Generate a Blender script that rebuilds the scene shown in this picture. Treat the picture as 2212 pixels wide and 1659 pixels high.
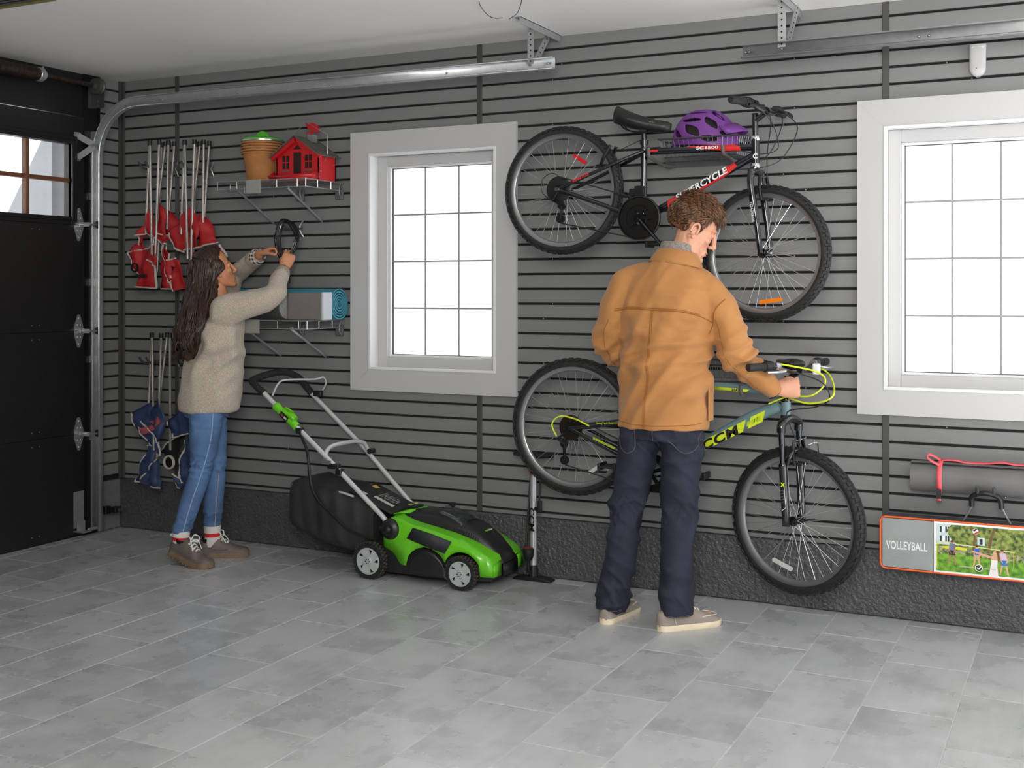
import bpy, bmesh, math, random
import numpy as np
from mathutils import Vector, Matrix, Euler, Quaternion

for o in list(bpy.data.objects):
    bpy.data.objects.remove(o)
S = bpy.context.scene
COL = S.collection
R = math.radians
PI = math.pi

# ------------------------------------------------------------------ camera
FPX, YAW, CYPX, CXPX = 2545.0, R(26.35), 628.0, 1106.0
CAM = Vector((5.27, -5.33, 1.42))
cam = bpy.data.cameras.new('camera')
camo = bpy.data.objects.new('camera', cam)
COL.objects.link(camo)
camo.location = CAM
camo.rotation_euler = (R(90), 0, YAW)
cam.sensor_fit = 'HORIZONTAL'
cam.sensor_width = 36.0
cam.lens = 36.0 * FPX / 2212.0
cam.shift_y = -(829.5 - CYPX) / 2212.0
cam.clip_start = 0.05
cam.clip_end = 200
S.camera = camo

# ------------------------------------------------------------------ light
world = bpy.data.worlds.new('world')
S.world = world
world.use_nodes = True
_bg = world.node_tree.nodes['Background']
_bg.inputs[0].default_value = (0.95, 0.98, 1.0, 1)
_bg.inputs[1].default_value = 1.25


def area_light(name, loc, target, sx, sy, power, col=(1, 1, 1)):
    l = bpy.data.lights.new(name, 'AREA')
    l.shape = 'RECTANGLE'
    l.size, l.size_y = sx, sy
    l.energy = power
    l.color = col
    o = bpy.data.objects.new(name, l)
    COL.objects.link(o)
    o.location = loc
    d = Vector(target) - Vector(loc)
    o.rotation_euler = d.to_track_quat('-Z', 'Y').to_euler()
    return o


# the room is open to daylight behind the photographer: sun on the floor there, plus an unseen area lamp added as soft key
sun = bpy.data.lights.new('sun', 'SUN')
sun.energy = 30.0
sun.angle = R(0.6)
sun.color = (1.0, 0.965, 0.92)
suno = bpy.data.objects.new('sun', sun)
COL.objects.link(suno)
suno.rotation_euler = Vector((-0.50, 0.46, -0.73)).to_track_quat('-Z', 'Y').to_euler()
area_light('added_soft_key', (5.35, -5.9, 2.2), (3.7, -0.3, 1.0), 1.2, 1.0, 80, (1.0, 0.95, 0.88))
S.view_settings.view_transform = 'Standard'
S.view_settings.look = 'None'
S.view_settings.gamma = 1.0
S.view_settings.exposure = 0.66
S.view_settings.use_curve_mapping = False

# ------------------------------------------------------------------ helpers


def W(px, py, Y=0.0):
    """point on the plane Y = const (parallel to the back wall) seen at a pixel of the photograph"""
    r = Vector((-math.sin(YAW), math.cos(YAW), 0)) + Vector((math.cos(YAW), math.sin(YAW), 0)) * ((px - CXPX) / FPX)
    r.z = (CYPX - py) / FPX
    return CAM + r * ((Y - CAM.y) / r.y)


def lin(c):
    c = c / 255.0
    return c / 12.92 if c <= 0.04045 else ((c + 0.055) / 1.055) ** 2.4


def rgb(r, g, b):
    return (lin(r), lin(g), lin(b), 1.0)


MATS = {}


def mat(name, col, rough=0.5, metal=0.0, bump=0.0, bscale=60.0, var=0.0, vscale=6.0, spec=0.5, coat=0.0,
        stretch=(1, 1, 1), sheen=0.0, bdetail=4.0, rvar=0.0, bdist=0.01):
    """procedural material: base colour with soft cloudy variation, noise relief, Principled surface"""
    if name in MATS:
        return MATS[name]
    m = bpy.data.materials.new(name)
    m.use_nodes = True
    nt = m.node_tree
    b = nt.nodes['Principled BSDF']
    c = rgb(*col)
    b.inputs['Base Color'].default_value = c
    b.inputs['Roughness'].default_value = rough
    b.inputs['Metallic'].default_value = metal
    b.inputs['Specular IOR Level'].default_value = spec
    b.inputs['Coat Weight'].default_value = coat
    b.inputs['Coat Roughness'].default_value = 0.12
    b.inputs['Sheen Weight'].default_value = sheen
    tc = nt.nodes.new('ShaderNodeTexCoord')
    mp = nt.nodes.new('ShaderNodeMapping')
    mp.inputs['Scale'].default_value = stretch
    nt.links.new(tc.outputs['Object'], mp.inputs['Vector'])
    if var > 0 or rvar > 0:
        n = nt.nodes.new('ShaderNodeTexNoise')
        n.inputs['Scale'].default_value = vscale
        n.inputs['Detail'].default_value = 5
        nt.links.new(mp.outputs[0], n.inputs['Vector'])
        if var > 0:
            r = nt.nodes.new('ShaderNodeValToRGB')
            r.color_ramp.elements[0].position = 0.3
            r.color_ramp.elements[1].position = 0.7
            r.color_ramp.elements[0].color = [max(0, x * (1 - var)) for x in c[:3]] + [1]
            r.color_ramp.elements[1].color = [min(1, x * (1 + var)) for x in c[:3]] + [1]
            nt.links.new(n.outputs['Fac'], r.inputs[0])
            nt.links.new(r.outputs[0], b.inputs['Base Color'])
        if rvar > 0:
            mr = nt.nodes.new('ShaderNodeMapRange')
            mr.inputs[3].default_value = max(0.02, rough - rvar)
            mr.inputs[4].default_value = min(1, rough + rvar)
            nt.links.new(n.outputs['Fac'], mr.inputs[0])
            nt.links.new(mr.outputs[0], b.inputs['Roughness'])
    if bump > 0:
        n2 = nt.nodes.new('ShaderNodeTexNoise')
        n2.inputs['Scale'].default_value = bscale
        n2.inputs['Detail'].default_value = bdetail
        nt.links.new(mp.outputs[0], n2.inputs['Vector'])
        bp = nt.nodes.new('ShaderNodeBump')
        bp.inputs['Strength'].default_value = bump
        bp.inputs['Distance'].default_value = bdist
        nt.links.new(n2.outputs['Fac'], bp.inputs['Height'])
        nt.links.new(bp.outputs[0], b.inputs['Normal'])
    MATS[name] = m
    return m


def glass_mat(name, tint=(1, 1, 1), gloss=0.08, rough=0.03):
    if name in MATS:
        return MATS[name]
    m = bpy.data.materials.new(name)
    m.use_nodes = True
    nt = m.node_tree
    for n in list(nt.nodes):
        nt.nodes.remove(n)
    out = nt.nodes.new('ShaderNodeOutputMaterial')
    t = nt.nodes.new('ShaderNodeBsdfTransparent')
    t.inputs[0].default_value = (*tint, 1)
    g = nt.nodes.new('ShaderNodeBsdfGlossy')
    g.inputs['Roughness'].default_value = rough
    mx = nt.nodes.new('ShaderNodeMixShader')
    mx.inputs[0].default_value = gloss
    nt.links.new(t.outputs[0], mx.inputs[1])
    nt.links.new(g.outputs[0], mx.inputs[2])
    nt.links.new(mx.outputs[0], out.inputs[0])
    MATS[name] = m
    return m


def frame_of(d):
    d = Vector(d).normalized()
    a = Vector((0, 0, 1)) if abs(d.z) < 0.9 else Vector((1, 0, 0))
    u = d.cross(a).normalized()
    return u, u.cross(d).normalized()


def catmull(pts, n=6, closed=False):
    P = [Vector(p) for p in pts]
    out = []
    N = len(P)
    rng = range(N if closed else N - 1)
    for i in rng:
        p0 = P[(i - 1) % N] if (closed or i > 0) else P[0] * 2 - P[1]
        p1, p2 = P[i], P[(i + 1) % N]
        p3 = P[(i + 2) % N] if (closed or i + 2 < N) else P[-1] * 2 - P[-2]
        for k in range(n):
            t = k / n
            out.append(0.5 * ((2 * p1) + (p2 - p0) * t + (2 * p0 - 5 * p1 + 4 * p2 - p3) * t * t + (3 * p1 - p0 - 3 * p2 + p3) * t ** 3))
    if not closed:
        out.append(P[-1])
    return out


class MB:
    """mesh builder: collects shapes and links them as ONE mesh object"""

    def __init__(s):
        s.v, s.f = [], []

    def add(s, vs, fs):
        o = len(s.v)
        s.v += [tuple(x) for x in vs]
        s.f += [tuple(i + o for i in f) for f in fs]
        return s

    def box(s, a, b):
        x0, x1 = sorted((a[0], b[0])); y0, y1 = sorted((a[1], b[1])); z0, z1 = sorted((a[2], b[2]))
        return s.add([(x0, y0, z0), (x1, y0, z0), (x1, y1, z0), (x0, y1, z0), (x0, y0, z1), (x1, y0, z1), (x1, y1, z1), (x0, y1, z1)],
                     [(0, 3, 2, 1), (4, 5, 6, 7), (0, 1, 5, 4), (1, 2, 6, 5), (2, 3, 7, 6), (3, 0, 4, 7)])

    def cbox(s, c, sz):
        return s.box([c[i] - sz[i] / 2 for i in range(3)], [c[i] + sz[i] / 2 for i in range(3)])

    def beam(s, p0, p1, w, h, up=(0, 0, 1)):
        p0, p1 = Vector(p0), Vector(p1)
        d = (p1 - p0).normalized()
        u = d.cross(Vector(up)).normalized()
        v = u.cross(d)
        vs = []
        for p in (p0, p1):
            for a, b in ((-1, -1), (1, -1), (1, 1), (-1, 1)):
                vs.append(p + u * a * w / 2 + v * b * h / 2)
        return s.add(vs, [(0, 1, 2, 3), (7, 6, 5, 4), (0, 4, 5, 1), (1, 5, 6, 2), (2, 6, 7, 3), (3, 7, 4, 0)])

    def tube(s, pts, r, n=10, closed=False, cap=True, flat=None, up=None):
        """tube along points; r number or list; flat=(a,b) squashes the cross section"""
        P = [Vector(p) for p in pts]
        N = len(P)
        rr = r if isinstance(r, (list, tuple)) else [r] * N
        o = len(s.v)
        u = None
        for i, p in enumerate(P):
            if closed:
                d = P[(i + 1) % N] - P[i - 1]
            else:
                d = P[min(i + 1, N - 1)] - P[max(i - 1, 0)]
            if d.length < 1e-9:
                d = Vector((0, 0, 1))
            d.normalize()
            if up is not None:
                u = d.cross(Vector(up))
                if u.length < 1e-6:
                    u = frame_of(d)[0]
                u.normalize()
            elif u is None:
                u = frame_of(d)[0]
            else:
                u = u - d * u.dot(d)
                if u.length < 1e-6:
                    u = frame_of(d)[0]
                u.normalize()
            v = u.cross(d)
            fa, fb = flat if flat else (1, 1)
            for k in range(n):
                a = 2 * PI * k / n
                s.v.append(tuple(p + u * (math.cos(a) * rr[i] * fa) + v * (math.sin(a) * rr[i] * fb)))
        M = N if closed else N - 1
        for i in range(M):
            j = (i + 1) % N
            for k in range(n):
                k2 = (k + 1) % n
                s.f.append((o + i * n + k, o + j * n + k, o + j * n + k2, o + i * n + k2))
        if cap and not closed:
            s.f.append(tuple(o + k for k in range(n)))
            s.f.append(tuple(o + (N - 1) * n + k for k in reversed(range(n))))
        return s

    def cyl(s, p0, p1, r, r1=None, n=16):
        return s.tube([p0, p1], [r, r if r1 is None else r1], n)

    def lathe(s, prof, c=(0, 0, 0), axis='Z', n=24, a0=0, a1=2 * PI):
        """revolve profile [(r, h)] about an axis through c"""
        o = len(s.v)
        full = abs(a1 - a0 - 2 * PI) < 1e-6
        cols = n if full else n + 1
        for r, h in prof:
            for k in range(cols):
                a = a0 + (a1 - a0) * k / n
                x, y = r * math.cos(a), r * math.sin(a)
                p = {'Z': (x, y, h), 'Y': (x, h, y), 'X': (h, x, y)}[axis]
                s.v.append((c[0] + p[0], c[1] + p[1], c[2] + p[2]))
        for i in range(len(prof) - 1):
            for k in range(n):
                k2 = (k + 1) % cols
                s.f.append((o + i * cols + k, o + i * cols + k2, o + (i + 1) * cols + k2, o + (i + 1) * cols + k))
        return s

    def prism(s, poly, thick, M=None):
        """extrude a polygon [(x, z)] from y = 0 to y = thick (M places it)"""
        n = len(poly)
        vs = [Vector((p[0], 0, p[1])) for p in poly] + [Vector((p[0], thick, p[1])) for p in poly]
        if M is not None:
            vs = [M @ v for v in vs]
        fs = [tuple(range(n)), tuple(reversed(range(n, 2 * n)))]
        for i in range(n):
            j = (i + 1) % n
            fs.append((i, i + n, j + n, j))
        return s.add(vs, fs)

    def ell(s, c, r, n=16, m=10, M=None):
        o = len(s.v)
        c = Vector(c)
        for i in range(m + 1):
            t = PI * i / m
            for k in range(n):
                a = 2 * PI * k / n
                p = Vector((r[0] * math.sin(t) * math.cos(a), r[1] * math.sin(t) * math.sin(a), r[2] * math.cos(t)))
                s.v.append(tuple((M @ p if M is not None else p) + c))
        for i in range(m):
            for k in range(n):
                k2 = (k + 1) % n
                s.f.append((o + i * n + k, o + (i + 1) * n + k, o + (i + 1) * n + k2, o + i * n + k2))
        return s

    def grid(s, fn, nu, nv, wrapu=False):
        o = len(s.v)
        for j in range(nv + 1):
            for i in range(nu if wrapu else nu + 1):
                s.v.append(tuple(fn(i / nu, j / nv)))
        c = nu if wrapu else nu + 1
        for j in range(nv):
            for i in range(nu):
                i2 = (i + 1) % c
                s.f.append((o + j * c + i, o + j * c + i2, o + (j + 1) * c + i2, o + (j + 1) * c + i))
        return s

    def sections(s, secs, n=20, cap=True):
        """loft through sections (centre, u, v) : ring = c + u cos + v sin"""
        o = len(s.v)
        for c, u, v in secs:
            c, u, v = Vector(c), Vector(u), Vector(v)
            for k in range(n):
                a = 2 * PI * k / n
                s.v.append(tuple(c + u * math.cos(a) + v * math.sin(a)))
        for i in range(len(secs) - 1):
            for k in range(n):
                k2 = (k + 1) % n
                s.f.append((o + i * n + k, o + (i + 1) * n + k, o + (i + 1) * n + k2, o + i * n + k2))
        if cap:
            s.f.append(tuple(o + k for k in range(n)))
            s.f.append(tuple(o + (len(secs) - 1) * n + k for k in reversed(range(n))))
        return s

    def xform(s, M):
        s.v = [tuple(M @ Vector(p)) for p in s.v]
        return s

    def mesh(s, name, m=None, smooth=None):
        me = bpy.data.meshes.new(name)
        me.from_pydata(s.v, [], s.f)
        me.update()
        bm = bmesh.new()
        bm.from_mesh(me)
        bmesh.ops.recalc_face_normals(bm, faces=bm.faces)
        bm.to_mesh(me)
        bm.free()
        if m:
            me.materials.append(m)
        if smooth is not None:
            me.polygons.foreach_set('use_smooth', [True] * len(me.polygons))
            if smooth < 179:
                me.set_sharp_from_angle(angle=R(smooth))
        return me

    def build(s, name, m=None, parent=None, smooth=38, bevel=0.0, solid=0.0, subsurf=0):
        return place(name, s.mesh(name, m, smooth), parent, bevel, solid, subsurf)


def place(name, me, parent=None, bevel=0.0, solid=0.0, subsurf=0):
    o = bpy.data.objects.new(name, me)
    COL.objects.link(o)
    if parent is not None:
        o.parent = parent
    if solid:
        md = o.modifiers.new('solidify', 'SOLIDIFY')
        md.thickness = solid
        md.offset = 0
    if bevel:
        md = o.modifiers.new('bevel', 'BEVEL')
        md.width = bevel
        md.segments = 2
        md.limit_method = 'ANGLE'
        md.angle_limit = R(40)
        md.harden_normals = False
    if subsurf:
        md = o.modifiers.new('subsurf', 'SUBSURF')
        md.levels = md.render_levels = subsurf
    return o


def tag(o, label=None, cat=None, group=None, kind=None):
    if label: o['label'] = label
    if cat: o['category'] = cat
    if group: o['group'] = group
    if kind: o['kind'] = kind
    return o


def thing(name, label=None, cat=None, loc=(0, 0, 0), rot=(0, 0, 0), group=None, kind=None, parent=None):
    o = bpy.data.objects.new(name, None)
    o.empty_display_size = 0.1
    COL.objects.link(o)
    o.location = loc
    o.rotation_euler = rot
    if parent: o.parent = parent
    return tag(o, label, cat, group, kind)


def copy_tree(o, parent=None):
    c = o.copy()
    COL.objects.link(c)
    c.parent = parent
    for ch in list(o.children):
        copy_tree(ch, c)
    return c


def text_mesh(body, size, m, name='lettering', shear=0.0, bold=0.0, depth=0.0005, align='LEFT', spacing=1.0):
    cu = bpy.data.curves.new('t', 'FONT')
    cu.body = body
    cu.size = size
    cu.shear = shear
    cu.offset = bold
    cu.extrude = depth
    cu.align_x = align
    cu.space_character = spacing
    cu.resolution_u = 3
    t = bpy.data.objects.new('t', cu)
    COL.objects.link(t)
    dg = bpy.context.evaluated_depsgraph_get()
    me = bpy.data.meshes.new_from_object(t.evaluated_get(dg))
    me.name = name
    me.materials.clear()
    me.materials.append(m)
    bpy.data.objects.remove(t)
    bpy.data.curves.remove(cu)
    return me


def text(body, size, m, parent, origin, xdir, ydir, name='lettering', width=None, **kw):
    """flat lettering with its baseline starting at origin, running along xdir, tops along ydir"""
    me = text_mesh(body, size, m, name, **kw)
    x = Vector(xdir).normalized()
    y = (Vector(ydir) - x * Vector(ydir).dot(x)).normalized()
    z = x.cross(y)
    sx = 1.0
    if width:
        xs = [v.co.x for v in me.vertices]
        sx = width / (max(xs) - min(xs))
    M = Matrix(((x.x * sx, y.x, z.x, origin[0]), (x.y * sx, y.y, z.y, origin[1]), (x.z * sx, y.z, z.z, origin[2]), (0, 0, 0, 1)))
    me.transform(M)
    o = bpy.data.objects.new(name, me)
    COL.objects.link(o)
    if parent is not None:
        o.parent = parent
    return o


def remesh(mb, voxel, smooth_it=4, fac=0.5):
    """fuse overlapping shapes into one continuous skin"""
    me = mb.mesh('tmp')
    o = bpy.data.objects.new('tmp', me)
    COL.objects.link(o)
    md = o.modifiers.new('r', 'REMESH')
    md.mode = 'VOXEL'
    md.voxel_size = voxel
    if smooth_it:
        sm = o.modifiers.new('s', 'SMOOTH')
        sm.iterations = smooth_it
        sm.factor = fac
    dg = bpy.context.evaluated_depsgraph_get()
    out = bpy.data.meshes.new_from_object(o.evaluated_get(dg))
    bpy.data.objects.remove(o)
    bpy.data.meshes.remove(me)
    out.polygons.foreach_set('use_smooth', [True] * len(out.polygons))
    return out


def mesh_np(me):
    a = np.empty(len(me.vertices) * 3, np.float32)
    me.vertices.foreach_get('co', a)
    n = np.empty(len(me.vertices) * 3, np.float32)
    me.vertices.foreach_get('normal', n)
    return a.reshape(-1, 3), n.reshape(-1, 3)


def mesh_set(me, a):
    me.vertices.foreach_set('co', a.astype(np.float32).ravel())
    me.update()


random.seed(7)
# ------------------------------------------------------------------ materials of the room
M_SLAT = mat('charcoal_slat_plastic', (126, 127, 128), 0.42, bump=0.05, bscale=900, var=0.05, vscale=9, stretch=(0.2, 1, 3))
M_STRIP = mat('charcoal_joint_strip', (72, 70, 70), 0.5)
M_BACK = mat('dark_wall_backing', (24, 24, 25), 0.8)
M_KERB = mat('charcoal_stucco', (80, 81, 84), 0.33, bump=0.9, bscale=70, var=0.12, vscale=30, bdetail=2.0, bdist=0.012)
M_WHITE = mat('painted_white_trim', (194, 194, 195), 0.4)
M_VINYL = mat('white_vinyl', (232, 233, 235), 0.3)
M_MUNTIN = mat('grey_glazing_bar', (150, 153, 152), 0.5)
M_CEIL = mat('ceiling_paint', (240, 238, 235), 0.85, bump=0.05, bscale=250, var=0.02, vscale=1.5)
M_DOOR = mat('black_door_steel', (30, 29, 29), 0.36, bump=0.05, bscale=300, var=0.2, vscale=40)
M_DOORFR = mat('black_window_frame', (26, 26, 27), 0.35)
M_BROWN = mat('brown_glazing_bar', (112, 72, 48), 0.5)
M_GALV = mat('galvanised_steel', (186, 189, 191), 0.36, 0.7, var=0.07, vscale=40, rvar=0.06)
M_RUST = mat('oily_dark_steel', (70, 58, 52), 0.45, 0.7, var=0.4, vscale=60, bump=0.2, bscale=150)
M_BLACKM = mat('black_metal', (22, 22, 23), 0.38, 0.2)
M_BLACKP = mat('black_plastic', (24, 24, 25), 0.42)
M_SCREW = mat('bright_screw', (190, 190, 188), 0.3, 0.9)
M_GROUT = mat('pale_grout', (206, 205, 202), 0.8)
M_GLASS = glass_mat('window_glass', (1, 1, 1), 0.05, 0.02)


def tile_material():
    m = bpy.data.materials.new('grey_floor_tile')
    m.use_nodes = True
    nt = m.node_tree
    L = nt.links.new
    b = nt.nodes['Principled BSDF']
    g = nt.nodes.new('ShaderNodeNewGeometry')
    oi = nt.nodes.new('ShaderNodeObjectInfo')
    ad = nt.nodes.new('ShaderNodeVectorMath'); ad.operation = 'MULTIPLY_ADD'
    comb = nt.nodes.new('ShaderNodeCombineXYZ')
    L(oi.outputs['Random'], comb.inputs[0]); L(oi.outputs['Random'], comb.inputs[1])
    L(comb.outputs[0], ad.inputs[0])
    ad.inputs[1].default_value = (37, 53, 0)
    L(g.outputs['Position'], ad.inputs[2])
    n = nt.nodes.new('ShaderNodeTexNoise'); n.inputs['Scale'].default_value = 3.6; n.inputs['Detail'].default_value = 5; n.inputs['Roughness'].default_value = 0.55
    L(ad.outputs[0], n.inputs['Vector'])
    mp = nt.nodes.new('ShaderNodeMapping'); mp.inputs['Scale'].default_value = (9, 2.2, 1)
    L(ad.outputs[0], mp.inputs[0])
    n2 = nt.nodes.new('ShaderNodeTexNoise'); n2.inputs['Scale'].default_value = 3; n2.inputs['Detail'].default_value = 6
    L(mp.outputs[0], n2.inputs['Vector'])
    mix = nt.nodes.new('ShaderNodeMath'); mix.operation = 'MULTIPLY_ADD'
    L(n2.outputs['Fac'], mix.inputs[0]); mix.inputs[1].default_value = 0.35; L(n.outputs['Fac'], mix.inputs[2])
    rnd = nt.nodes.new('ShaderNodeMath'); rnd.operation = 'MULTIPLY_ADD'
    L(oi.outputs['Random'], rnd.inputs[0]); rnd.inputs[1].default_value = 0.22; L(mix.outputs[0], rnd.inputs[2])
    r = nt.nodes.new('ShaderNodeValToRGB')
    r.color_ramp.interpolation = 'EASE'
    r.color_ramp.elements[0].position = 0.40; r.color_ramp.elements[0].color = rgb(156, 158, 161)
    r.color_ramp.elements[1].position = 1.12 if False else 1.0; r.color_ramp.elements[1].color = rgb(188, 191, 194)
    L(rnd.outputs[0], r.inputs[0])
    L(r.outputs[0], b.inputs['Base Color'])
    rr = nt.nodes.new('ShaderNodeMapRange'); rr.inputs[3].default_value = 0.2; rr.inputs[4].default_value = 0.36
    L(n.outputs['Fac'], rr.inputs[0]); L(rr.outputs[0], b.inputs['Roughness'])
    bp = nt.nodes.new('ShaderNodeBump'); bp.inputs['Strength'].default_value = 0.08; bp.inputs['Distance'].default_value = 0.004
    L(n2.outputs['Fac'], bp.inputs['Height']); L(bp.outputs[0], b.inputs['Normal'])
    return m


M_TILE = tile_material()

# ------------------------------------------------------------------ floor, tile by tile
ZC = 2.68          # ceiling
XR, YF = 7.6, -6.4  # how far the room reaches right and forward
floor = tag(MB().box((-0.3, YF, -0.12), (XR, 0.35, -0.0035)).build('floor', M_GROUT), kind='structure')
TW, TL, GAP = 0.2985, 0.538, 0.004
_tm = {}


def tile(x0, x1, y0, y1):
    key = (round(x1 - x0, 3), round(y1 - y0, 3))
    if key not in _tm:
        w, l = x1 - x0 - GAP, y1 - y0 - GAP
        mb = MB()
        e = 0.0012
        vs = [(-w / 2, -l / 2, -.0035), (w / 2, -l / 2, -.0035), (w / 2, l / 2, -.0035), (-w / 2, l / 2, -.0035),
              (-w / 2, -l / 2, -e), (w / 2, -l / 2, -e), (w / 2, l / 2, -e), (-w / 2, l / 2, -e),
              (-w / 2 + e, -l / 2 + e, 0), (w / 2 - e, -l / 2 + e, 0), (w / 2 - e, l / 2 - e, 0), (-w / 2 + e, l / 2 - e, 0)]
        fs = [(8, 9, 10, 11)] + [(i + a, (i + 1) % 4 + a, (i + 1) % 4 + a + 4, i + a + 4) for a in (0, 4) for i in range(4)]
        mb.add(vs, fs)
        _tm[key] = mb.mesh('tile', M_TILE)
    o = bpy.data.objects.new('tile', _tm[key])
    COL.objects.link(o)
    o.location = ((x0 + x1) / 2, (y0 + y1) / 2, 0)
    o.parent = floor


_far = []
for i in range(-1, 26):
    c = i - 15
    x0, x1 = 4.5505 + TW * c, 4.5505 + TW * (c + 1)
    x0, x1 = max(x0, 0.012), min(x1, XR)
    if x1 - x0 < 0.02:
        continue
    off = -0.645 if c % 2 == 0 else -0.380
    for k in range(-14, 3):
        y1 = off + TL * k + TL
        y0 = off + TL * k
        y1, y0 = min(y1, -0.022), max(y0, YF)
        if y1 - y0 < 0.03:
            continue
        # beyond the picture the tiling goes on as one joined piece
        if y1 < -4.2 or x0 > 5.6:
            _far.append((x0, x1, y0, y1))
            continue
        tile(x0, x1, y0, y1)
mb = MB()
for x0, x1, y0, y1 in _far:
    mb.box((x0 + GAP / 2, y0 + GAP / 2, -.0035), (x1 - GAP / 2, y1 - GAP / 2, 0))
tag(mb.build('tile_field', M_TILE, floor), kind='stuff')

# ------------------------------------------------------------------ ceiling
tag(MB().box((-0.3, YF, ZC), (XR, 0.35, ZC + 0.1)).build('ceiling', M_CEIL), kind='structure')

# ------------------------------------------------------------------ back wall: backing with window openings, slats, joint strips
WIN = [(1.786, 2.548, 1.001, 2.152), (4.444, 5.56, 0.990, 2.135)]        # openings x0,x1,z0,z1
CAS = [(1.667, 2.663, 0.886, 2.270), (4.331, 5.675, 0.879, 2.252)]       # outer edge of the casings
wall = thing('wall_back', kind='structure')


def cut_spans(x0, x1, z0, z1, holes):
    """split the strip x0..x1 by the holes its height overlaps"""
    sp = [(x0, x1)]
    for hx0, hx1, hz0, hz1 in holes:
        if z1 > hz0 and z0 < hz1:
            n = []
            for a, b in sp:
                if hx1 <= a or hx0 >= b:
                    n.append((a, b))
                else:
                    if hx0 - a > 0.005: n.append((a, hx0))
                    if b - hx1 > 0.005: n.append((hx1, b))
            sp = n
    return sp


mb = MB()
zs = sorted({0.0, ZC} | {w[2] for w in WIN} | {w[3] for w in WIN})
for a, b in zip(zs, zs[1:]):
    for x0, x1 in cut_spans(-0.3, XR, a + 1e-4, b - 1e-4, WIN):
        mb.box((x0, 0.012, a), (x1, 0.12, b))
mb.build('backing', M_BACK, wall)

PITCH, ZG0, GR = 0.0743, 0.389, 0.0115
STRIPS = [0.436, 2.446, 4.45, 6.455]
SLAT = {}


def slat_profile_mesh(w, h):
    """slat with rounded lips at top and bottom edge, running along x"""
    key = (round(w, 3), round(h, 4))
    if key not in SLAT:
        y0, y1, e = 0.0, 0.0118, 0.002
        prof = [(y1, -h / 2), (e, -h / 2), (y0, -h / 2 + e), (y0, h / 2 - e), (e, h / 2), (y1, h / 2)]
        n = len(prof)
        vs = [(-w / 2, y, z) for y, z in prof] + [(w / 2, y, z) for y, z in prof]
        fs = [(i, i + 1, i + 1 + n, i + n) for i in range(n - 1)] + [tuple(range(n)), tuple(range(2 * n - 1, n - 1, -1))]
        SLAT[key] = MB().add(vs, fs).mesh('slat', M_SLAT)
    return SLAT[key]


rows = [(0.292, 0.322 - GR)] + [(0.322, ZG0 - GR / 2)]
for k in range(31):
    z0 = ZG0 + PITCH * k + GR / 2
    z1 = min(ZG0 + PITCH * (k + 1) - GR / 2, ZC)
    if z1 - z0 > 0.01:
        rows.append((z0, z1))
edges = [0.0] + STRIPS + [XR]
for z0, z1 in rows:
    for a, b in zip(edges, edges[1:]):
        for x0, x1 in cut_spans(a, b, z0, z1, [(c[0] + .02, c[1] - .02, c[2] + .085, c[3] - .085) for c in CAS]):
            o = place('slat', slat_profile_mesh(x1 - x0, z1 - z0), wall)
            o.location = ((x0 + x1) / 2, 0, (z0 + z1) / 2)
# a dark screw in the groove here and there
mb = MB()
for k in range(1, 30):
    for x in (1.18, 2.85, 4.05, 4.75):
        if (k * 5 + int(x * 3)) % 4 > 1:
            continue
        zz = ZG0 + PITCH * k
        if any(c[0] < x < c[1] and c[2] < zz < c[3] for c in CAS):
            continue
        mb.lathe([(0.0, -0.002), (0.002, -0.0018), (0.0034, 0)], (x + 0.05 * ((k * 7) % 3 - 1), 0.011, zz), 'Y', 8)
tag(mb.build('screw_heads', M_GALV, wall), kind='stuff')
for x in STRIPS:
    for z0, z1 in ((0.292, ZC),):
        for a, b in ([(z0, z1)] if not any(c[0] < x < c[1] for c in CAS) else
                     [(z0, [c for c in CAS if c[0] < x < c[1]][0][2]), ([c for c in CAS if c[0] < x < c[1]][0][3], z1)]):
            MB().box((x - 0.0145, -0.005, a), (x + 0.0145, 0.002, b)).build('joint_strip', M_STRIP, wall, bevel=0.002)
MB().box((0.0, -0.012, 0.292), (0.03, 0.0, ZC)).build('joint_strip', M_STRIP, wall, bevel=0.003)
tag(MB().box((0, -0.022, 0), (XR, 0.012, 0.290)).build('baseboard_back', M_KERB, bevel=0.006), kind='structure')


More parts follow.
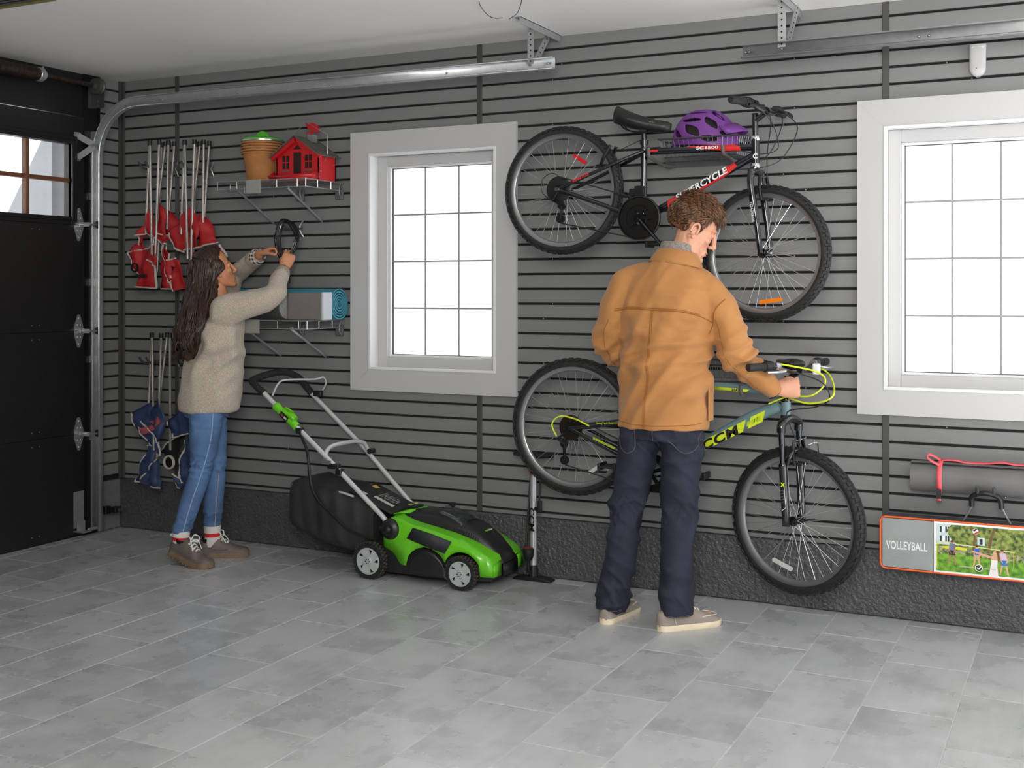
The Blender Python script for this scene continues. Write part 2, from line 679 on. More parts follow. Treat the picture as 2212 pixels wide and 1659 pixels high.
# ------------------------------------------------------------------ windows
def window(name, cas, op, cols, rowsn, glass):
    w = thing(name, kind='structure')
    x0, x1, z0, z1 = cas
    a0, a1, b0, b1 = op
    f = -0.022
    # four mitred casing boards
    for poly in ([(x0, z1), (x1, z1), (a1, b1), (a0, b1)], [(x0, z0), (a0, b0), (a1, b0), (x1, z0)],
                 [(x0, z0), (x0, z1), (a0, b1), (a0, b0)], [(x1, z0), (a1, b0), (a1, b1), (x1, z1)]):
        MB().prism(poly, 0.021, Matrix.Translation((0, f, 0))).build('casing_board', M_WHITE, w, bevel=0.0005)
    # raised bead round the opening
    mb = MB()
    t = 0.012
    for p, q in (((a0, f - .004, b0 + t), (a0 + t, 0.02, b1 - t)), ((a1 - t, f - .004, b0 + t), (a1, 0.02, b1 - t)),
                 ((a0, f - .004, b0), (a1, 0.02, b0 + t)), ((a0, f - .004, b1 - t), (a1, 0.02, b1))):
        mb.box(p, q)
    mb.build('bead', M_VINYL, w, bevel=0.0008)
    # reveal
    mb = MB()
    t = 0.008
    for p, q in (((a0, .019, b0 + t), (a0 + t, .13, b1 - t)), ((a1 - t, .019, b0 + t), (a1, .13, b1 - t)),
                 ((a0, .019, b0), (a1, .13, b0 + t)), ((a0, .019, b1 - t), (a1, .13, b1))):
        mb.box(p, q)
    mb.build('reveal', M_VINYL, w)
    g0, g1, h0, h1 = glass
    # sash: outer frame, stepped inner lip
    mb = MB()
    for (p0, p1, q0, q1, ya, yb) in ((a0 + t, a1 - t, b0 + t, b1 - t, 0.055, 0.115),):
        mb.box((p0, ya, q0), (g0 - .012, yb, q1)); mb.box((g1 + .012, ya, q0), (p1, yb, q1))
        mb.box((g0 - .012, ya, q0), (g1 + .012, yb, h0 - .012)); mb.box((g0 - .012, ya, h1 + .012), (g1 + .012, yb, q1))
    mb.build('sash', M_WHITE, w, bevel=0.003)
    mb = MB()
    mb.box((g0 - .012, .072, h0 - .012), (g0, .105, h1 + .012)); mb.box((g1, .072, h0 - .012), (g1 + .012, .105, h1 + .012))
    mb.box((g0, .072, h0 - .012), (g1, .105, h0)); mb.box((g0, .072, h1), (g1, .105, h1 + .012))
    mb.build('glazing_lip', M_VINYL, w, bevel=0.002)
    mb = MB()
    s = 0.003
    mb.box((g0, .088, h0), (g0 + s, .1, h1)); mb.box((g1 - s, .088, h0), (g1, .1, h1))
    mb.box((g0, .088, h0), (g1, .1, h0 + s)); mb.box((g0, .088, h1 - s), (g1, .1, h1))
    mb.build('gasket', M_BLACKP, w)
    for i in range(1, cols):
        x = g0 + (g1 - g0) * i / cols
        MB().box((x - .0042, .09, h0), (x + .0042, .098, h1)).build('glazing_bar', M_MUNTIN, w, bevel=0.002)
    for j in range(1, rowsn):
        z = h0 + (h1 - h0) * j / rowsn
        MB().box((g0, .0895, z - .0042), (g1, .0975, z + .0042)).build('glazing_bar', M_MUNTIN, w, bevel=0.002)
    pm = MB().box((-(g1 - g0) / cols / 2, 0, -(h1 - h0) / rowsn / 2), ((g1 - g0) / cols / 2, .004, (h1 - h0) / rowsn / 2)).mesh('pane', M_GLASS)
    for i in range(cols):
        for j in range(rowsn):
            o = place('pane', pm, w)
            o.location = (g0 + (g1 - g0) * (i + .5) / cols, .1, h0 + (h1 - h0) * (j + .5) / rowsn)
    return w


window('window_1', CAS[0], WIN[0], 3, 4, (1.866, 2.475, 1.076, 2.078))
window('window_2', CAS[1], WIN[1], 5, 4, (4.517, 5.50, 1.062, 2.058))

# ------------------------------------------------------------------ left wall: slatted return beside the garage door, header, far jamb
wl = thing('wall_left', kind='structure')
DJ = -0.30      # door jamb edge
MB().box((-0.07, DJ, 0), (-0.012, 0.012, ZC)).build('backing', M_BACK, wl)
tag(MB().box((-0.95, -0.075, -0.1), (-0.5, 0.9, 3.2)).build('wall_outside', mat('pale_render', (176, 178, 184), .8)), kind='structure')
MB().box((-0.3, -3.6, 2.43), (-0.012, DJ, ZC)).build('header', M_DOORFR, wl)
MB().box((-0.3, YF, 0), (-0.012, -3.6, ZC)).build('backing', M_BACK, wl)
for z0, z1 in rows[1:]:
    o = place('slat', slat_profile_mesh(0.165, z1 - z0), wl)
    o.location = (0, -0.095, (z0 + z1) / 2)
    o.rotation_euler = (0, 0, R(-90))
    o.scale = (1, 1, 1)
    o.rotation_euler = (0, 0, R(90))
    o.location = (0.0, -0.0955, (z0 + z1) / 2)
MB().box((0, -0.195, 0.29), (0.006, -0.178, ZC)).build('joint_strip', M_BLACKM, wl)
MB().box((0.0, -0.03, 0.29), (0.012, -0.012, ZC)).build('joint_strip', M_STRIP, wl, bevel=0.003)
tag(MB().box((-0.012, -0.20, 0), (0.012, -0.022, 0.290)).build('baseboard_left', mat('grey_stucco', (112, 113, 115), 0.4, bump=0.3, bscale=120, var=0.1, vscale=25), bevel=0.004), kind='structure')
MB().box((-0.012, DJ, 0), (0.004, -0.198, ZC)).build('jamb', M_BLACKM, wl)

# unseen front wall, added to keep daylight off the left; open doorway beside it
tag(MB().box((-0.3, YF - .12, 0), (6.1, YF, ZC)).build('wall_front_added', mat('grey_unseen_wall', (90, 90, 92), .7)), kind='structure')
# right wall: the doorway towards the back wall stands open
tag(MB().box((XR, YF, 0), (XR + .12, -3.7, ZC)).build('wall_right', mat('grey_unseen_wall', (90, 90, 92), .7)), kind='structure')
# ------------------------------------------------------------------ sectional garage door on the left
door = thing('door_1', kind='structure')
DY1, DY0 = -0.292, -3.55
SEC = [0.012, 0.592, 1.187, 1.803, 2.425]
DWIN = [(-1.0, -0.405), (-2.05, -1.455), (-3.10, -2.505)]
WZ0, WZ1 = 1.843, 2.262
for i in range(4):
    z0, z1 = SEC[i] + .0004, SEC[i + 1] - .0004
    mb = MB()
    if i < 3:
        mb.box((-0.045, DY0, z0), (0.0, DY1, z1))
    else:
        mb.box((-0.045, DY0, z0), (0.0, DY1, WZ0)); mb.box((-0.045, DY0, WZ1), (0.0, DY1, z1))
        ys = [DY0] + [y for w in sorted(DWIN) for y in w] + [DY1]
        for a, b in zip(ys[::2], ys[1::2]):
            mb.box((-0.045, a, WZ0), (0.0, b, WZ1))
    s_ = mb.build('door_section', M_DOOR, door, bevel=0.003)
    if i < 3:   # rib line and rows of screw heads on the section
        mb = MB()
        for y in np.arange(-0.62, -3.4, -0.62):
            for z in (z0 + .04, z1 - .04):
                mb.ell((0, y, z), (.002, .0035, .0035), 6, 4)
                mb.ell((0, y - .05, z), (.002, .0035, .0035), 6, 4)
        tag(mb.build('screw_heads', M_GALV, s_), kind='stuff')
for y0, y1 in DWIN:
    mb = MB()
    for d, xo in ((0.045, 0.016), (0.022, 0.026)):
        mb.box((-.01, y0 - d, WZ0 - d), (xo, y0, WZ1 + d)); mb.box((-.01, y1, WZ0 - d), (xo, y1 + d, WZ1 + d))
        mb.box((-.01, y0, WZ0 - d), (xo, y1, WZ0)); mb.box((-.01, y0, WZ1), (xo, y1, WZ1 + d))
    fr = mb.build('window_frame', M_DOORFR, door, bevel=0.003)
    ym, zm = (y0 + y1) / 2, (WZ0 + WZ1) / 2
    MB().box((-.03, ym - .011, WZ0), (.004, ym + .011, WZ1)).build('glazing_bar', M_BROWN, fr, bevel=0.002)
    MB().box((-.031, y0, zm - .012), (.003, y1, zm + .012)).build('glazing_bar', M_BROWN, fr, bevel=0.002)
    for a, b in ((y0, ym), (ym, y1)):
        for c, d in ((WZ0, zm), (zm, WZ1)):
            MB().box((-.022, a, c), (-.018, b, d)).build('pane', M_GLASS, fr)
# bottom rubber seal
MB().box((-0.04, DY0, 0.0), (-0.005, DY1, 0.013)).build('bottom_seal', M_BLACKP, door)


def kite(y, z, s, h, w):
    return [(y - w, z), (y - w, z + s * .02), (y - .008, z + s * h), (y + .008, z + s * h), (y + w, z + s * .02), (y + w, z)]


for z in SEC[1:4]:
    hb = MB()
    for s_ in (1, -1):
        p = kite(-0.338, z, s_, 0.095, 0.034)
        hb.add([(0.0005, a, b) for a, b in p] + [(0.004, a, b) for a, b in p], [tuple(range(6)), tuple(range(11, 5, -1))] + [(i, (i + 1) % 6, (i + 1) % 6 + 6, i + 6) for i in range(6)])
        for (dy, dz) in ((0, .075), (-.012, .035), (.012, .035)):
            hb.ell((.005, -0.338 + dy, z + s_ * dz), (.004, .006, .006), 8, 5)
    hb.box((.002, -.36, z - .012), (.03, -.352, z + .012)); hb.box((.002, -.325, z - .012), (.07, -.318, z + .012))
    h = hb.build('hinge', M_GALV, door)
    MB().cyl((.02, -.375, z), (.02, -.30, z), .008).cyl((.072, -.325, z), (.072, -.26, z), .006).build('roller_stem', M_GALV, h)
    MB().lathe([(0, -.006), (.02, -.006), (.022, -.002), (.022, .006), (0, .006)], (.072, -.262, z), 'Y', 16).build('roller', M_BLACKP, h)
# top roller bracket (two bent legs) and bottom bracket plate
mb = MB()
mb.beam((0.003, -.345, 2.315), (0.085, -.30, 2.262), .004, .035).beam((0.085, -.30, 2.255), (0.003, -.345, 2.19), .004, .035)
mb.box((0, -.37, 2.30), (.004, -.325, 2.335)).box((0, -.37, 2.17), (.004, -.325, 2.205)).cyl((.085, -.32, 2.26), (.085, -.26, 2.26), .007)
mb.build('top_bracket', M_GALV, door)
mb = MB().box((0.0, -.375, .05), (.004, -.30, .26)).box((0, -.375, .03), (.075, -.31, .036)).cyl((.07, -.33, .045), (.07, -.26, .045), .008)
mb.box((.02, -.37, .036), (.024, -.31, .09))
mb.build('bottom_bracket', M_GALV, door)

# ------------------------------------------------------------------ tracks
C_SEC = [(-.010, -.030), (-.002, -.032), (0.0, -.026), (0.0, .026), (-.004, .030), (-.028, .030), (-.031, .026), (-.026, .022)]


def track(name, path, label, y, flip=1, group='galvanised door tracks'):
    """C channel swept along a path of (x, z); section = (y, n)"""
    P = [Vector((p[0], 0, p[1])) for p in path]
    vs, fs = [], []
    sec = [(-.028, -.022), (-.031, -.025), (-.028, -.028), (0, -.028), (0.0035, -.012), (0.0035, .012), (0, .028), (-.028, .028), (-.031, .025), (-.028, .022)]
    n = len(sec)
    for i, p in enumerate(P):
        d = (P[min(i + 1, len(P) - 1)] - P[max(i - 1, 0)]).normalized()
        nn = Vector((-d.z, 0, d.x)) * flip
        for a, b in sec:
            vs.append((p.x + nn.x * b, y + a, p.z + nn.z * b))
    for i in range(len(P) - 1):
        for k in range(n - 1):
            fs.append((i * n + k, (i + 1) * n + k, (i + 1) * n + k + 1, i * n + k + 1))
    t = thing(name, label, 'door track', group=group)
    MB().add(vs, fs).build('channel', M_GALV, t, smooth=24, solid=0.0018)
    return t


def perforated(mb, hb, p0, p1, w, nrm, n, th=.003):
    """flat strap with a row of slots"""
    p0, p1, nrm = Vector(p0), Vector(p1), Vector(nrm).normalized()
    mb.beam(p0, p1, w, th, up=nrm)
    d = (p1 - p0).normalized()
    for i in range(n):
        c = p0.lerp(p1, (i + .5) / n)
        hb.cyl(c + nrm * (th / 2 - .001), c + nrm * (th / 2 + .0006), .0045, n=8)


YT = -0.262
arc = [(0.385 - .30 * math.cos(a), 2.195 + .30 * math.sin(a)) for a in np.linspace(0, PI / 2, 14)]
t1 = track('door_track', [(0.085, 0.03), (0.085, 1.2)] + arc + [(1.5, 2.495), (2.985, 2.492)],
           'long galvanised garage door track curving from the floor along the slat wall', YT)
mb, hb = MB(), MB()
perforated(mb, hb, (2.86, YT - .002, ZC), (2.86, YT - .002, 2.50), .032, (0, -1, 0), 7)
mb.build('hanger_strap', M_GALV, t1); tag(hb.build('slot_holes', M_BLACKP, t1), kind='stuff')
mb, hb = MB(), MB()
perforated(mb, hb, (2.885, -.10, ZC), (2.885, YT + .01, 2.52), .032, (0.9, -.3, 0), 6)
mb.build('hanger_strap', M_GALV, t1); tag(hb.build('slot_holes', M_BLACKP, t1), kind='stuff')
mb, hb = MB(), MB()
mb.box((2.872, -.47, ZC - .003), (2.905, -.015, ZC)).box((2.902, -.47, ZC - .034), (2.905, -.015, ZC))
for y in np.arange(-.45, -.03, .04):
    hb.cyl((2.9015, y, ZC - .018), (2.9025, y, ZC - .018), .005, n=8)
mb.build('ceiling_angle', M_GALV, t1); tag(hb.build('slot_holes', M_BLACKP, t1), kind='stuff')
mb = MB()
for x in (2.86, 2.95, 2.965, 2.4, 1.1, 1.7, .5, .56):
    mb.ell((x, YT - .001, 2.495), (.006, .006, .006), 8, 5)
tag(mb.build('bolts', M_SCREW, t1), kind='stuff')
# wall brackets of the upright track
for z in (.55, 1.0, 1.45, 1.95):
    MB().box((0.004, -.262, z), (.085, -.256, z + .04)).build('jamb_bracket', M_GALV, t1)
MB().box((0.004, -.248, .03), (0.05, -.243, 2.35)).build('back_angle', M_GALV, t1)

t2 = track('door_track', [(3.885, 2.462), (5.2, 2.462), (XR - .1, 2.462)],
           'straight galvanised door track hung above the right window', YT)
mb, hb = MB(), MB()
perforated(mb, hb, (4.058, YT - .002, ZC), (4.058, YT - .002, 2.47), .034, (0, -1, 0), 8)
mb.build('hanger_strap', M_GALV, t2); tag(hb.build('slot_holes', M_BLACKP, t2), kind='stuff')
mb, hb = MB(), MB()
perforated(mb, hb, (4.09, -.10, ZC), (4.085, YT + .01, 2.50), .034, (0.9, -.3, 0), 7)
mb.build('hanger_strap', M_GALV, t2); tag(hb.build('slot_holes', M_BLACKP, t2), kind='stuff')
mb = MB().box((4.05, -.42, ZC - .003), (4.085, -.015, ZC)).box((4.082, -.42, ZC - .036), (4.085, -.015, ZC))
mb.build('ceiling_angle', M_GALV, t2)
mb = MB()
for x in (3.90, 3.915, 4.058, 4.62, 4.66):
    mb.ell((x, YT - .001, 2.462), (.006, .006, .006), 8, 5)
tag(mb.build('bolts', M_SCREW, t2), kind='stuff')

# ------------------------------------------------------------------ torsion spring, shaft and cable drum
ts = thing('torsion_spring', 'dark coiled torsion spring on its shaft above the garage door', 'spring', (0.085, -.30, 2.605))
MB().cyl((0, -3.2, 0), (0, .08, 0), .0125).build('shaft', M_RUST, ts)
MB().lathe([(.0, -.02), (.018, -.02), (.02, 0), (.044, .002), (.046, .012), (.04, .016), (.041, .03), (.047, .036), (.047, .044), (.018, .046), (.018, .055), (0, .055)], (0, .0, 0), 'Y', 28).build('cable_drum', mat('dull_steel', (96, 96, 96), .5, .6), ts)
pts = []
for i in range(36 * 12):
    a = i / 12 * 2 * PI
    pts.append((.033 * math.cos(a), -.40 - i / 12 * .0078, .033 * math.sin(a)))
MB().tube(pts, .0042, 6).lathe([(.031, -.40), (.031, -.69)], (0, 0, 0), 'Y', 20).build('coil', M_RUST, ts)
MB().lathe([(.0, -.41), (.036, -.41), (.04, -.405), (.04, -.38), (.026, -.375), (.026, -.36), (0, -.36)], (0, 0, 0), 'Y', 16).cyl((.0, -.37, .03), (.0, -.37, .048), .005).build('winding_cone', M_GALV, ts)
bp_ = MB().box((-.085, .055, -.12), (.02, .06, .03)).box((-.085, .03, -.12), (-.08, .06, .02))
bp_.ell((-.03, .054, -.08), (.006, .003, .006), 8, 5).ell((-.03, .054, -.11), (.006, .003, .006), 8, 5)
bp_.build('bearing_plate', mat('dull_steel', (96, 96, 96), .5, .6), ts)

# photo-eye on the foot of the track
se = thing('safety_sensor', 'small black door sensor bracketed to the track foot', 'sensor', (0.115, -.235, 0.145))
MB().cbox((0, 0, 0), (.03, .04, .045)).build('bracket', M_BLACKM, se, bevel=.003)
MB().cbox((.035, .035, 0), (.045, .05, .034)).build('housing', M_BLACKP, se, bevel=.004)
MB().cyl((.055, .04, 0), (.062, .04, 0), .012).build('lens', mat('lens_glass', (60, 62, 66), .1, 0, coat=1), se)

# motion detector high on the wall
pd = thing('motion_detector', 'white rounded motion detector on the slats above right window', 'detector', (4.826, 0, 2.388))


def det(u, v):
    a = 2 * PI * u
    z = .068 - .136 * v
    hw = .033 * (1 if z > -.035 else math.sqrt(max(0, 1 - ((-.035 - z) / .034) ** 2)))
    dep = (.042 - .012 * (z - .0) / .068) * (hw / .033) ** .5
    c, s_ = math.cos(a), math.sin(a)
    return (hw * math.copysign(abs(c) ** .55, c), -dep / 2 - dep / 2 * math.copysign(abs(s_) ** .6, s_), z)


MB().grid(det, 24, 16, True).add([(.03 * x, y, .067) for x, y in ((-1, 0), (1, 0), (1, -.028), (-1, -.028))], [(0, 1, 2, 3)]).build('housing', M_WHITE, pd, smooth=60)
MB().box((-.024, -.032, .045), (.024, -.0285, .058)).build('lens_window', M_VINYL, pd, bevel=.002)
MB().ell((-.003, -.048, -.036), (.0022, .002, .0022), 8, 5).build('indicator', M_BLACKP, pd)

# cut wire ends hanging from the ceiling and the olive-edged panel in the ceiling corner
for nm, pts in (('left of the pair', [(2.88, -.83, ZC + .02), (2.86, -.78, 2.668), (2.845, -.68, 2.648), (2.85, -.62, 2.645), (2.872, -.585, 2.652)]),
                ('right of the pair', [(3.055, -.76, ZC + .02), (3.03, -.72, 2.668), (2.97, -.64, 2.648), (2.90, -.575, 2.645)])):
    tag(MB().tube(catmull(pts, 6), .0016, 6).build('ceiling_wire', mat('dark_wire', (38, 38, 52), .5)), 'thin dark wire end hanging from the ceiling, ' + nm, 'wire', 'ceiling wire ends')
cp = thing('ceiling_panel', 'olive-edged dark slotted panel at the far left of the ceiling', 'panel', (0.9, -1.655, ZC))
MB().box((-.9, -.028, -.012), (.36, 0, 0)).build('edge_strip', mat('olive_paint', (120, 116, 62), .6, var=.2, vscale=20), cp)
mb = MB()
for k in range(12):
    mb.box((-.9, -.06 - .03 * k, -.010), (.36, -.04 - .03 * k, 0))
tag(mb.build('slotted_grille', M_BLACKP, cp), kind='stuff')
# ------------------------------------------------------------------ wire shelves on the slat wall
M_WIRE = mat('bright_shelf_wire', (190, 193, 196), 0.28, 0.8)
M_PLATE = mat('grey_card', (150, 149, 145), 0.6)
M_GREYP = mat('grey_plastic', (92, 94, 96), 0.45)


def wire_shelf(label, x0, x1, z, card, bx):
    t = thing('wire_shelf', label, 'shelf', (x0, 0, z), group='wire shelves on the slat wall')
    w, d, lip = x1 - x0, .345, .042
    r = .0028
    mb = MB()
    for y, zz in ((-d, 0), (-d, -lip), (-.012, 0), (-.17, -.004)):
        mb.tube([(0, y, zz), (w, y, zz)], r, 6)
    mb.build('front_rails', M_WIRE, t)
    for x in (0, w):
        mb = MB()
        mb.tube([(x, -d, 0), (x, -.005, 0)], r, 6).tube([(x, -d, -lip), (x, -.005, -lip)], r, 6)
        for y in (-d, -.24, -.12):
            mb.tube([(x, y, 0), (x, y, -lip)], r, 6)
        mb.build('end_rail', M_WIRE, t)
    mb = MB()
    n = int(w / .026)
    for i in range(1, n):
        x = w * i / n
        mb.tube([(x, -d, .0), (x, -.012, .0)], .0015, 5)
        if i % 5 == 0:
            mb.tube([(x, -d, .0), (x, -d, -lip)], r, 6)
    tag(mb.build('deck_wires', M_WIRE, t), kind='stuff')
    for x in bx:
        MB().beam((x - x0, -d + .015, -lip - .002), (x - x0 - .008, -.004, -.205), .012, .006, up=(1, 0, 0)).cyl((x - x0 - .006, -d + .02, -lip), (x - x0 + .008, -d + .02, -lip), .007).build('bracket', M_WIRE, t)
    for x in (.30, .56):
        cl = MB().cbox((x, -.011, -.058), (.05, .018, .062)).build('wall_clip', M_GREYP, t, bevel=.005)
        MB().tube(catmull([(x + .02, -.02, -.085), (x + .022, -.045, -.06), (x + .022, -.04, -.015), (x + .02, -.02, -.004)], 5), .004, 6).build('clip_ring', M_WIRE, cl)
    if card:
        MB().box((card[0] - x0, -d - .006, -.068), (card[1] - x0, -d - .003, .004)).build('label_card', M_PLATE, t)
    return t


SH1, SH2 = 2.003, 1.263
wire_shelf('upper wire shelf carrying the flower pots and red feeder', 1.03, 1.61, SH1, (1.225, 1.325), (1.15, 1.48))
wire_shelf('lower wire shelf carrying the rolled exercise mats', 1.03, 1.618, SH2, (1.22, 1.315), (1.20, 1.505))

# ------------------------------------------------------------------ nested brown pots with a green lid
M_POT = mat('brown_fibre_pot', (172, 116, 66), 0.85, bump=.25, bscale=120, var=.14, vscale=14)
M_LID = mat('lime_lid', (84, 190, 52), 0.4)
PX, PY = 1.205, -.185
POTN = ['lowest of the nested stack', 'second from the bottom of the nested stack', 'third from the bottom of the nested stack', 'fourth from the bottom of the nested stack', 'topmost of the nested stack']
for k in range(5):
    prof = [(0.0, .0), (.080, .0), (.082, .004), (.1015, .150), (.1125, .1505), (.114, .155), (.112, .1605), (.106, .161), (.1025, .152), (.080, .008), (0, .007)]
    o = MB().lathe(prof, (0, 0, 0), 'Z', 36).build('plant_pot', M_POT, smooth=40)
    o.location = (PX, PY, SH1 + .004 + k * .0145)
    tag(o, 'brown fibre plant pot, ' + POTN[k], 'pot', 'nested plant pots')
ld = thing('pot_lid', 'lime green lid with round handle on the brown pots', 'lid', (PX, PY, SH1 + .2355))
MB().lathe([(.106, -.004), (.114, -.003), (.114, .001), (.10, .010), (.05, .016), (.0, .018)], (0, 0, 0), 'Z', 36).build('cover', M_LID, ld)
MB().prism([(-.042, .0)] + [(-.042 * math.cos(a), .008 + .034 * math.sin(a)) for a in np.linspace(0, PI, 14)] + [(.042, 0)], .012, Matrix.Translation((0, -.006, .008))).build('handle', M_LID, ld, bevel=.002)
MB().lathe([(.106, -.012), (.115, -.011), (.1155, -.004), (.106, -.003)], (0, 0, 0), 'Z', 36).build('rim_band', M_WIRE, ld)

# ------------------------------------------------------------------ red barn bird feeder
M_RED = mat('red_feeder_paint', (196, 22, 30), 0.42)
M_ROOF = mat('grey_feeder_roof', (108, 108, 102), 0.4, 0.4, var=.15, vscale=12)
M_DARK = mat('dark_opening', (34, 14, 12), 0.6)
bf = thing('bird_feeder', 'red barn-shaped bird feeder with grey roof on the upper shelf', 'bird feeder', (1.472, -.155, SH1 + .003))
hw, y0, y1, ev, ap = .137, -.075, .08, .135, .232
gable = [(-hw, 0), (hw, 0), (hw, ev), (0, ap - .012), (-hw, ev)]
MB().prism(gable, .006, Matrix.Translation((0, y0, 0))).build('gable_wall', M_RED, bf)
MB().prism(gable, .006, Matrix.Translation((0, y1 - .006, 0))).build('gable_wall', M_RED, bf)
for sx in (-1, 1):
    MB().box((sx * hw, y0, 0), (sx * (hw - .006), y1, ev)).build('side_wall', M_RED, bf)
    mb = MB()
    for (y, z) in ((y0 + .008, .13), (y0 + .008, .075), (y0 + .02, .045), (y0 + .008, .015), (y1 - .01, .125), (y1 - .02, .085), (y1 - .006, .09)):
        mb.ell((sx * hw, y, z), (.0025, .003, .003), 6, 4)
    tag(mb.build('rivets', M_WIRE, bf), kind='stuff')
    p0, p1 = Vector((0, 0, ap)), Vector((sx * (hw + .022), 0, ev - .012))
    rf = MB()
    nrm = Vector((-(p1 - p0).z, 0, (p1 - p0).x)).normalized() * (1 if sx < 0 else -1)
    if nrm.z < 0: nrm = -nrm
    rf.add([p0 + Vector((0, y, 0)) + nrm * h for y in (y0 - .035, y1 + .012) for h in (0, .004)] + [p1 + Vector((0, y, 0)) + nrm * h for y in (y0 - .035, y1 + .012) for h in (0, .004)],
           [(0, 1, 3, 2), (4, 6, 7, 5), (0, 4, 5, 1), (2, 3, 7, 6), (1, 5, 7, 3), (0, 2, 6, 4)])
    for k in range(7):
        y = y0 - .033 + (y1 + .043 - y0) * k / 6
        rf.tube([p0 + nrm * .005 + Vector((0, y, 0)), p1 + nrm * .005 + Vector((0, y, 0))], .0022, 5)
    rf.build('roof_slope', M_ROOF, bf)
    MB().beam(p0 + Vector((0, y0 - .012, -.014)), p1 + Vector((0, y0 - .012, -.006)), .02, .018, up=(0, 1, 0)).build('fascia', M_RED, bf)
for cx in (-.075, .072):
    for dx in (-.0125, .0125):
        for dz in (-.019, .019):
            MB().cbox((cx + dx, y0 - .0005, .098 + dz), (.018, .003, .032)).build('window_opening', M_DARK, bf)
    MB().cbox((cx, y0 - .003, .050), (.056, .006, .006)).build('sill', M_ROOF, bf)
MB().box((-.024, y0 - .002, .036), (.024, y0 + .001, .148)).build('door_opening', M_DARK, bf)
MB().prism([(-.028, .165), (.028, .165), (0, .188)], .003, Matrix.Translation((0, y0 - .002, 0))).build('vent', M_DARK, bf)
tr = MB().add([(-hw, y0, .03), (hw, y0, .03), (hw, y0 - .012, .026), (-hw, y0 - .012, .026), (-hw - .004, y0 - .07, .022), (hw + .004, y0 - .07, .022), (hw, y0 - .05, 0), (-hw, y0 - .05, 0), (hw, y0, 0), (-hw, y0, 0)],
              [(0, 1, 2, 3), (4, 5, 6, 7), (6, 8, 9, 7)])
tr.build('feed_tray', M_RED, bf, solid=.003)
for sx in (-1, 1):
    MB().add([(sx * hw, y0, 0), (sx * hw, y0 - .05, 0), (sx * (hw + .004), y0 - .07, .022), (sx * hw, y0 - .02, .05), (sx * hw, y0, .03)], [(0, 1, 2, 3, 4)]).build('tray_cheek', M_RED, bf, solid=.003)
mb = MB().tube([(-hw - .002, 0, .11), (-hw - .002, 0, .215), (-.0, 0, .318), (hw + .004, 0, .245), (hw + .004, 0, .128)], .0022, 6).tube([(hw + .004, 0, .128), (hw + .004, -.02, .122), (hw + .004, -.024, .10)], .0022, 6)
mb.build('hanging_wire', M_WIRE, bf)
MB().cbox((.035, .01, .228), (.036, .036, .04)).build('cupola', M_WIRE, bf)
vane = [(-.045, .006), (-.03, .016), (-.03, .009), (-.006, .009), (-.006, .022), (-.03, .03), (-.044, .058), (-.036, .064), (-.026, .056), (.005, .058), (.026, .048), (.040, .034), (.05, .034), (.046, .026), (.044, .0), (.034, .006), (.030, .003), (.028, .012), (.006, .009), (.006, -.008), (-.006, -.008), (-.006, .003), (-.03, .003), (-.032, -.002)]
MB().prism([(x + .035, z + .256) for x, z in vane], .003, Matrix.Translation((0, .008, 0))).build('weather_vane', M_RED, bf)

# ------------------------------------------------------------------ exercise things on the lower shelf
M_FOAM = mat('speckled_charcoal_foam', (74, 72, 72), 0.8, bump=.4, bscale=260, var=.45, vscale=150)
M_FOAMEND = mat('speckled_grey_foam', (150, 149, 146), 0.85, bump=.4, bscale=260, var=.3, vscale=170)
M_BLOCK = mat('grey_foam_block', (118, 114, 110), 0.7, var=.06, vscale=20)
M_BLOCKEND = mat('pale_block_end', (196, 202, 210), 0.6)
M_TEAL = mat('teal_mat', (72, 146, 168), 0.6, bump=.1, bscale=300)
fr_ = thing('foam_roller', 'dark speckled foam roller on the lower wire shelf', 'foam roller', (1.02, -.245, SH2 + .0735))
MB().lathe([(.066, 0), (.07, .004), (.07, .391), (.066, .395)], (0, 0, 0), 'X', 40).build('roll', M_FOAM, fr_)
MB().lathe([(0, -.001), (.0665, -.001)], (.0, 0, 0), 'X', 40).lathe([(.0665, .396), (0, .396)], (0, 0, 0), 'X', 40).build('end_face', M_FOAMEND, fr_)
yb = thing('yoga_block', 'grey yoga block with pale end in front of teal mat', 'yoga block', (1.425, -.25, SH2 + .003))
MB().box((0, 0, 0), (.215, .078, .145)).build('body', M_BLOCK, yb, bevel=.004)
MB().box((.215, 0, 0), (.2305, .078, .146)).build('end_pad', M_BLOCKEND, yb, bevel=.003)
ym_ = thing('yoga_mat', 'teal rolled yoga mat with spiral end on lower shelf', 'yoga mat', (1.0, -.0905, SH2 + .0895))
sp = []
for i in range(150):
    a = i / 30 * 2 * PI
    sp.append((.016 + .070 * i / 149, a))
N_ = len(sp)
mb = MB()
th_ = .0036
vs = []
for r_, a in sp:
    for rr, x in ((r_ - th_, 0), (r_ + th_, 0), (r_ + th_, .645), (r_ - th_, .645)):
        vs.append((x, rr * math.cos(a), rr * math.sin(a)))
fs = []
for i in range(N_ - 1):
    for k in range(4):
        fs.append((i * 4 + k, i * 4 + (k + 1) % 4, i * 4 + 4 + (k + 1) % 4, i * 4 + 4 + k))
fs += [(0, 1, 2, 3), tuple((N_ - 1) * 4 + k for k in (3, 2, 1, 0))]
MB().add(vs, fs).build('rolled_sheet', M_TEAL, ym_, smooth=50)

# ------------------------------------------------------------------ double hooks on the slat wall
M_HOOK = mat('grey_rubber_hook', (70, 71, 72), 0.5)


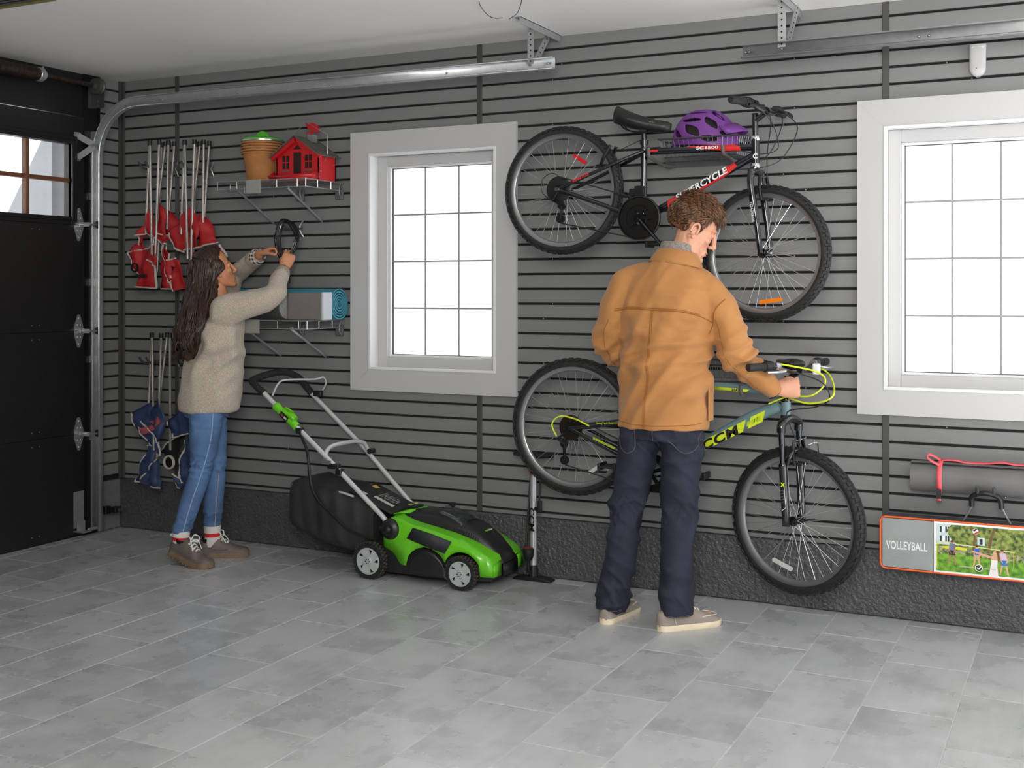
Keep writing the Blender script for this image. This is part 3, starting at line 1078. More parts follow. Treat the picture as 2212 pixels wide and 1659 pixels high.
def double_hook(label, x, z, out=.25, gap=.05):
    t = thing('double_hook', label, 'hook', (x, 0, z), group='double hooks on the slat wall')
    MB().cbox((0, -.006, 0), (gap + .03, .012, .07)).build('plate', M_GREYP, t, bevel=.004)
    MB().tube(catmull([(gap * .9, -.008, .04), (gap * .9, -.016, .01), (gap * .75, -.02, 0), (gap * .9, -.016, -.015), (gap * 1.05, -.008, -.045)], 5), .0035, 6).build('cam_lever', M_WIRE, t)
    for s_ in (-1, 1):
        MB().tube(catmull([(s_ * gap / 2, -.01, 0), (s_ * gap / 2, -out * .5, -.012), (s_ * gap / 2, -out * .85, -.012), (s_ * gap / 2, -out, .02)], 6), .0065, 8).build('prong', M_HOOK, t)
    return t


double_hook('upper grey double hook holding the leftmost red folded chair', .40, 2.135)
double_hook('upper grey double hook holding the red folded chair beside shelf', .665, 2.122)
double_hook('lower grey double hook holding the leftmost blue folded chair', .405, 1.02)
double_hook('lower grey double hook holding the blue chair behind the woman', .675, 1.02)

# ------------------------------------------------------------------ folded camp chairs
M_CTUBE = mat('grey_chair_tube', (158, 154, 150), 0.32, 0.45)
M_CRED = mat('red_chair_fabric', (176, 24, 30), 0.62, bump=.12, bscale=500, var=.12, vscale=8)
M_CBLUE = mat('navy_chair_fabric', (50, 66, 104), 0.55, bump=.12, bscale=500, var=.15, vscale=8)
M_PIPE = mat('pale_piping', (196, 190, 182), 0.7)
M_MESH = mat('black_mesh_pocket', (18, 18, 19), 0.8)
M_CPINK = mat('faded_pink_strap', (150, 70, 78), 0.7)


def flap(pts, depth, base, parent, m, rnd, amp=.012, pipe=(), name='fabric_panel'):
    """a fold of hanging cloth: outline in (x, z), hung at its own depth, buckled, with piping on listed edges"""
    bm = bmesh.new()
    ys = [depth + (rnd.random() - .5) * .05 for _ in pts]
    vs = [bm.verts.new((p[0], y, p[1])) for p, y in zip(pts, ys)]
    bm.faces.new(vs)
    bmesh.ops.triangulate(bm, faces=bm.faces[:])
    bmesh.ops.subdivide_edges(bm, edges=bm.edges[:], cuts=3, use_grid_fill=True)
    ph = rnd.random() * 6
    for v in bm.verts:
        v.co.y += amp * (math.sin(v.co.x * 70 + v.co.z * 22 + ph) + .6 * math.sin(v.co.z * 60 - v.co.x * 31 + ph * 2))
    me = bpy.data.meshes.new(name)
    bm.to_mesh(me)
    bm.free()
    me.materials.append(m)
    me.polygons.foreach_set('use_smooth', [True] * len(me.polygons))
    o = place(name, me, parent, solid=.003)
    if pipe:
        mb = MB()
        for i, j in pipe:
            line = []
            for k in range(9):
                t = k / 8
                x = pts[i][0] + (pts[j][0] - pts[i][0]) * t
                z = pts[i][1] + (pts[j][1] - pts[i][1]) * t
                y = ys[i] + (ys[j] - ys[i]) * t
                y += amp * (math.sin(x * 70 + z * 22 + ph) + .6 * math.sin(z * 60 - x * 31 + ph * 2))
                line.append((x, y, z))
            mb.tube(line, .0075, 6, flat=(1, .6))
        mb.build('piping', M_PIPE, o)
    return o


def camp_chair(label, loc, m, panels, seed, tubes, ztop=0.0):
    """hanging folded camp chair: bundle of legs on top, slack fabric gathered below"""
    rnd = random.Random(seed)
    t = thing('folded_camp_chair', label, 'chair', loc, group='folded camp chairs on hooks')
    for (xa, ya, xb, yb, l) in tubes:
        lg = MB().tube([(xa, ya, ztop - .01), (xb, yb, ztop - l)], .0078, 10).build('leg', M_CTUBE, t)
        MB().cyl((xa, ya, ztop - .02), (xa, ya, ztop + .008), .0125, n=10).build('foot_cap', M_BLACKP, lg)
        MB().ell((xa + (xb - xa) * .35, ya + (yb - ya) * .35 - .009, ztop - l * .35), (.005, .004, .005), 8, 5).build('rivet', M_SCREW, lg)
    for pts, dep, pipe, mm in panels:
        flap(pts, dep, 0, t, mm, rnd, pipe=pipe)
    return t


TUB = [(-.065, -.03, -.085, -.04, .52), (-.04, -.055, -.02, -.06, .66), (-.005, .03, -.05, -.02, .60), (.025, -.05, -.005, -.05, .70), (.005, .05, .03, .02, .56), (.065, -.02, .055, -.02, .50), (.05, .045, .02, .01, .62), (-.05, .05, -.055, .02, .74)]


def cx3(pts, ox, oz, Y):
    """outline read off the photograph (third crop) turned into metres about the hanging point"""
    out = []
    for x, y in pts:
        p = W(260 + x / 3.017, 250 + y / 3.017, Y)
        out.append((p.x - ox, p.z - oz))
    return out


def cx4(pts, ox, oz, Y):
    out = []
    for x, y in pts:
        p = W(260 + x / 2.86, 680 + y / 2.86, Y)
        out.append((p.x - ox, p.z - oz))
    return out


YC = -.17
R1 = (W(260 + 272 / 3.017, 250 + 175 / 3.017, YC)); o1 = (R1.x, YC, R1.z)
f = lambda p: cx3(p, o1[0], o1[2], YC)
RED = [(f([(240, 590), (200, 690), (148, 785), (200, 772), (255, 795), (270, 690)]), -.05, [(2, 3), (3, 4)], M_CRED),
       (f([(148, 785), (170, 842), (205, 800), (200, 772)]), -.052, [(0, 1)], M_CRED),
       (f([(268, 568), (258, 795), (300, 845), (345, 835), (318, 610)]), -.035, [(1, 2), (2, 3)], M_CRED),
       (f([(312, 610), (382, 700), (345, 780), (285, 770)]), .0, [], M_CRED),
       (f([(150, 815), (78, 893), (120, 1000), (155, 1060), (185, 960), (180, 868)]), -.03, [(1, 2), (2, 3), (1, 5)], M_CRED),
       (f([(215, 870), (268, 838), (282, 960), (262, 1125), (157, 1115), (160, 1035), (190, 1000)]), -.06, [(3, 4), (0, 1), (2, 3)], M_CRED),
       (f([(282, 840), (335, 900), (348, 1130), (262, 1128), (268, 990)]), .0, [(2, 3), (1, 2)], M_CRED),
       (f([(232, 940), (262, 965), (310, 985), (300, 930), (262, 905)]), -.075, [(0, 1), (1, 2)], M_CRED)]
MZ = Matrix.Translation
ch = camp_chair('red folded camp chair hanging nearest the garage door corner', o1, M_CRED, RED, 3, TUB)
for p, rr in ((f([(152, 990)])[0], .026),):
    mb = MB().lathe([(.022, -.008), (rr, -.006), (rr, .006), (.022, .008), (.018, 0), (.022, -.008)], (0, 0, 0), 'Y', 20)
    o = mb.build('cup_holder_ring', M_MESH, ch); o.location = (p[0], -.072, p[1])
q = f([(185, 1035), (245, 1055)])
MB().box((q[0][0], -.098, q[0][1]), (q[1][0], -.088, q[1][1])).build('strap_buckle', M_BLACKP, ch, bevel=.002)

R2 = W(260 + 495 / 3.017, 250 + 172 / 3.017, YC); o2 = (R2.x, YC, R2.z)
f = lambda p: cx3(p, o2[0], o2[2], YC)
RED2 = [(f([(470, 600), (400, 700), (340, 765), (365, 850), (440, 890), (480, 760)]), -.05, [(2, 3), (3, 4)], M_CRED),
        (f([(280, 770), (345, 790), (320, 830), (290, 815)]), -.04, [(0, 1)], M_CRED),
        (f([(490, 600), (470, 800), (445, 880), (530, 860), (560, 690)]), -.04, [(2, 3)], M_CRED),
        (f([(540, 640), (585, 690), (632, 825), (530, 860)]), -.02, [(2, 3)], M_CRED),
        (f([(330, 845), (315, 930), (350, 1040), (380, 1085), (410, 1000), (395, 930), (350, 945)]), -.045, [(0, 1), (1, 2), (2, 3), (5, 6)], M_CRED),
        (f([(400, 940), (440, 940), (450, 1120), (385, 1145), (372, 1120), (380, 1040)]), -.05, [(3, 4), (4, 5)], M_CRED),
        (f([(440, 900), (540, 870), (640, 840), (690, 920), (600, 1080), (450, 1100)]), .0, [(2, 3)], M_CRED)]
ch = camp_chair('red folded camp chair hanging beside the upper wire shelf', o2, M_CRED, RED2, 5, [(a + .005, b, c + .01, d, l) for a, b, c, d, l in TUB])
p = f([(365, 1005)])[0]
o = MB().lathe([(.022, -.008), (.026, -.006), (.026, .006), (.022, .008), (.018, 0), (.022, -.008)], (0, 0, 0), 'Y', 20).build('cup_holder_ring', M_MESH, ch)
o.location = (p[0], -.05, p[1])

B1 = W(260 + 270 / 2.86, 680 + 118 / 2.86, YC); o3 = (B1.x, YC, B1.z)
f = lambda p: cx4(p, o3[0], o3[2], YC)
BLUE = [(f([(235, 530), (105, 600), (135, 680), (165, 745), (240, 800), (275, 640)]), -.05, [(1, 2), (2, 3), (1, 4)], M_CBLUE),
        (f([(300, 510), (245, 590), (185, 650), (235, 690), (300, 780), (330, 640)]), -.07, [(2, 3), (3, 4)], M_CBLUE),
        (f([(240, 800), (290, 775), (300, 790), (300, 860), (250, 840)]), -.05, [(1, 3), (3, 4)], M_CBLUE),
        (f([(215, 800), (175, 880), (138, 1020), (200, 1032), (258, 905), (265, 830)]), -.05, [(1, 2), (2, 3), (0, 1)], M_CBLUE),
        (f([(268, 880), (175, 1005), (190, 1012), (240, 1050), (300, 1060), (302, 900)]), -.065, [(0, 1), (3, 4)], M_CBLUE),
        (f([(270, 830), (330, 760), (400, 720), (380, 900), (300, 960)]), -.01, [(0, 1)], M_MESH),
        (f([(205, 690), (270, 670), (280, 700), (225, 730)]), -.09, [], M_CPINK), (f([(250, 650), (300, 620), (310, 660), (290, 690)]), -.085, [], M_CPINK)]
ch = camp_chair('navy folded camp chair with pale piping hanging nearest the corner', o3, M_CBLUE, BLUE, 9, [(a, b, c, d, l) for a, b, c, d, l in TUB[:4]] + [(.062, -.02, .055, -.01, .66)])
p = f([(335, 905)])[0]
o = MB().lathe([(.034, -.01), (.04, -.006), (.04, .006), (.034, .01), (.03, 0), (.034, -.01)], (0, 0, 0), 'Y', 20).build('cup_holder_ring', M_PIPE, ch)
o.location = (p[0], -.045, p[1])

B2 = W(260 + 520 / 2.86, 680 + 118 / 2.86, YC); o4 = (B2.x, YC, B2.z)
f = lambda p: cx4(p, o4[0], o4[2], YC)
BLUE2 = [(f([(410, 575), (328, 655), (360, 700), (385, 750), (470, 725), (540, 760), (520, 600)]), -.05, [(1, 2), (2, 3), (3, 4)], M_CBLUE),
         (f([(470, 740), (435, 770), (410, 850), (395, 930), (430, 1030), (500, 960), (540, 780)]), -.04, [(1, 2), (2, 3), (3, 4)], M_CBLUE),
         (f([(380, 970), (430, 1030), (415, 1060), (388, 1058), (395, 1000)]), -.05, [(0, 1), (2, 3), (3, 4)], M_CBLUE)]
camp_chair('blue folded camp chair hanging behind the legs of the woman', o4, M_CBLUE, BLUE2, 12, [TUB[0], TUB[1], TUB[3], TUB[5]])

# ------------------------------------------------------------------ hook for the cable lock
hk = thing('cam_hook', 'short grey hook with steel lever below the upper shelf', 'hook', (1.315, 0, 1.762))
MB().cbox((0, -.008, 0), (.05, .016, .075)).build('plate', M_GREYP, hk, bevel=.004)
MB().tube(catmull([(.03, -.006, .045), (.022, -.02, .02), (.02, -.024, 0), (.024, -.02, -.02), (.034, -.006, -.045)], 5), .005, 6).build('cam_lever', M_WIRE, hk)
for s_ in (-1, 1):
    MB().tube(catmull([(s_ * .02, -.01, 0), (s_ * .022, -.10, -.006), (s_ * .024, -.15, .0), (s_ * .024, -.175, .022)], 6), .007, 8).build('prong', M_HOOK, hk)
# ------------------------------------------------------------------ rolled mat with pink strap, right end of the wall
M_MATROLL = mat('grey_rubber_mat', (104, 104, 104), .6, bump=.1, bscale=200, var=.08, vscale=8)
M_PINK = mat('pink_webbing', (236, 96, 104), .55, bump=.1, bscale=500)
rm = thing('rolled_mat', 'grey rolled mat with pink strap on hooks below right window', 'mat', (4.568, -.075, .632))
mb = MB()
vs, fs = [], []
for i in range(97):
    a = i / 24 * 2 * PI + 2.0
    r_ = .030 + .034 * i / 96
    for rr, x in ((r_ - .0035, 0), (r_ + .0035, 0), (r_ + .0035, .95), (r_ - .0035, .95)):
        vs.append((x, rr * math.cos(a), rr * math.sin(a)))
for i in range(96):
    for k in range(4):
        fs.append((i * 4 + k, i * 4 + (k + 1) % 4, i * 4 + 4 + (k + 1) % 4, i * 4 + 4 + k))
MB().add(vs, fs).build('rolled_sheet', M_MATROLL, rm, smooth=50)


def ribbon(mb, pts, w, nrm=(1, 0, 0), th=.0015):
    """flat webbing along a line; the width runs along nrm"""
    P = catmull(pts, 5)
    n = Vector(nrm)
    o = len(mb.v)
    for p in P:
        mb.v.append(tuple(p - n * w / 2)); mb.v.append(tuple(p + n * w / 2))
    for i in range(len(P) - 1):
        mb.f.append((o + 2 * i, o + 2 * i + 1, o + 2 * i + 3, o + 2 * i + 2))
    return mb


mb = MB()
ribbon(mb, [(.115, -.02 + .069 * math.cos(a), .069 * math.sin(a)) if False else (.118, .0705 * math.cos(a), .0705 * math.sin(a)) for a in np.linspace(R(60), R(215), 10)], .02)
ribbon(mb, [(.118, -.058, -.042), (.116, -.062, -.065), (.115, -.060, -.088)], .02)
ribbon(mb, [(.118, .0, .072), (.10, -.02, .088), (.075, -.035, .10), (.068, -.045, .088), (.09, -.05, .072), (.118, -.045, .058)], .012, (0, .6, .8))
ribbon(mb, [(.12, .0, .074), (.17, -.005, .078), (.22, .0, .070), (.30, .0, .0715), (.36, -.006, .080), (.42, .0, .073), (.60, .0, .076)], .016, (0, .9, .4))
mb.build('strap', M_PINK, rm, smooth=60, solid=.0015)
MB().box((.107, -.0725, -.078), (.127, -.066, -.040)).build('strap_patch', M_BLACKP, rm)
dh = double_hook('black double hook holding the volleyball bag handle', 4.868, .60, out=.175, gap=.062)

# ------------------------------------------------------------------ volleyball set bag
M_BAGG = mat('silver_grey_nylon', (150, 156, 156), .4, bump=.5, bscale=9, var=.1, vscale=6)
M_BAGS = mat('dark_grey_nylon', (72, 72, 78), .6)
M_ORANGE = mat('orange_piping', (232, 98, 40), .5)
M_WHITEP = mat('white_print', (236, 238, 238), .5)
BY = -.155
bag = thing('volleyball_bag', 'long grey bag with orange piping and printed picture', 'bag', (4.452, BY, .247))
BW, BH, BD = .86, .218, .105


def rrect(w, h, r, n=6):
    out = []
    for cx, cz, a0 in ((w - r, h - r, 0), (r, h - r, PI / 2), (r, r, PI), (w - r, r, 3 * PI / 2)):
        for k in range(n + 1):
            a = a0 + PI / 2 * k / n
            out.append((cx + r * math.cos(a), cz + r * math.sin(a)))
    return out


pl = rrect(BW, BH, .022)
MB().prism(pl, BD).build('body', M_BAGS, bag, bevel=.006)
MB().tube([(x, -.001, z) for x, z in pl], .004, 8, closed=True).build('front_piping', M_ORANGE, bag)
MB().tube([(x, BD, z) for x, z in pl], .004, 8, closed=True).build('back_piping', M_BAGS, bag)
MB().box((.008, -.003, .006), (.213, -.0005, BH - .006)).build('name_panel', M_BAGG, bag, bevel=.001)
MB().box((.215, -.0035, .004), (BW - .008, -.0005, BH - .004)).build('picture_border', M_WHITEP, bag)
text('VOLLEYBALL', .047, M_WHITEP, bag, (.024, -.0042, .084), (1, 0, .01), (0, 0, 1), width=.166, bold=.0008)
# printed picture: flat coloured shapes
PRX, PRZ, PW, PH = .224, .012, BW - .24, BH - .024


def pc(name, r, g, b):
    return mat('print_' + name, (r, g, b), .35)


def grass_like(name, c1, c2, sc):
    if name in MATS: return MATS[name]
    m = mat(name, c1, .4)
    nt = m.node_tree
    n = nt.nodes.new('ShaderNodeTexNoise'); n.inputs['Scale'].default_value = sc; n.inputs['Detail'].default_value = 8
    tc = nt.nodes.new('ShaderNodeTexCoord'); nt.links.new(tc.outputs['Object'], n.inputs['Vector'])
    r_ = nt.nodes.new('ShaderNodeValToRGB')
    r_.color_ramp.elements[0].position = .38; r_.color_ramp.elements[1].position = .62
    r_.color_ramp.elements[0].color = rgb(*c1); r_.color_ramp.elements[1].color = rgb(*c2)
    nt.links.new(n.outputs['Fac'], r_.inputs[0]); nt.links.new(r_.outputs[0], nt.nodes['Principled BSDF'].inputs['Base Color'])
    return m


pic = thing('printed_picture', parent=bag)
LAY = [0]


def shape(poly, m, name='print_shape'):
    LAY[0] += 1
    y = -.0038 - LAY[0] * .00004
    MB().add([(PRX + p[0] * .001, y, PRZ + p[1] * .001) for p in poly], [tuple(range(len(poly)))]).build(name, m, pic, smooth=None)


def rc(x0, z0, x1, z1): return [(x0, z0), (x1, z0), (x1, z1), (x0, z1)]
def disc(x, z, r, n=14, rz=None): return [(x + r * math.cos(2 * PI * k / n), z + (rz or r) * math.sin(2 * PI * k / n)) for k in range(n)]


PWm, PHm = PW * 1000, PH * 1000
shape(rc(0, 0, PWm, PHm), grass_like('print_trees', (46, 74, 28), (148, 160, 78), 60), 'print_trees')
shape(rc(0, 110, 120, PHm), pc('house', 200, 214, 216), 'print_house')
for x in (22, 52):
    for z in (122, 160):
        shape(rc(x, z, x + 14, z + 24), pc('pane', 226, 236, 238)); shape(rc(x - 6, z, x, z + 24), pc('shutter', 34, 48, 56)); shape(rc(x + 14, z, x + 20, z + 24), pc('shutter', 34, 48, 56))
shape(rc(160, 118, 190, 150), pc('house', 200, 214, 216)); shape(rc(168, 122, 180, 144), pc('shutter', 34, 48, 56))
shape([(60, 130), (90, 110), (140, 120), (150, 160), (120, 194), (60, 194), (40, 170)], grass_like('print_trees', (46, 74, 28), (148, 160, 78), 60))
shape([(140, 90), (148, 90), (155, 150), (140, 194), (132, 194), (146, 150)], pc('trunk', 108, 88, 60)); shape([(196, 90), (206, 90), (218, 150), (232, 194), (222, 194), (206, 150)], pc('trunk', 108, 88, 60))
shape(rc(0, 0, PWm, 78), grass_like('print_grass', (62, 120, 26), (126, 178, 52), 45), 'print_grass')
shape([(0, 70), (100, 74), (260, 62), (PWm, 66), (PWm, 92), (200, 90), (120, 100), (0, 96)], grass_like('print_shrubs', (58, 84, 40), (168, 170, 120), 90), 'print_shrubs')
shape([(10, 118), (300, 100), (300, 104), (10, 122)], pc('net', 214, 220, 150)); shape([(6, 100), (60, 106), (120, 102), (120, 92), (40, 94)], pc('net_y', 218, 214, 60))
shape(rc(2, 10, 5, 122), pc('pole', 212, 208, 70)); shape(rc(296, 40, 299, 104), pc('pole', 212, 208, 70))
SK, SKD = pc('skin', 214, 164, 128), pc('skin2', 176, 120, 88)


def player(x, top, skin, shirt, shorts, s=1.0, lean=0):
    shape([(x - 11 * s, top - 42 * s), (x + 11 * s, top - 42 * s), (x + 13 * s + lean, top - 12 * s), (x - 9 * s + lean, top - 12 * s)], shirt)
    shape([(x - 12 * s, top - 60 * s), (x - 1, top - 60 * s), (x, top - 50 * s), (x + 1, top - 60 * s), (x + 12 * s, top - 60 * s), (x + 11 * s, top - 40 * s), (x - 11 * s, top - 40 * s)], shorts)
    shape([(x - 11 * s, top - 60 * s), (x - 4 * s, top - 60 * s), (x - 12 * s, top - 98 * s), (x - 17 * s, top - 98 * s)], skin)
    shape([(x + 4 * s, top - 60 * s), (x + 11 * s, top - 60 * s), (x + 18 * s, top - 98 * s), (x + 12 * s, top - 98 * s)], skin)
    shape([(x - 9 * s + lean, top - 14 * s), (x - 14 * s, top - 40 * s), (x - 2 * s, top - 56 * s), (x - 9 * s, top - 38 * s)], skin)
    shape([(x + 11 * s + lean, top - 14 * s), (x + 16 * s, top - 40 * s), (x + 4 * s, top - 56 * s), (x + 10 * s, top - 36 * s)], skin)
    shape(disc(x + lean, top - 6 * s, 6 * s, rz=7 * s), skin); shape(disc(x + lean, top - 2 * s, 6 * s, rz=4 * s), pc('hair', 60, 44, 34))


player(62, 128, SKD, pc('shirt_plaid', 104, 116, 150), pc('shorts_dark', 40, 38, 44))
player(158, 116, SK, pc('shirt_blue', 46, 96, 196), pc('shorts_tan', 198, 168, 128), .95)
player(262, 108, SK, pc('shirt_lilac', 208, 186, 214), pc('shorts_blue', 40, 110, 190), 1.05, -8)
shape([(205, 0), (240, 0), (236, 40), (238, 66), (214, 66), (210, 36)], pc('top_white', 232, 228, 226))
shape([(136, 92), (146, 94), (216, 78), (236, 78), (238, 66), (214, 68), (150, 86)], SK); shape([(216, 64), (238, 64), (236, 84), (220, 84)], SK)
shape(disc(229, 92, 9, rz=11), SK); shape([(230, 104), (240, 100), (246, 70), (238, 54), (236, 84)], pc('hair_brown', 104, 66, 40))
shape(disc(153, 174, 12), pc('ball_white', 232, 232, 232)); shape([(142, 176), (153, 186), (160, 183), (150, 174)], pc('ball_black', 34, 34, 44)); shape([(146, 166), (164, 176), (165, 170), (153, 162)], pc('ball_red', 206, 60, 40))
shape(disc(166, 26, 15, 20), pc('badge_ring', 240, 240, 240)); shape(disc(166, 26, 12.5, 20), pc('badge_dark', 60, 70, 40)); shape([(158, 26), (161, 29), (165, 24), (174, 35), (176, 32), (165, 18)], pc('badge_ring', 240, 240, 240))
for x0, x1 in ((92, 146), (184, 232)):
    for k in range(int((x1 - x0) / 4)):
        shape(rc(x0 + 4 * k, 23, x0 + 4 * k + 2.6, 29), pc('small_print', 190, 190, 170))
# carrying handle over the double hook
hx = 4.868 - 4.452
MB().tube(catmull([(hx - .09, .05, BH), (hx - .06, .03, BH + .055), (hx - .05, .01, BH + .10)], 5), .004, 8).tube(catmull([(hx + .09, .05, BH), (hx + .065, .03, BH + .055), (hx + .052, .01, BH + .10)], 5), .004, 8).build('handle_cord', M_WIRE, bag)
MB().tube(catmull([(hx - .056, .018, BH + .068), (hx - .05, .01, BH + .11), (hx, .0, BH + .127), (hx + .05, .01, BH + .11), (hx + .058, .018, BH + .066)], 6), .011, 8).build('handle_grip', M_BLACKP, bag)

# ------------------------------------------------------------------ floor pump
M_SILV = mat('silver_pump_barrel', (196, 200, 204), .25, .6)
pu = thing('bicycle_pump', 'silver upright bicycle floor pump standing beside the mower', 'pump', (2.797, -.10, 0))
MB().prism([(-.10, 0), (.105, 0), (.105, .01), (.02, .022), (-.02, .022), (-.10, .01)], .062, Matrix.Translation((0, -.031, 0))).build('foot_plate', M_BLACKP, pu, bevel=.004)
MB().lathe([(0, .02), (.024, .02), (.022, .06), (.019, .075), (0, .075)], (0, 0, 0), 'Z', 20).build('socket', M_BLACKP, pu)
MB().lathe([(0, .07), (.0165, .07), (.0165, .525), (0, .525)], (0, 0, 0), 'Z', 24).build('barrel', M_SILV, pu)
MB().lathe([(0, .52), (.019, .52), (.019, .545), (.008, .555), (.0, .555)], (0, 0, 0), 'Z', 20).build('collar', mat('red_collar', (176, 52, 56), .4), pu)
MB().cyl((0, 0, .55), (0, 0, .612), .006).build('rod', M_BLACKM, pu)
MB().tube([(-.105, 0, .616), (-.06, 0, .613), (-.02, 0, .612), (.02, 0, .612), (.06, 0, .613), (.105, 0, .616)], [.012, .0125, .016, .016, .0125, .012], 12).build('handle', M_BLACKP, pu)
g_ = MB().lathe([(0, -.02), (.012, -.02), (.026, .0), (.029, .022), (.029, .040), (.025, .044), (0, .044)], (-.012, -.035, .118), 'Z', 24).build('gauge', M_BLACKP, pu)
MB().lathe([(0, .0465), (.024, .0455)], (-.012, -.035, .118), 'Z', 24).build('dial', mat('red_dial', (150, 50, 48), .4), g_)
MB().tube([(-.012, -.035, .10), (-.012, -.03, .05), (0, -.01, .02)], .009, 8).build('gauge_stem', M_BLACKM, pu)
MB().tube(catmull([(-.02, -.02, .03), (-.035, -.01, .12), (-.03, 0, .3), (-.02, .012, .5), (.0, .02, .585), (.03, .012, .54), (.034, 0, .44), (.032, -.004, .38)], 6), .005, 8).build('hose', M_BLACKP, pu)
MB().cbox((.036, -.004, .365), (.018, .02, .055)).cbox((.018, -.004, .352), (.034, .018, .018)).build('valve_head', M_BLACKP, pu, bevel=.003)
text('CCM', .048, M_BLACKP, pu, (-.014, -.0185, .36), (0, 0, -1), (1, -.35, 0), width=.115, bold=.0012)
# ------------------------------------------------------------------ bicycles
M_TYRE = mat('black_tyre_rubber', (26, 26, 27), .62, bump=.15, bscale=220)
M_RIM = mat('brushed_rim', (150, 152, 154), .32, .75)
M_SPOKE = mat('bright_spoke', (205, 207, 209), .25, .8)
M_CHROME = mat('chrome', (214, 216, 218), .14, 1.0)
M_GLOSSBLK = mat('gloss_black_paint', (16, 17, 21), .18, coat=.6)
M_NAVYBLK = mat('gloss_midnight_paint', (15, 16, 26), .2, coat=.7)
M_REDDECAL = mat('red_decal', (214, 42, 42), .3)
M_WHITEDECAL = mat('white_decal', (232, 232, 232), .3)
M_TEALP = mat('teal_grey_paint', (104, 136, 142), .28, coat=.5)
M_LIME = mat('lime_decal', (206, 226, 40), .35)
M_LIMED = mat('lime_shade_decal', (176, 204, 40), .35)
M_GRIP = mat('black_grip_rubber', (34, 34, 36), .6, bump=.3, bscale=400)
M_ORREF = mat('orange_reflector', (240, 130, 24), .2, coat=1)
M_CLREF = mat('clear_reflector', (206, 208, 206), .2, coat=1)
M_REDREF = mat('red_reflector', (206, 24, 30), .2, coat=1)
M_CASS = mat('dark_sprocket', (30, 29, 28), .4, .6)
M_CHAIN = mat('dark_chain', (70, 66, 62), .4, .8)


class Rig:
    """builds parts in room coordinates and hangs them on a root placed at the rear hub"""

    def __init__(s, root): s.root, s.loc = root, root.location.copy()

    def __call__(s, name, mb, m, parent=None, **kw):
        return mb.xform(Matrix.Translation(-s.loc)).build(name, m, parent or s.root, **kw)


def wheel(rig, name, c, Rw, tr, th, nsp, knob, refl, rimw=.013, roll=0.0):
    """wheel in its own frame (axle along y) : tyre, knobs, rim, spokes, hub, reflector"""
    w = thing(name, parent=rig.root)
    w.location = Vector(c) - rig.loc
    w.rotation_euler = (0, 0, -th)
    prof = []
    Rc = Rw - tr - .004
    for k in range(15):
        a = PI * (-.62 + 1.24 * k / 14)
        prof.append((Rc + tr * math.cos(a), tr * 1.02 * math.sin(a)))
    ty = MB().lathe(prof, (0, 0, 0), 'Y', 72).build('tyre', M_TYRE, w, smooth=60)
    mb = MB()
    n = knob
    for k in range(n):
        for lat, off, sx, sz in ((0, 0, .30, .011), (.62, .5, .30, .009), (-.62, .5, .30, .009), (1.0, .0, .22, .008), (-1.0, .0, .22, .008)):
            a = 2 * PI * (k + off) / n
            ct, st = math.cos(lat), math.sin(lat)
            rr = Rc + tr * ct
            cen = Vector((rr * math.cos(a), tr * st, rr * math.sin(a)))
            rad = Vector((math.cos(a), 0, math.sin(a)))
            nrm = rad * ct + Vector((0, 1, 0)) * st
            tan = Vector((-math.sin(a), 0, math.cos(a)))
            sid = nrm.cross(tan)
            hx, hy, hz = 2 * PI * Rw / n * sx, sz * .62, .0042
            vs = []
            for h, sc in ((-.001, 1.0), (hz, .8)):
                for sa, sb in ((-1, -1), (1, -1), (1, 1), (-1, 1)):
                    vs.append(cen + nrm * h + tan * (sa * hx * sc) + sid * (sb * hy * sc))
            mb.add(vs, [(4, 5, 6, 7), (0, 1, 5, 4), (1, 2, 6, 5), (2, 3, 7, 6), (3, 0, 4, 7)])
    tag(mb.build('tread_knobs', M_TYRE, w, smooth=None), kind='stuff')
    ri = Rc - tr * .42
    MB().lathe([(ri - .016, -rimw * .6), (ri - .020, 0), (ri - .016, rimw * .6), (ri - .004, rimw), (ri + .008, rimw), (ri + .008, -rimw), (ri - .004, -rimw), (ri - .016, -rimw * .6)], (0, 0, 0), 'Y', 72).build('rim', M_RIM, w, smooth=40)
    mb = MB()
    for k in range(nsp):
        sgn = 1 if k % 2 else -1
        a = 2 * PI * k / nsp + roll
        b = a + (.62 if (k // 2) % 2 else -.62)
        mb.tube([(.018 * math.cos(b), sgn * .026, .018 * math.sin(b)), ((ri - .018) * math.cos(a), sgn * .003, (ri - .018) * math.sin(a))], .00115, 5, cap=False)
    tag(mb.build('spokes', M_SPOKE, w), kind='stuff')
    MB().lathe([(0, -.048), (.006, -.048), (.006, -.034), (.021, -.032), (.021, -.024), (.012, -.02), (.012, .02), (.021, .024), (.021, .032), (.006, .034), (.006, .048), (0, .048)], (0, 0, 0), 'Y', 20).build('hub', M_GLOSSBLK if nsp > 34 else M_CHROME, w)
    if refl:
        m, ang, rad, ln = refl
        a = R(ang)
        rd, tn = Vector((math.cos(a), 0, math.sin(a))), Vector((-math.sin(a), 0, math.cos(a)))
        cen = rd * rad
        vs = []
        for y in (-.007, .001):
            for x, z in ((-1, -.5), (-.9, -1), (.9, -1), (1, -.5), (1, .5), (.9, 1), (-.9, 1), (-1, .5)):
                vs.append(cen + tn * x * ln / 2 + rd * z * .0085 + Vector((0, y - .004, 0)))
        MB().add(vs, [tuple(range(8)), tuple(range(15, 7, -1))] + [(i, (i + 1) % 8, (i + 1) % 8 + 8, i + 8) for i in range(8)]).build('reflector', m, w)
    return w


def arrow(cx, cz, ax, side=.5):
    pass


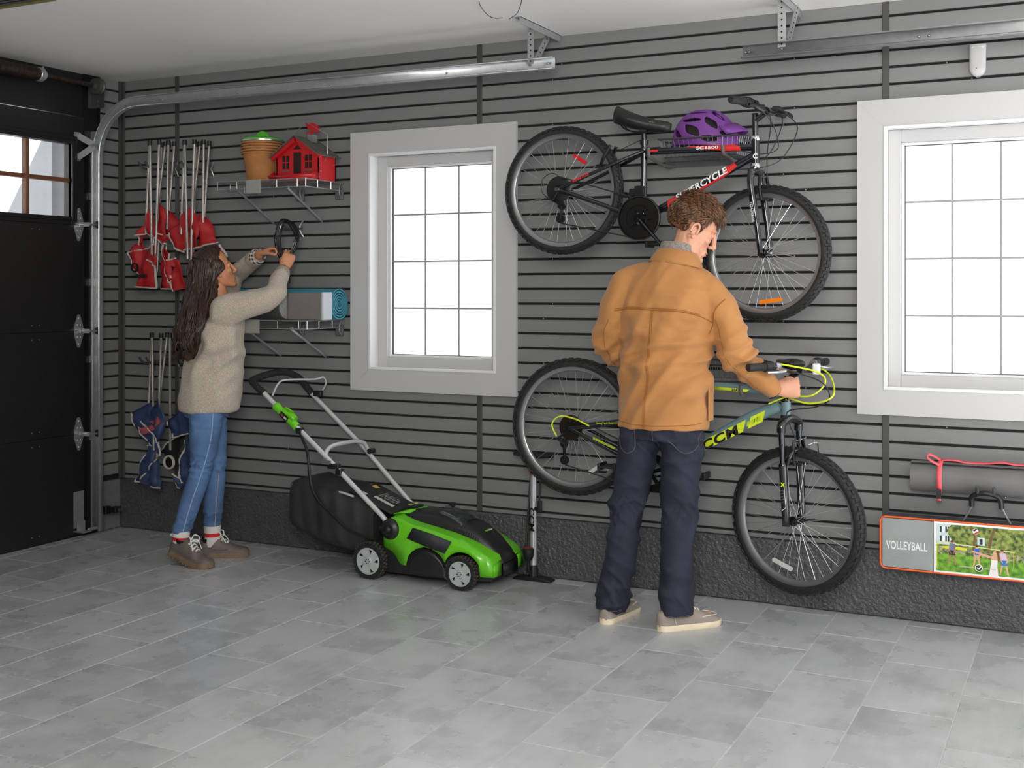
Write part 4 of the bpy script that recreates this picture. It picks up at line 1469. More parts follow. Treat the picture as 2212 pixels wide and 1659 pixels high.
def tube_text(rig, body, size, m, p0, p1, rad, along, lift=0.0, width=None, **kw):
    """lettering on the camera side of a tube p0 -> p1"""
    p0, p1 = Vector(p0), Vector(p1)
    d = (p1 - p0).normalized()
    up = Vector((0, -1, 0)).cross(d) * -1
    if up.z < 0: up = -up
    o = p0 + d * along + Vector((0, -rad - .0012, 0)) + up * lift - rig.loc
    return text(body, size, m, rig.root, o, d, up, width=width, **kw)


def saddle(rig, c, nose, m=M_BLACKP, L=.255, wmax=.075):
    """saddle from its rear-middle point towards the nose"""
    c, nose = Vector(c), Vector(nose)
    d = (nose - c).normalized()
    up = Vector((0, 0, 1)) - d * d.z
    up.normalize()
    lat = d.cross(up)
    secs = []
    for t in np.linspace(0, 1, 15):
        w = wmax * (1 - t) ** 1.1 * (1 if t > .12 else .55 + .45 * t / .12) + .020 * min(1, t * 3) * (1 if t < .93 else (1 - t) / .07 * .6 + .4)
        h = .040 - .016 * t if t < .95 else .016
        dz = .014 * (1 - t) ** 2 - .008 * math.sin(PI * t)
        secs.append((c + d * L * t + up * dz, lat * w, up * h))
    s_ = rig('saddle', MB().sections(secs, 20), M_BLACKP, smooth=70)
    rl = MB()
    for sg in (-1, 1):
        rl.tube(catmull([c + d * .03 + lat * .03 * sg - up * .02, c + d * .07 + lat * .02 * sg - up * .045, c + d * .15 + lat * .02 * sg - up * .045, c + d * .21 + lat * .012 * sg - up * .02], 4), .0035, 6)
    rig('rails', rl, M_BLACKM, s_)
    return s_, d, up, lat


def cockpit(rig, C, th, L, sweep, metal, lever_m, big):
    """handlebar with grips, shifters and brake levers"""
    C = Vector(C)
    lat = Vector((-math.sin(th), -math.cos(th), 0))     # towards the rider's left = camera side
    fw = Vector((math.cos(th), -math.sin(th), 0))
    ends = {}
    pts = []
    for t in (-1, -.55, -.2, 0, .2, .55, 1):
        pts.append(C + lat * (L * t) - fw * (sweep * max(0, abs(t) - .2)) + Vector((0, 0, .022 * min(1, max(0, abs(t) - .2) / .35))))
    hb_ = rig('handlebar', MB().tube(catmull(pts, 5), .0115, 12), metal)
    for s_ in (1, -1):
        e = pts[-1] if s_ > 0 else pts[0]
        i = pts[-2] if s_ > 0 else pts[1]
        d = (i - e).normalized()
        prof = [(0, .0145), (.004, .0165), (.05, .0162), (.085, .0165), (.088, .019), (.092, .0175)]
        rig('grip', MB().tube([e + d * a for a, b in prof], [b for a, b in prof], 14), M_GRIP)
        prof = [(.093, .019), (.098, .0225), (.115, .0225), (.122, .024), (.135, .022), (.139, .014)]
        rig('twist_shifter', MB().tube([e + d * a for a, b in prof], [b for a, b in prof], 16), M_BLACKP)
        b0 = e + d * .165
        bl = rig('brake_lever', MB().tube([b0 - d * .012, b0 + d * .012], .0165, 12).tube(catmull([b0, b0 + fw * .03 - Vector((0, 0, .012)), b0 + fw * .05 - d * .01 - Vector((0, 0, .016)), b0 + fw * .058 - d * .06 - Vector((0, 0, .02)), b0 + fw * .05 - d * .115 - Vector((0, 0, .02))], 5), [.009] * 5 + [.0075] * 11 + [.006] * 5 if False else .0065, 8), lever_m)
        ends[s_] = (b0 + fw * .035 - Vector((0, 0, .01)), b0)
    return ends, fw, lat


# ================================================================== upper bicycle: black with red decals
YB = -.33
cu = lambda x, y, dy=0.0: W(1080 + x / 2.9105, 190 + y / 2.9105, YB + dy)
rh, bb = cu(397, 645), cu(903, 822)
fh = cu(1668, 1040)
U = Rig(thing('bicycle', 'black bicycle with red decals hung beside the purple helmet', 'bicycle', rh, group='bicycles on wall racks'))
st_t, st_c = cu(907, 345), cu(908, 400)
ht_t, ht_b = cu(1606, 318), cu(1608, 490)
tt_f, tt_r = cu(1600, 372), cu(908, 402)
dt_f = cu(1602, 425)
mb = MB()
mb.tube([bb, st_t], .0148, 16).tube([tt_r, tt_f], .0152, 16).tube([bb, dt_f], .0178, 16).tube([ht_t, ht_b], .0185, 16)
mb.lathe([(0, -.036), (.021, -.036), (.021, .036), (0, .036)], bb, 'Y', 18)
for s_ in (-1, 1):
    o = Vector((0, s_, 0))
    mb.tube(catmull([st_c + o * .014, st_c.lerp(rh, .35) + o * .048, st_c.lerp(rh, .7) + o * .06, rh + o * .062], 4), .0085, 10)
    mb.tube(catmull([bb + o * .02, bb.lerp(rh, .3) + o * .036, bb.lerp(rh, .6) + o * .056, rh + o * .062], 4), .0095, 10)
    mb.cbox(rh + o * .06, (.03, .006, .03))
U('frame', mb, M_NAVYBLK)
for z in (ht_t, ht_b):
    U('headset_cup', MB().lathe([(0, -.010), (.021, -.010), (.0225, -.004), (.0225, .004), (.020, .010), (0, .010)], z, 'Z', 20), M_CHROME)
UW = wheel(U, 'rear_wheel', rh, .298, .024, 0, 36, 62, (M_REDREF, 58, .165, .075), roll=.05)
UF = wheel(U, 'front_wheel', fh, .294, .024, R(10), 36, 62, (M_ORREF, -82, .205, .105))
# saddle and post
sp_t = cu(905, 262)
U('seat_post', MB().tube([st_t + Vector((0, 0, -.02)), sp_t], .0125, 12).lathe([(0, -.008), (.02, -.008), (.02, .01), (0, .01)], st_t, 'Z', 14).cbox(sp_t, (.035, .04, .022)), M_GLOSSBLK)
sr, sn = cu(728, 188), cu(1075, 248)
s_, sd, su, sl = saddle(U, sr, sn, L=(sn - sr).length, wmax=.066)
text('SUPERCYCLE', .016, M_WHITEDECAL, U.root, sr + sd * .175 - Vector((0, .036, .004)) - U.loc, sd + Vector((0, .28, 0)), (0, -.2, 1), width=.062, shear=.2)
# fork, steered
th = R(10)
lat = Vector((-math.sin(th), -math.cos(th), 0)); fwv = Vector((math.cos(th), -math.sin(th), 0))
cr = cu(1612, 528)
mb = MB().tube([cr + lat * .05, cr - lat * .05], .016, 12).tube([ht_b, cr + Vector((0, 0, -.01))], .016, 14)
for s_ in (-1, 1):
    mb.tube(catmull([cr + lat * .048 * s_ + Vector((0, 0, .006)), cr + lat * .056 * s_ - Vector((0, 0, .06)), cr.lerp(fh, .62) + lat * .054 * s_, fh + lat * .05 * s_], 5), [.016] * 5 + [.0155] * 5 + [.0125] * 5 + [.010], 12)
    mb.cbox(fh + lat * .05 * s_, (.022, .008, .026))
U('fork', mb, M_NAVYBLK)
text('SUPERCYCLE', .015, M_WHITEDECAL, U.root, cr.lerp(fh, .62) + lat * .054 + Vector((-.004, -.0165, 0)) - U.loc, cr - fh, (-1, 0, .1), width=.085)
# stem and cockpit
CB = Vector((4.012, YB - .004, 2.185))
st = cu(1604, 160)
mb = MB().tube([ht_t, st], .0125, 14).tube([st.lerp(ht_t, .30), CB], .0125, 12).lathe([(0, -.022), (.018, -.022), (.018, .022), (0, .022)], CB, 'Y', 16)
U('stem', mb, M_GLOSSBLK)
ends, fw, lt = cockpit(U, CB, th, .27, .05, M_GLOSSBLK, M_BLACKM, False)
# drivetrain
cr_y = Vector((0, -.055, 0))
cs = bb + cr_y
mb = MB().lathe([(.060, -.006), (.090, -.006), (.093, -.003), (.093, .003), (.090, .004), (.060, .004), (.060, -.006)], cs, 'Y', 40)
for k in range(5):
    a = 2 * PI * k / 5
    mb.beam(cs + Vector((math.cos(a), 0, math.sin(a))) * .012, cs + Vector((math.cos(a), 0, math.sin(a))) * .064, .016, .006, up=(0, 1, 0))
mb.lathe([(.04, .006), (.070, .006), (.070, .012), (.04, .012), (.04, .006)], cs, 'Y', 36).lathe([(.03, .014), (.052, .014), (.052, .02), (.03, .02), (.03, .014)], cs, 'Y', 30)
ck = U('chainset', mb, M_CASS)
U('chain_guard', MB().lathe([(.094, -.010), (.099, -.009), (.099, .004), (.094, .005), (.094, -.010)], cs, 'Y', 40), M_BLACKP, ck)
ce = bb + (cu(1010, 945) - cu(903, 822)).normalized() * .165 + Vector((0, -.075, 0))
crk = U('crank_arm', MB().tube([bb + Vector((0, -.07, 0)), ce], [.015, .011], 10, flat=(1, .7)).lathe([(0, -.012), (.016, -.012), (.018, .0), (0, .0)], bb + Vector((0, -.072, 0)), 'Y', 14), M_GLOSSBLK)
ce2 = bb * 2 - ce; ce2.y = bb.y + .075
U('crank_arm', MB().tube([bb + Vector((0, .06, 0)), ce2], [.015, .011], 10, flat=(1, .7)), M_GLOSSBLK)
for e, sg in ((ce, -1), (ce2, 1)):
    pb = e + Vector((0, sg * .055, 0))
    U('pedal', MB().cbox(pb, (.085, .088, .008)).cbox(pb + Vector((.036, 0, 0)), (.014, .088, .026)).cbox(pb - Vector((.036, 0, 0)), (.014, .088, .026)).cyl(e, pb, .007), M_BLACKP, bevel=.003)
mb = MB()
for k, rr in enumerate((.060, .052, .045, .039, .034)):
    mb.lathe([(.012, -.048 + k * .006), (rr, -.048 + k * .006), (rr, -.0455 + k * .006), (.012, -.0455 + k * .006)], rh, 'Y', 28)
cas = U('cassette', mb, M_CASS)
U('guard_disc', MB().lathe([(.02, -.052), (.058, -.052), (.062, -.050), (.02, -.049)], rh, 'Y', 30), M_BLACKP, cas)
U('axle_nut', MB().lathe([(0, -.078), (.010, -.078), (.010, -.064), (0, -.064)], rh, 'Y', 10), M_CHROME)
j1, j2 = rh + Vector((.018, -.055, -.075)), rh + Vector((.012, -.055, -.135))
mb = MB().tube([rh + Vector((.0, -.06, -.01)), rh + Vector((-.022, -.065, -.05)), j1, j2], .010, 8, flat=(1, .6)).lathe([(0, -.008), (.018, -.008), (.018, .008), (0, .008)], j1, 'Y', 14).lathe([(0, -.008), (.02, -.008), (.02, .008), (0, .008)], j2, 'Y', 14)
U('rear_derailleur', mb, M_BLACKM)
yv = Vector((0, -.055, 0))
tp0, tp1 = cs + Vector((-.02, 0, .09)), rh + yv + Vector((.01, 0, .058))
U('chain', MB().tube([tp0, tp1], .0036, 6).tube([cs + Vector((-.015, 0, -.09)), j2 + Vector((.004, 0, -.02))], .0036, 6).tube([j1 + Vector((.018, 0, .0)), rh + yv + Vector((.03, 0, -.05))], .0036, 6), M_CHAIN)
U('front_derailleur', MB().cbox(bb + Vector((-.015, -.045, .115)), (.07, .02, .035)).cbox(bb + Vector((-.01, -.02, .13)), (.04, .04, .03)), M_BLACKM, bevel=.004)
# brakes
def vbrake(rig, c, axis, upv, m=M_GLOSSBLK):
    mb = MB()
    for s_ in (-1, 1):
        a = c + axis * .042 * s_
        mb.tube(catmull([a - upv * .02, a + upv * .03 + axis * .006 * s_, a + upv * .085 - axis * .008 * s_], 4), .0075, 8)
        mb.cbox(a - upv * .015 - axis * .012 * s_, (.05, .014, .012))
    br = rig('brake_arms', mb, m)
    rig('brake_cable_end', MB().tube([c + axis * .05 + upv * .08, c - axis * .055 + upv * .083], .0016, 5).cyl(c - axis * .03 + upv * .082, c - axis * .06 + upv * .084, .004), M_CHROME, br)


dirf = (fh - cr).normalized()
vbrake(U, cr.lerp(fh, .30) + fwv * .028, lat, -dirf, M_BLACKM)
dirr = (rh - st_c).normalized()
vbrake(U, st_c.lerp(rh, .46) + Vector((-.005, 0, .03)), Vector((0, -1, 0)), Vector((.45, 0, .9)), M_BLACKM)
# cables
eL, eR = ends[1][0], ends[-1][0]
U('cable', MB().tube(catmull([eL, eL + Vector((.03, .03, -.06)), ht_b + Vector((.055, -.02, .05)), cr.lerp(fh, .18) + Vector((.04, 0, .02))], 6), .0022, 6), M_BLACKP)
U('cable', MB().tube(catmull([eR, eR + Vector((.07, -.03, -.08)), ht_b + Vector((.11, .02, .03)), ht_b + Vector((.03, -.02, -.01)), dt_f.lerp(bb, .15) + Vector((0, -.02, -.02))], 6), .0022, 6), M_BLACKP)
U('cable', MB().tube(catmull([ends[1][1], ends[1][1] + Vector((.05, .1, -.07)), ht_b + Vector((.085, .05, .08)), ht_b + Vector((.03, .0, .05)), tt_f.lerp(tt_r, .1) + Vector((0, -.012, -.016))], 6), .0022, 6), M_BLACKP)
U('cable', MB().tube(catmull([ends[-1][1], ends[-1][1] + Vector((.05, -.08, -.07)), ht_b + Vector((.05, .0, .04)), dt_f.lerp(bb, .1) + Vector((0, -.015, .0))], 6), .0022, 6), M_BLACKP)
U('cable', MB().tube(catmull([rh + Vector((.03, -.06, .04)), rh + Vector((-.02, -.07, .075)), rh + Vector((-.07, -.07, .05)), rh + Vector((-.075, -.07, -.01)), rh + Vector((-.02, -.07, -.055))], 6), .0022, 6), M_BLACKP)
U('cable', MB().tube([tt_r + Vector((.02, -.012, -.02)), st_c + Vector((-.01, -.02, .05)), st_c.lerp(rh, .40) + Vector((0, 0, .06))], .0018, 5), M_BLACKP)

# decals
d = (dt_f - bb).normalized(); ln = (dt_f - bb).length
up = Vector((-d.z, 0, d.x))


def decal(rig, p0, dirv, upv, rad, poly, m, name='decal', lift=.0008):
    """flat sticker shape (along, across) wrapped over the camera side of a tube of radius rad"""
    bm = bmesh.new()
    vs = [bm.verts.new((a, b, 0)) for a, b in poly]
    bm.faces.new(vs)
    bmesh.ops.triangulate(bm, faces=bm.faces[:])
    bmesh.ops.subdivide_edges(bm, edges=bm.edges[:], cuts=4, use_grid_fill=True)
    for v in bm.verts:
        a, b = v.co.x, v.co.y
        an = max(-1.4, min(1.4, b / rad))
        q = Vector(p0) + dirv * a + upv * (rad + lift) * math.sin(an) + Vector((0, -1, 0)) * (rad + lift) * math.cos(an) - rig.loc
        v.co = q
    me = bpy.data.meshes.new(name)
    bm.to_mesh(me); bm.free()
    me.materials.append(m)
    return place(name, me, rig.root)


decal(U, bb, d, up, .0178, [(.12, -.022), (ln - .16, -.022), (ln - .085, -.006), (ln - .09, .022), (ln - .125, .022), (ln - .165, -.010), (.13, -.010)], M_REDDECAL)
decal(U, bb, d, up, .0178, [(.125, -.02), (.17, -.02), (.19, .016), (.14, .018)], M_REDDECAL)
tube_text(U, 'SUPERCYCLE', .038, M_WHITEDECAL, bb, dt_f, .0188, ln - .39, -.0095, width=.262, bold=.0011, shear=.2)
d2 = (tt_f - tt_r).normalized(); l2 = (tt_f - tt_r).length
up2 = Vector((-d2.z, 0, d2.x))
decal(U, tt_r, d2, up2, .0152, [(l2 - .175, .004), (l2 - .125, -.014), (l2 - .055, -.016), (l2 - .06, .004), (l2 - .09, .018), (l2 - .30, .020), (l2 - .30, .013), (l2 - .175, .014)], M_REDDECAL)
tube_text(U, 'SC1500', .017, M_WHITEDECAL, tt_r, tt_f, .0158, l2 - .255, -.001, width=.10, bold=.0005)
decal(U, tt_r, d2, up2, .0152, [(.02, -.006), (.07, -.002), (.07, .005), (.03, .008)], M_REDDECAL)
d3 = (rh - st_c).normalized()
text('SUPERCYCLE', .014, M_REDDECAL, U.root, st_c.lerp(rh, .80) + Vector((0, -.071, -.003)) - U.loc, -d3, (0, 0, 1), width=.085, bold=.0006)
text('C', .03, M_WHITEDECAL, U.root, ht_b + Vector((-.008, -.0195, .03)) - U.loc, (1, 0, 0), (0, 0, 1), bold=.001)

# ================================================================== wall rack with basket, holding a bicycle by two hooks


def bike_rack(label, x0, x1, z0, z1, hooks, ztube):
    t = thing('bike_rack', label, 'bike rack', (x0, 0, z0), group='bicycle wall racks')
    M = mat('grey_rack_wire', (82, 83, 84), .4, .5)
    w, d, h = x1 - x0, .225, z1 - z0
    MB().tube([(0, -.008, h), (w, -.008, h), (w - .03, -d, h - .012), (.03, -d, h - .012)], .0045, 8, closed=True).build('basket_rim', M, t)
    MB().tube([(.02, -.01, 0), (w - .02, -.01, 0), (w - .05, -d + .03, 0), (.05, -d + .03, 0)], .003, 6, closed=True).build('basket_base', M, t)
    mb = MB()
    n = 16
    for k in range(n + 1):
        u = k / n
        mb.tube([(w * u, -.008, h), (.02 + (w - .04) * u, -.01, 0), (.05 + (w - .1) * u, -d + .03, 0), (.03 + (w - .06) * u, -d, h - .012)], .0016, 5)
    for k in range(1, 9):
        v = k / 9
        mb.tube([(.03 * v, -.008 - (d - .008) * v, h - .012 * v), (.02 + .03 * v, -.01 - (d - .04) * v, 0), (w - .02 - .03 * v, -.01 - (d - .04) * v, 0), (w - .03 * v, -.008 - (d - .008) * v, h - .012 * v)], .0016, 5)
    tag(mb.build('basket_wires', M_WIRE if False else mat('pale_rack_wire', (140, 142, 144), .3, .6), t), kind='stuff')
    MB().cbox((w / 2, -.005, -.012), (w + .02, .01, .03)).build('wall_rail', M_GREYP, t, bevel=.003)
    for hx in hooks:
        zz = ztube(hx) - z0
        MB().tube(catmull([(hx - x0, -.006, -.02), (hx - x0, -.16, -.03), (hx - x0, YB + .02, zz - .030), (hx - x0, YB - .026, zz - .022), (hx - x0, YB - .034, zz + .012)], 7), .0085, 10).build('hook_arm', mat('grey_hook_foam', (96, 92, 88), .7), t)
    return t


hx1, hx2 = W(1401, 330, YB - .03).x, W(1562, 330, YB - .03).x
tz = lambda x: tt_r.z + (tt_f.z - tt_r.z) * (x - tt_r.x) / (tt_f.x - tt_r.x)
bike_rack('upper wall rack with wire basket under the purple helmet', 3.455, 3.885, 2.028, 2.12, (hx1, hx2), tz)

# ================================================================== purple helmet in the basket
M_PURPLE = mat('purple_helmet_shell', (122, 62, 150), .38)
hm = thing('bicycle_helmet', 'purple vented bicycle helmet sitting in the wire basket', 'helmet', (3.672, -.118, 2.066))
A_, B_, C_ = .150, .098, .165


def hpoint(u, v, k=1.0):
    """u round, v 0 rim..1 crown; front (visor) towards +x"""
    a = 2 * PI * u
    e = v * PI / 2
    ca, sa = math.cos(a), math.sin(a)
    rx = A_ * (1.02 if ca > 0 else 1.0)
    return Vector((rx * ca * math.cos(e) ** .8 * k, B_ * sa * math.cos(e) ** .8 * k, .01 + C_ * math.sin(e) ** 1.05 * k + .012 * ca * (1 - v) * -1))


VENTS = [(-.108, .066, .013, .030, .55), (-.034, .078, .038, .020, -.35), (-.042, .126, .044, .0095, .04), (-.02, .160, .042, .006, 0), (.050, .108, .034, .015, -.55), (.070, .143, .036, .008, -.6), (.045, .036, .032, .014, 0), (.108, .058, .013, .017, .5)]


def vent(p):
    for (x, z, a, b, r_) in VENTS:
        dx, dz = p.x - x, (p.z - z) * 1.0
        c_, s_ = math.cos(r_), math.sin(r_)
        uu, vv = (dx * c_ + dz * s_) / a, (-dx * s_ + dz * c_) / b
        if abs(uu + .35 * vv) ** 3.2 + abs(vv) ** 3.2 < 1: return True
    return False


NU, NV = 300, 110
pts = [[hpoint(i / NU, j / NV) for i in range(NU)] for j in range(NV + 1)]
vs = [p for row in pts for p in row]
fs = []
for j in range(NV):
    for i in range(NU):
        i2 = (i + 1) % NU
        cpt = (pts[j][i] + pts[j + 1][i2]) / 2
        if not vent(cpt):
            fs.append((j * NU + i, j * NU + i2, (j + 1) * NU + i2, (j + 1) * NU + i))
MB().add(vs, fs).build('shell', M_PURPLE, hm, smooth=180, solid=.010)
MB().grid(lambda u, v: hpoint(u, v * .98, .86), 40, 16, True).build('foam_liner', mat('dark_liner', (40, 36, 34), .9), hm, smooth=180)
vz = []
for sgn in np.linspace(-1, 1, 13):
    for t in (0, .5, 1):
        yy = B_ * .86 * sgn
        xx = A_ * 1.0 * math.sqrt(max(0, 1 - (sgn * .86) ** 2)) * .80 + .028
        vz.append((xx + .052 * t * (1 - .35 * sgn * sgn), yy, .088 - .036 * t + .02 * (1 - sgn * sgn)))
MB().add(vz, [(i * 3 + k, i * 3 + k + 1, i * 3 + k + 4, i * 3 + k + 3) for i in range(12) for k in range(2)]).build('visor', M_PURPLE, hm, solid=.006)

# ================================================================== lower bicycle: teal and lime, held by the man
cl = lambda x, y, dy=0.0: W(1080 + x / 2.6976, 720 + y / 2.6976, YB + dy)
rh, fh = cl(437, 543), cl(1728, 1090)
bb = cl(900, 800)
Lb = Rig(thing('bicycle', 'teal and lime bicycle held by the man in the ochre jacket', 'bicycle', rh, group='bicycles on wall racks'))
ht_t, ht_b = cl(1667, 385), cl(1667, 488)
tt_f, tt_r = cl(1640, 365), cl(905, 282)
tt_m = cl(1440, 322)
dt_f = cl(1630, 425)
dt_m = cl(1450, 500)
st_t = cl(880, 235)
mb = MB()
mb.tube([bb, st_t], .0165, 16)
mb.tube(catmull([tt_r, cl(1200, 302), tt_m, tt_f], 6), .0165, 16)
mb.tube(catmull([bb, cl(1180, 650), dt_m, dt_f], 6), [.026] * 6 + [.026] * 6 + [.027] * 6 + [.024], 18, flat=(.75, 1.0))
mb.tube([ht_t, ht_b], .0205, 18)
mb.lathe([(0, -.036), (.022, -.036), (.022, .036), (0, .036)], bb, 'Y', 18)
Lb('frame', mb, M_TEALP)
mb = MB()
piv = cl(820, 560)
for s_ in (-1, 1):
    o = Vector((0, s_, 0))
    mb.tube(catmull([rh + o * .062, rh.lerp(piv, .35) + o * .058 + Vector((0, 0, .012)), cl(700, 520) + o * .045, piv + o * .03], 5), .0105, 10)
    mb.tube(catmull([rh + o * .062, rh.lerp(bb, .4) + o * .058, rh.lerp(bb, .7) + o * .042, bb + o * .028], 5), .0105, 10)
    mb.cbox(rh + o * .06, (.04, .007, .04))
mb.cyl(piv - Vector((0, .035, 0)), piv + Vector((0, .035, 0)), .014)
Lb('swing_arm', mb, M_GLOSSBLK)
text('SwingTech Suspension', .013, M_LIME, Lb.root, cl(560, 528, -.07) - Lb.loc + Vector((0, 0, -.002)), cl(700, 522) - cl(560, 528), (0, 0, 1))
text('SUSPENSION SERIES', .013, M_LIME, Lb.root, cl(540, 618, -.07) - Lb.loc + Vector((0, 0, .002)), cl(660, 676) - cl(540, 618), (0, 0, 1), bold=.0006)
for z in (ht_t, ht_b):
    Lb('headset_cup', MB().lathe([(0, -.010), (.022, -.010), (.0235, -.003), (.0235, .003), (.021, .010), (0, .010)], z, 'Z', 20), M_GLOSSBLK)
LW = wheel(Lb, 'rear_wheel', rh, .318, .027, 0, 36, 54, (M_CLREF, -58, .215, .10), rimw=.014)
LF = wheel(Lb, 'front_wheel', fh, .314, .027, R(17), 36, 54, (M_CLREF, -108, .205, .10), rimw=.014)
Lb('seat_post', MB().tube([st_t, st_t + Vector((-.02, 0, .10))], .0135, 12), M_GLOSSBLK)
saddle(Lb, st_t + Vector((-.10, 0, .125)), st_t + Vector((.15, 0, .115)), L=.255, wmax=.066)
# suspension fork
th = R(17)
lat = Vector((-math.sin(th), -math.cos(th), 0)); fwv = Vector((math.cos(th), -math.sin(th), 0))
cr = cl(1690, 530)
mb = MB().tube([ht_b, cr + Vector((0, 0, .01))], .019, 14)
mb.tube(catmull([cr + lat * .072 - Vector((0, 0, .03)), cr + lat * .066 + Vector((0, 0, .004)), cr + lat * .02 + Vector((0, 0, .022)), cr - lat * .02 + Vector((0, 0, .022)), cr - lat * .066 + Vector((0, 0, .004)), cr - lat * .072 - Vector((0, 0, .03))], 5), .019, 14)
fk = Lb('fork_crown', mb, M_GLOSSBLK)
axd = (fh - cr).normalized()
for s_ in (1, -1):
    top = cr + lat * .072 * s_ - Vector((0, 0, .02))
    bot = fh + lat * .066 * s_ + fwv * -.012
    dd = (bot - top)
    Lb('stanchion', MB().tube([top, top + dd * .42], .0125, 14), M_CHROME if False else mat('dark_chrome', (90, 92, 96), .15, 1.0))
    lg = Lb('fork_leg', MB().tube([top + dd * .36, top + dd * .38, top + dd * .40, top + dd * .9, top + dd], [.016, .019, .0178, .0165, .012], 16).cbox(bot, (.03, .012, .035)), M_GLOSSBLK)
    if s_ > 0:
        LOGO = top + dd * .80 + Vector((-.006, -.019, 0))
Lb('brake_arch', MB().tube(catmull([cr.lerp(fh, .40) + lat * .066 + fwv * .012, cr.lerp(fh, .28) + lat * .05 + fwv * .03, cr.lerp(fh, .28) - lat * .05 + fwv * .03, cr.lerp(fh, .40) - lat * .066 + fwv * .012], 5), .011, 10), M_GLOSSBLK)
lt_ = Vector((1, 0, 0))
Lb('fork_stripe', MB().tube([LOGO + lt_ * .012 - axd * .075 + Vector((0, -.001, 0)), LOGO + lt_ * .013 - axd * .01 + Vector((0, -.001, 0)), LOGO + lt_ * .014 + axd * .012 + Vector((0, -.001, 0)), LOGO - lt_ * .004 + axd * .026 + Vector((0, -.002, 0))], .0011, 6), M_WHITEDECAL)
for k in range(5):
    Lb('fork_glyph', MB().tube([LOGO - lt_ * .004 - axd * (.055 - .012 * k), LOGO + lt_ * .008 - axd * (.060 - .012 * k), LOGO + lt_ * .008 - axd * (.053 - .012 * k)], .0006, 5), mat('grey_print', (150, 150, 150), .4))
text('X', .022, M_LIME, Lb.root, LOGO + Vector((-.006, -.002, .075)) - Lb.loc, (1, 0, 0), (0, 0, 1), bold=.001)
vbrake(Lb, cr.lerp(fh, .36) + fwv * .034, lat, -axd, M_GLOSSBLK)
Lb('cable_noodle', MB().tube(catmull([cr.lerp(fh, .22) + fwv * .05 - lat * .05, cr.lerp(fh, .20) + fwv * .07 - lat * .09, cr.lerp(fh, .30) + fwv * .07 - lat * .10], 6), .003, 6), M_CHROME)
# stem, cockpit
CB = Vector((4.148, YB - .008, 1.085))
st = ht_t + Vector((.006, 0, .10))
Lb('stem', MB().tube([ht_t, st], .013, 14).tube([st - Vector((0, 0, .02)), CB], .014, 12).lathe([(0, -.024), (.02, -.024), (.02, .024), (0, .024)], CB, 'Y', 16), M_GLOSSBLK)
ends, fw, lt = cockpit(Lb, CB, R(19), .305, .06, M_GLOSSBLK, mat('silver_lever', (196, 198, 202), .25, .8), True)
# bell and white reflector on the bar, dark stem pad
Lb('bar_pad', MB().ell(CB + lt * .05 + Vector((0, 0, .03)), (.055, .05, .022), 16, 8).cbox(CB + lt * .10 + Vector((-.01, 0, .042)), (.05, .04, .012)), M_BLACKP)
Lb('bar_reflector', MB().cbox(CB - lt * .09 + fw * .03 + Vector((0, 0, .002)), (.03, .035, .048)), M_WHITEDECAL, bevel=.006)
# drivetrain
cs = bb + Vector((0, -.055, 0))
mb = MB().lathe([(.055, -.006), (.085, -.006), (.088, 0), (.085, .004), (.055, .004), (.055, -.006)], cs, 'Y', 40)
for k in range(5):
    a = 2 * PI * k / 5 + .3
    mb.beam(cs + Vector((math.cos(a), 0, math.sin(a))) * .012, cs + Vector((math.cos(a), 0, math.sin(a))) * .06, .016, .006, up=(0, 1, 0))
Lb('chainset', mb, M_CASS)
pe = cl(1185, 868)
ce = bb + Vector((pe.x - bb.x, 0, pe.z - bb.z)).normalized() * .165 + Vector((0, .075, 0))
ce2 = bb * 2 - ce; ce2.y = bb.y - .075
for e, y in ((ce, .06), (ce2, -.07)):
    Lb('crank_arm', MB().tube([bb + Vector((0, y, 0)), e], [.015, .011], 10, flat=(1, .7)), M_GLOSSBLK)
    sg = 1 if y > 0 else -1
    pb = e + Vector((0, sg * .055, 0))
    pd_ = Lb('pedal', MB().cbox(pb, (.085, .09, .010)).cbox(pb + Vector((.036, 0, 0)), (.014, .09, .03)).cbox(pb - Vector((.036, 0, 0)), (.014, .09, .03)).cyl(e, pb, .007), M_BLACKP, bevel=.003)
mb = MB()
for k, rr in enumerate((.058, .050, .043, .037, .032)):
    mb.lathe([(.012, -.048 + k * .006), (rr, -.048 + k * .006), (rr, -.0455 + k * .006), (.012, -.0455 + k * .006)], rh, 'Y', 28)
Lb('cassette', mb, mat('bronze_sprocket', (48, 40, 34), .4, .7))
j1, j2 = rh + Vector((-.03, -.055, -.075)), rh + Vector((-.028, -.055, -.15))
Lb('rear_derailleur', MB().tube([rh + Vector((-.03, -.06, -.03)), rh + Vector((-.06, -.065, -.05)), j1, j2], .012, 8, flat=(1, .6)).lathe([(0, -.008), (.018, -.008), (.018, .008), (0, .008)], j1, 'Y', 14).lathe([(0, -.008), (.02, -.008), (.02, .008), (0, .008)], j2, 'Y', 14), M_BLACKM)
yv = Vector((0, -.055, 0))
Lb('chain', MB().tube([cs + Vector((-.02, 0, .085)), rh + yv + Vector((.01, 0, .052))], .0036, 6).tube([cs + Vector((-.015, 0, -.085)), j2 + Vector((.004, 0, -.02))], .0036, 6), M_CHAIN)
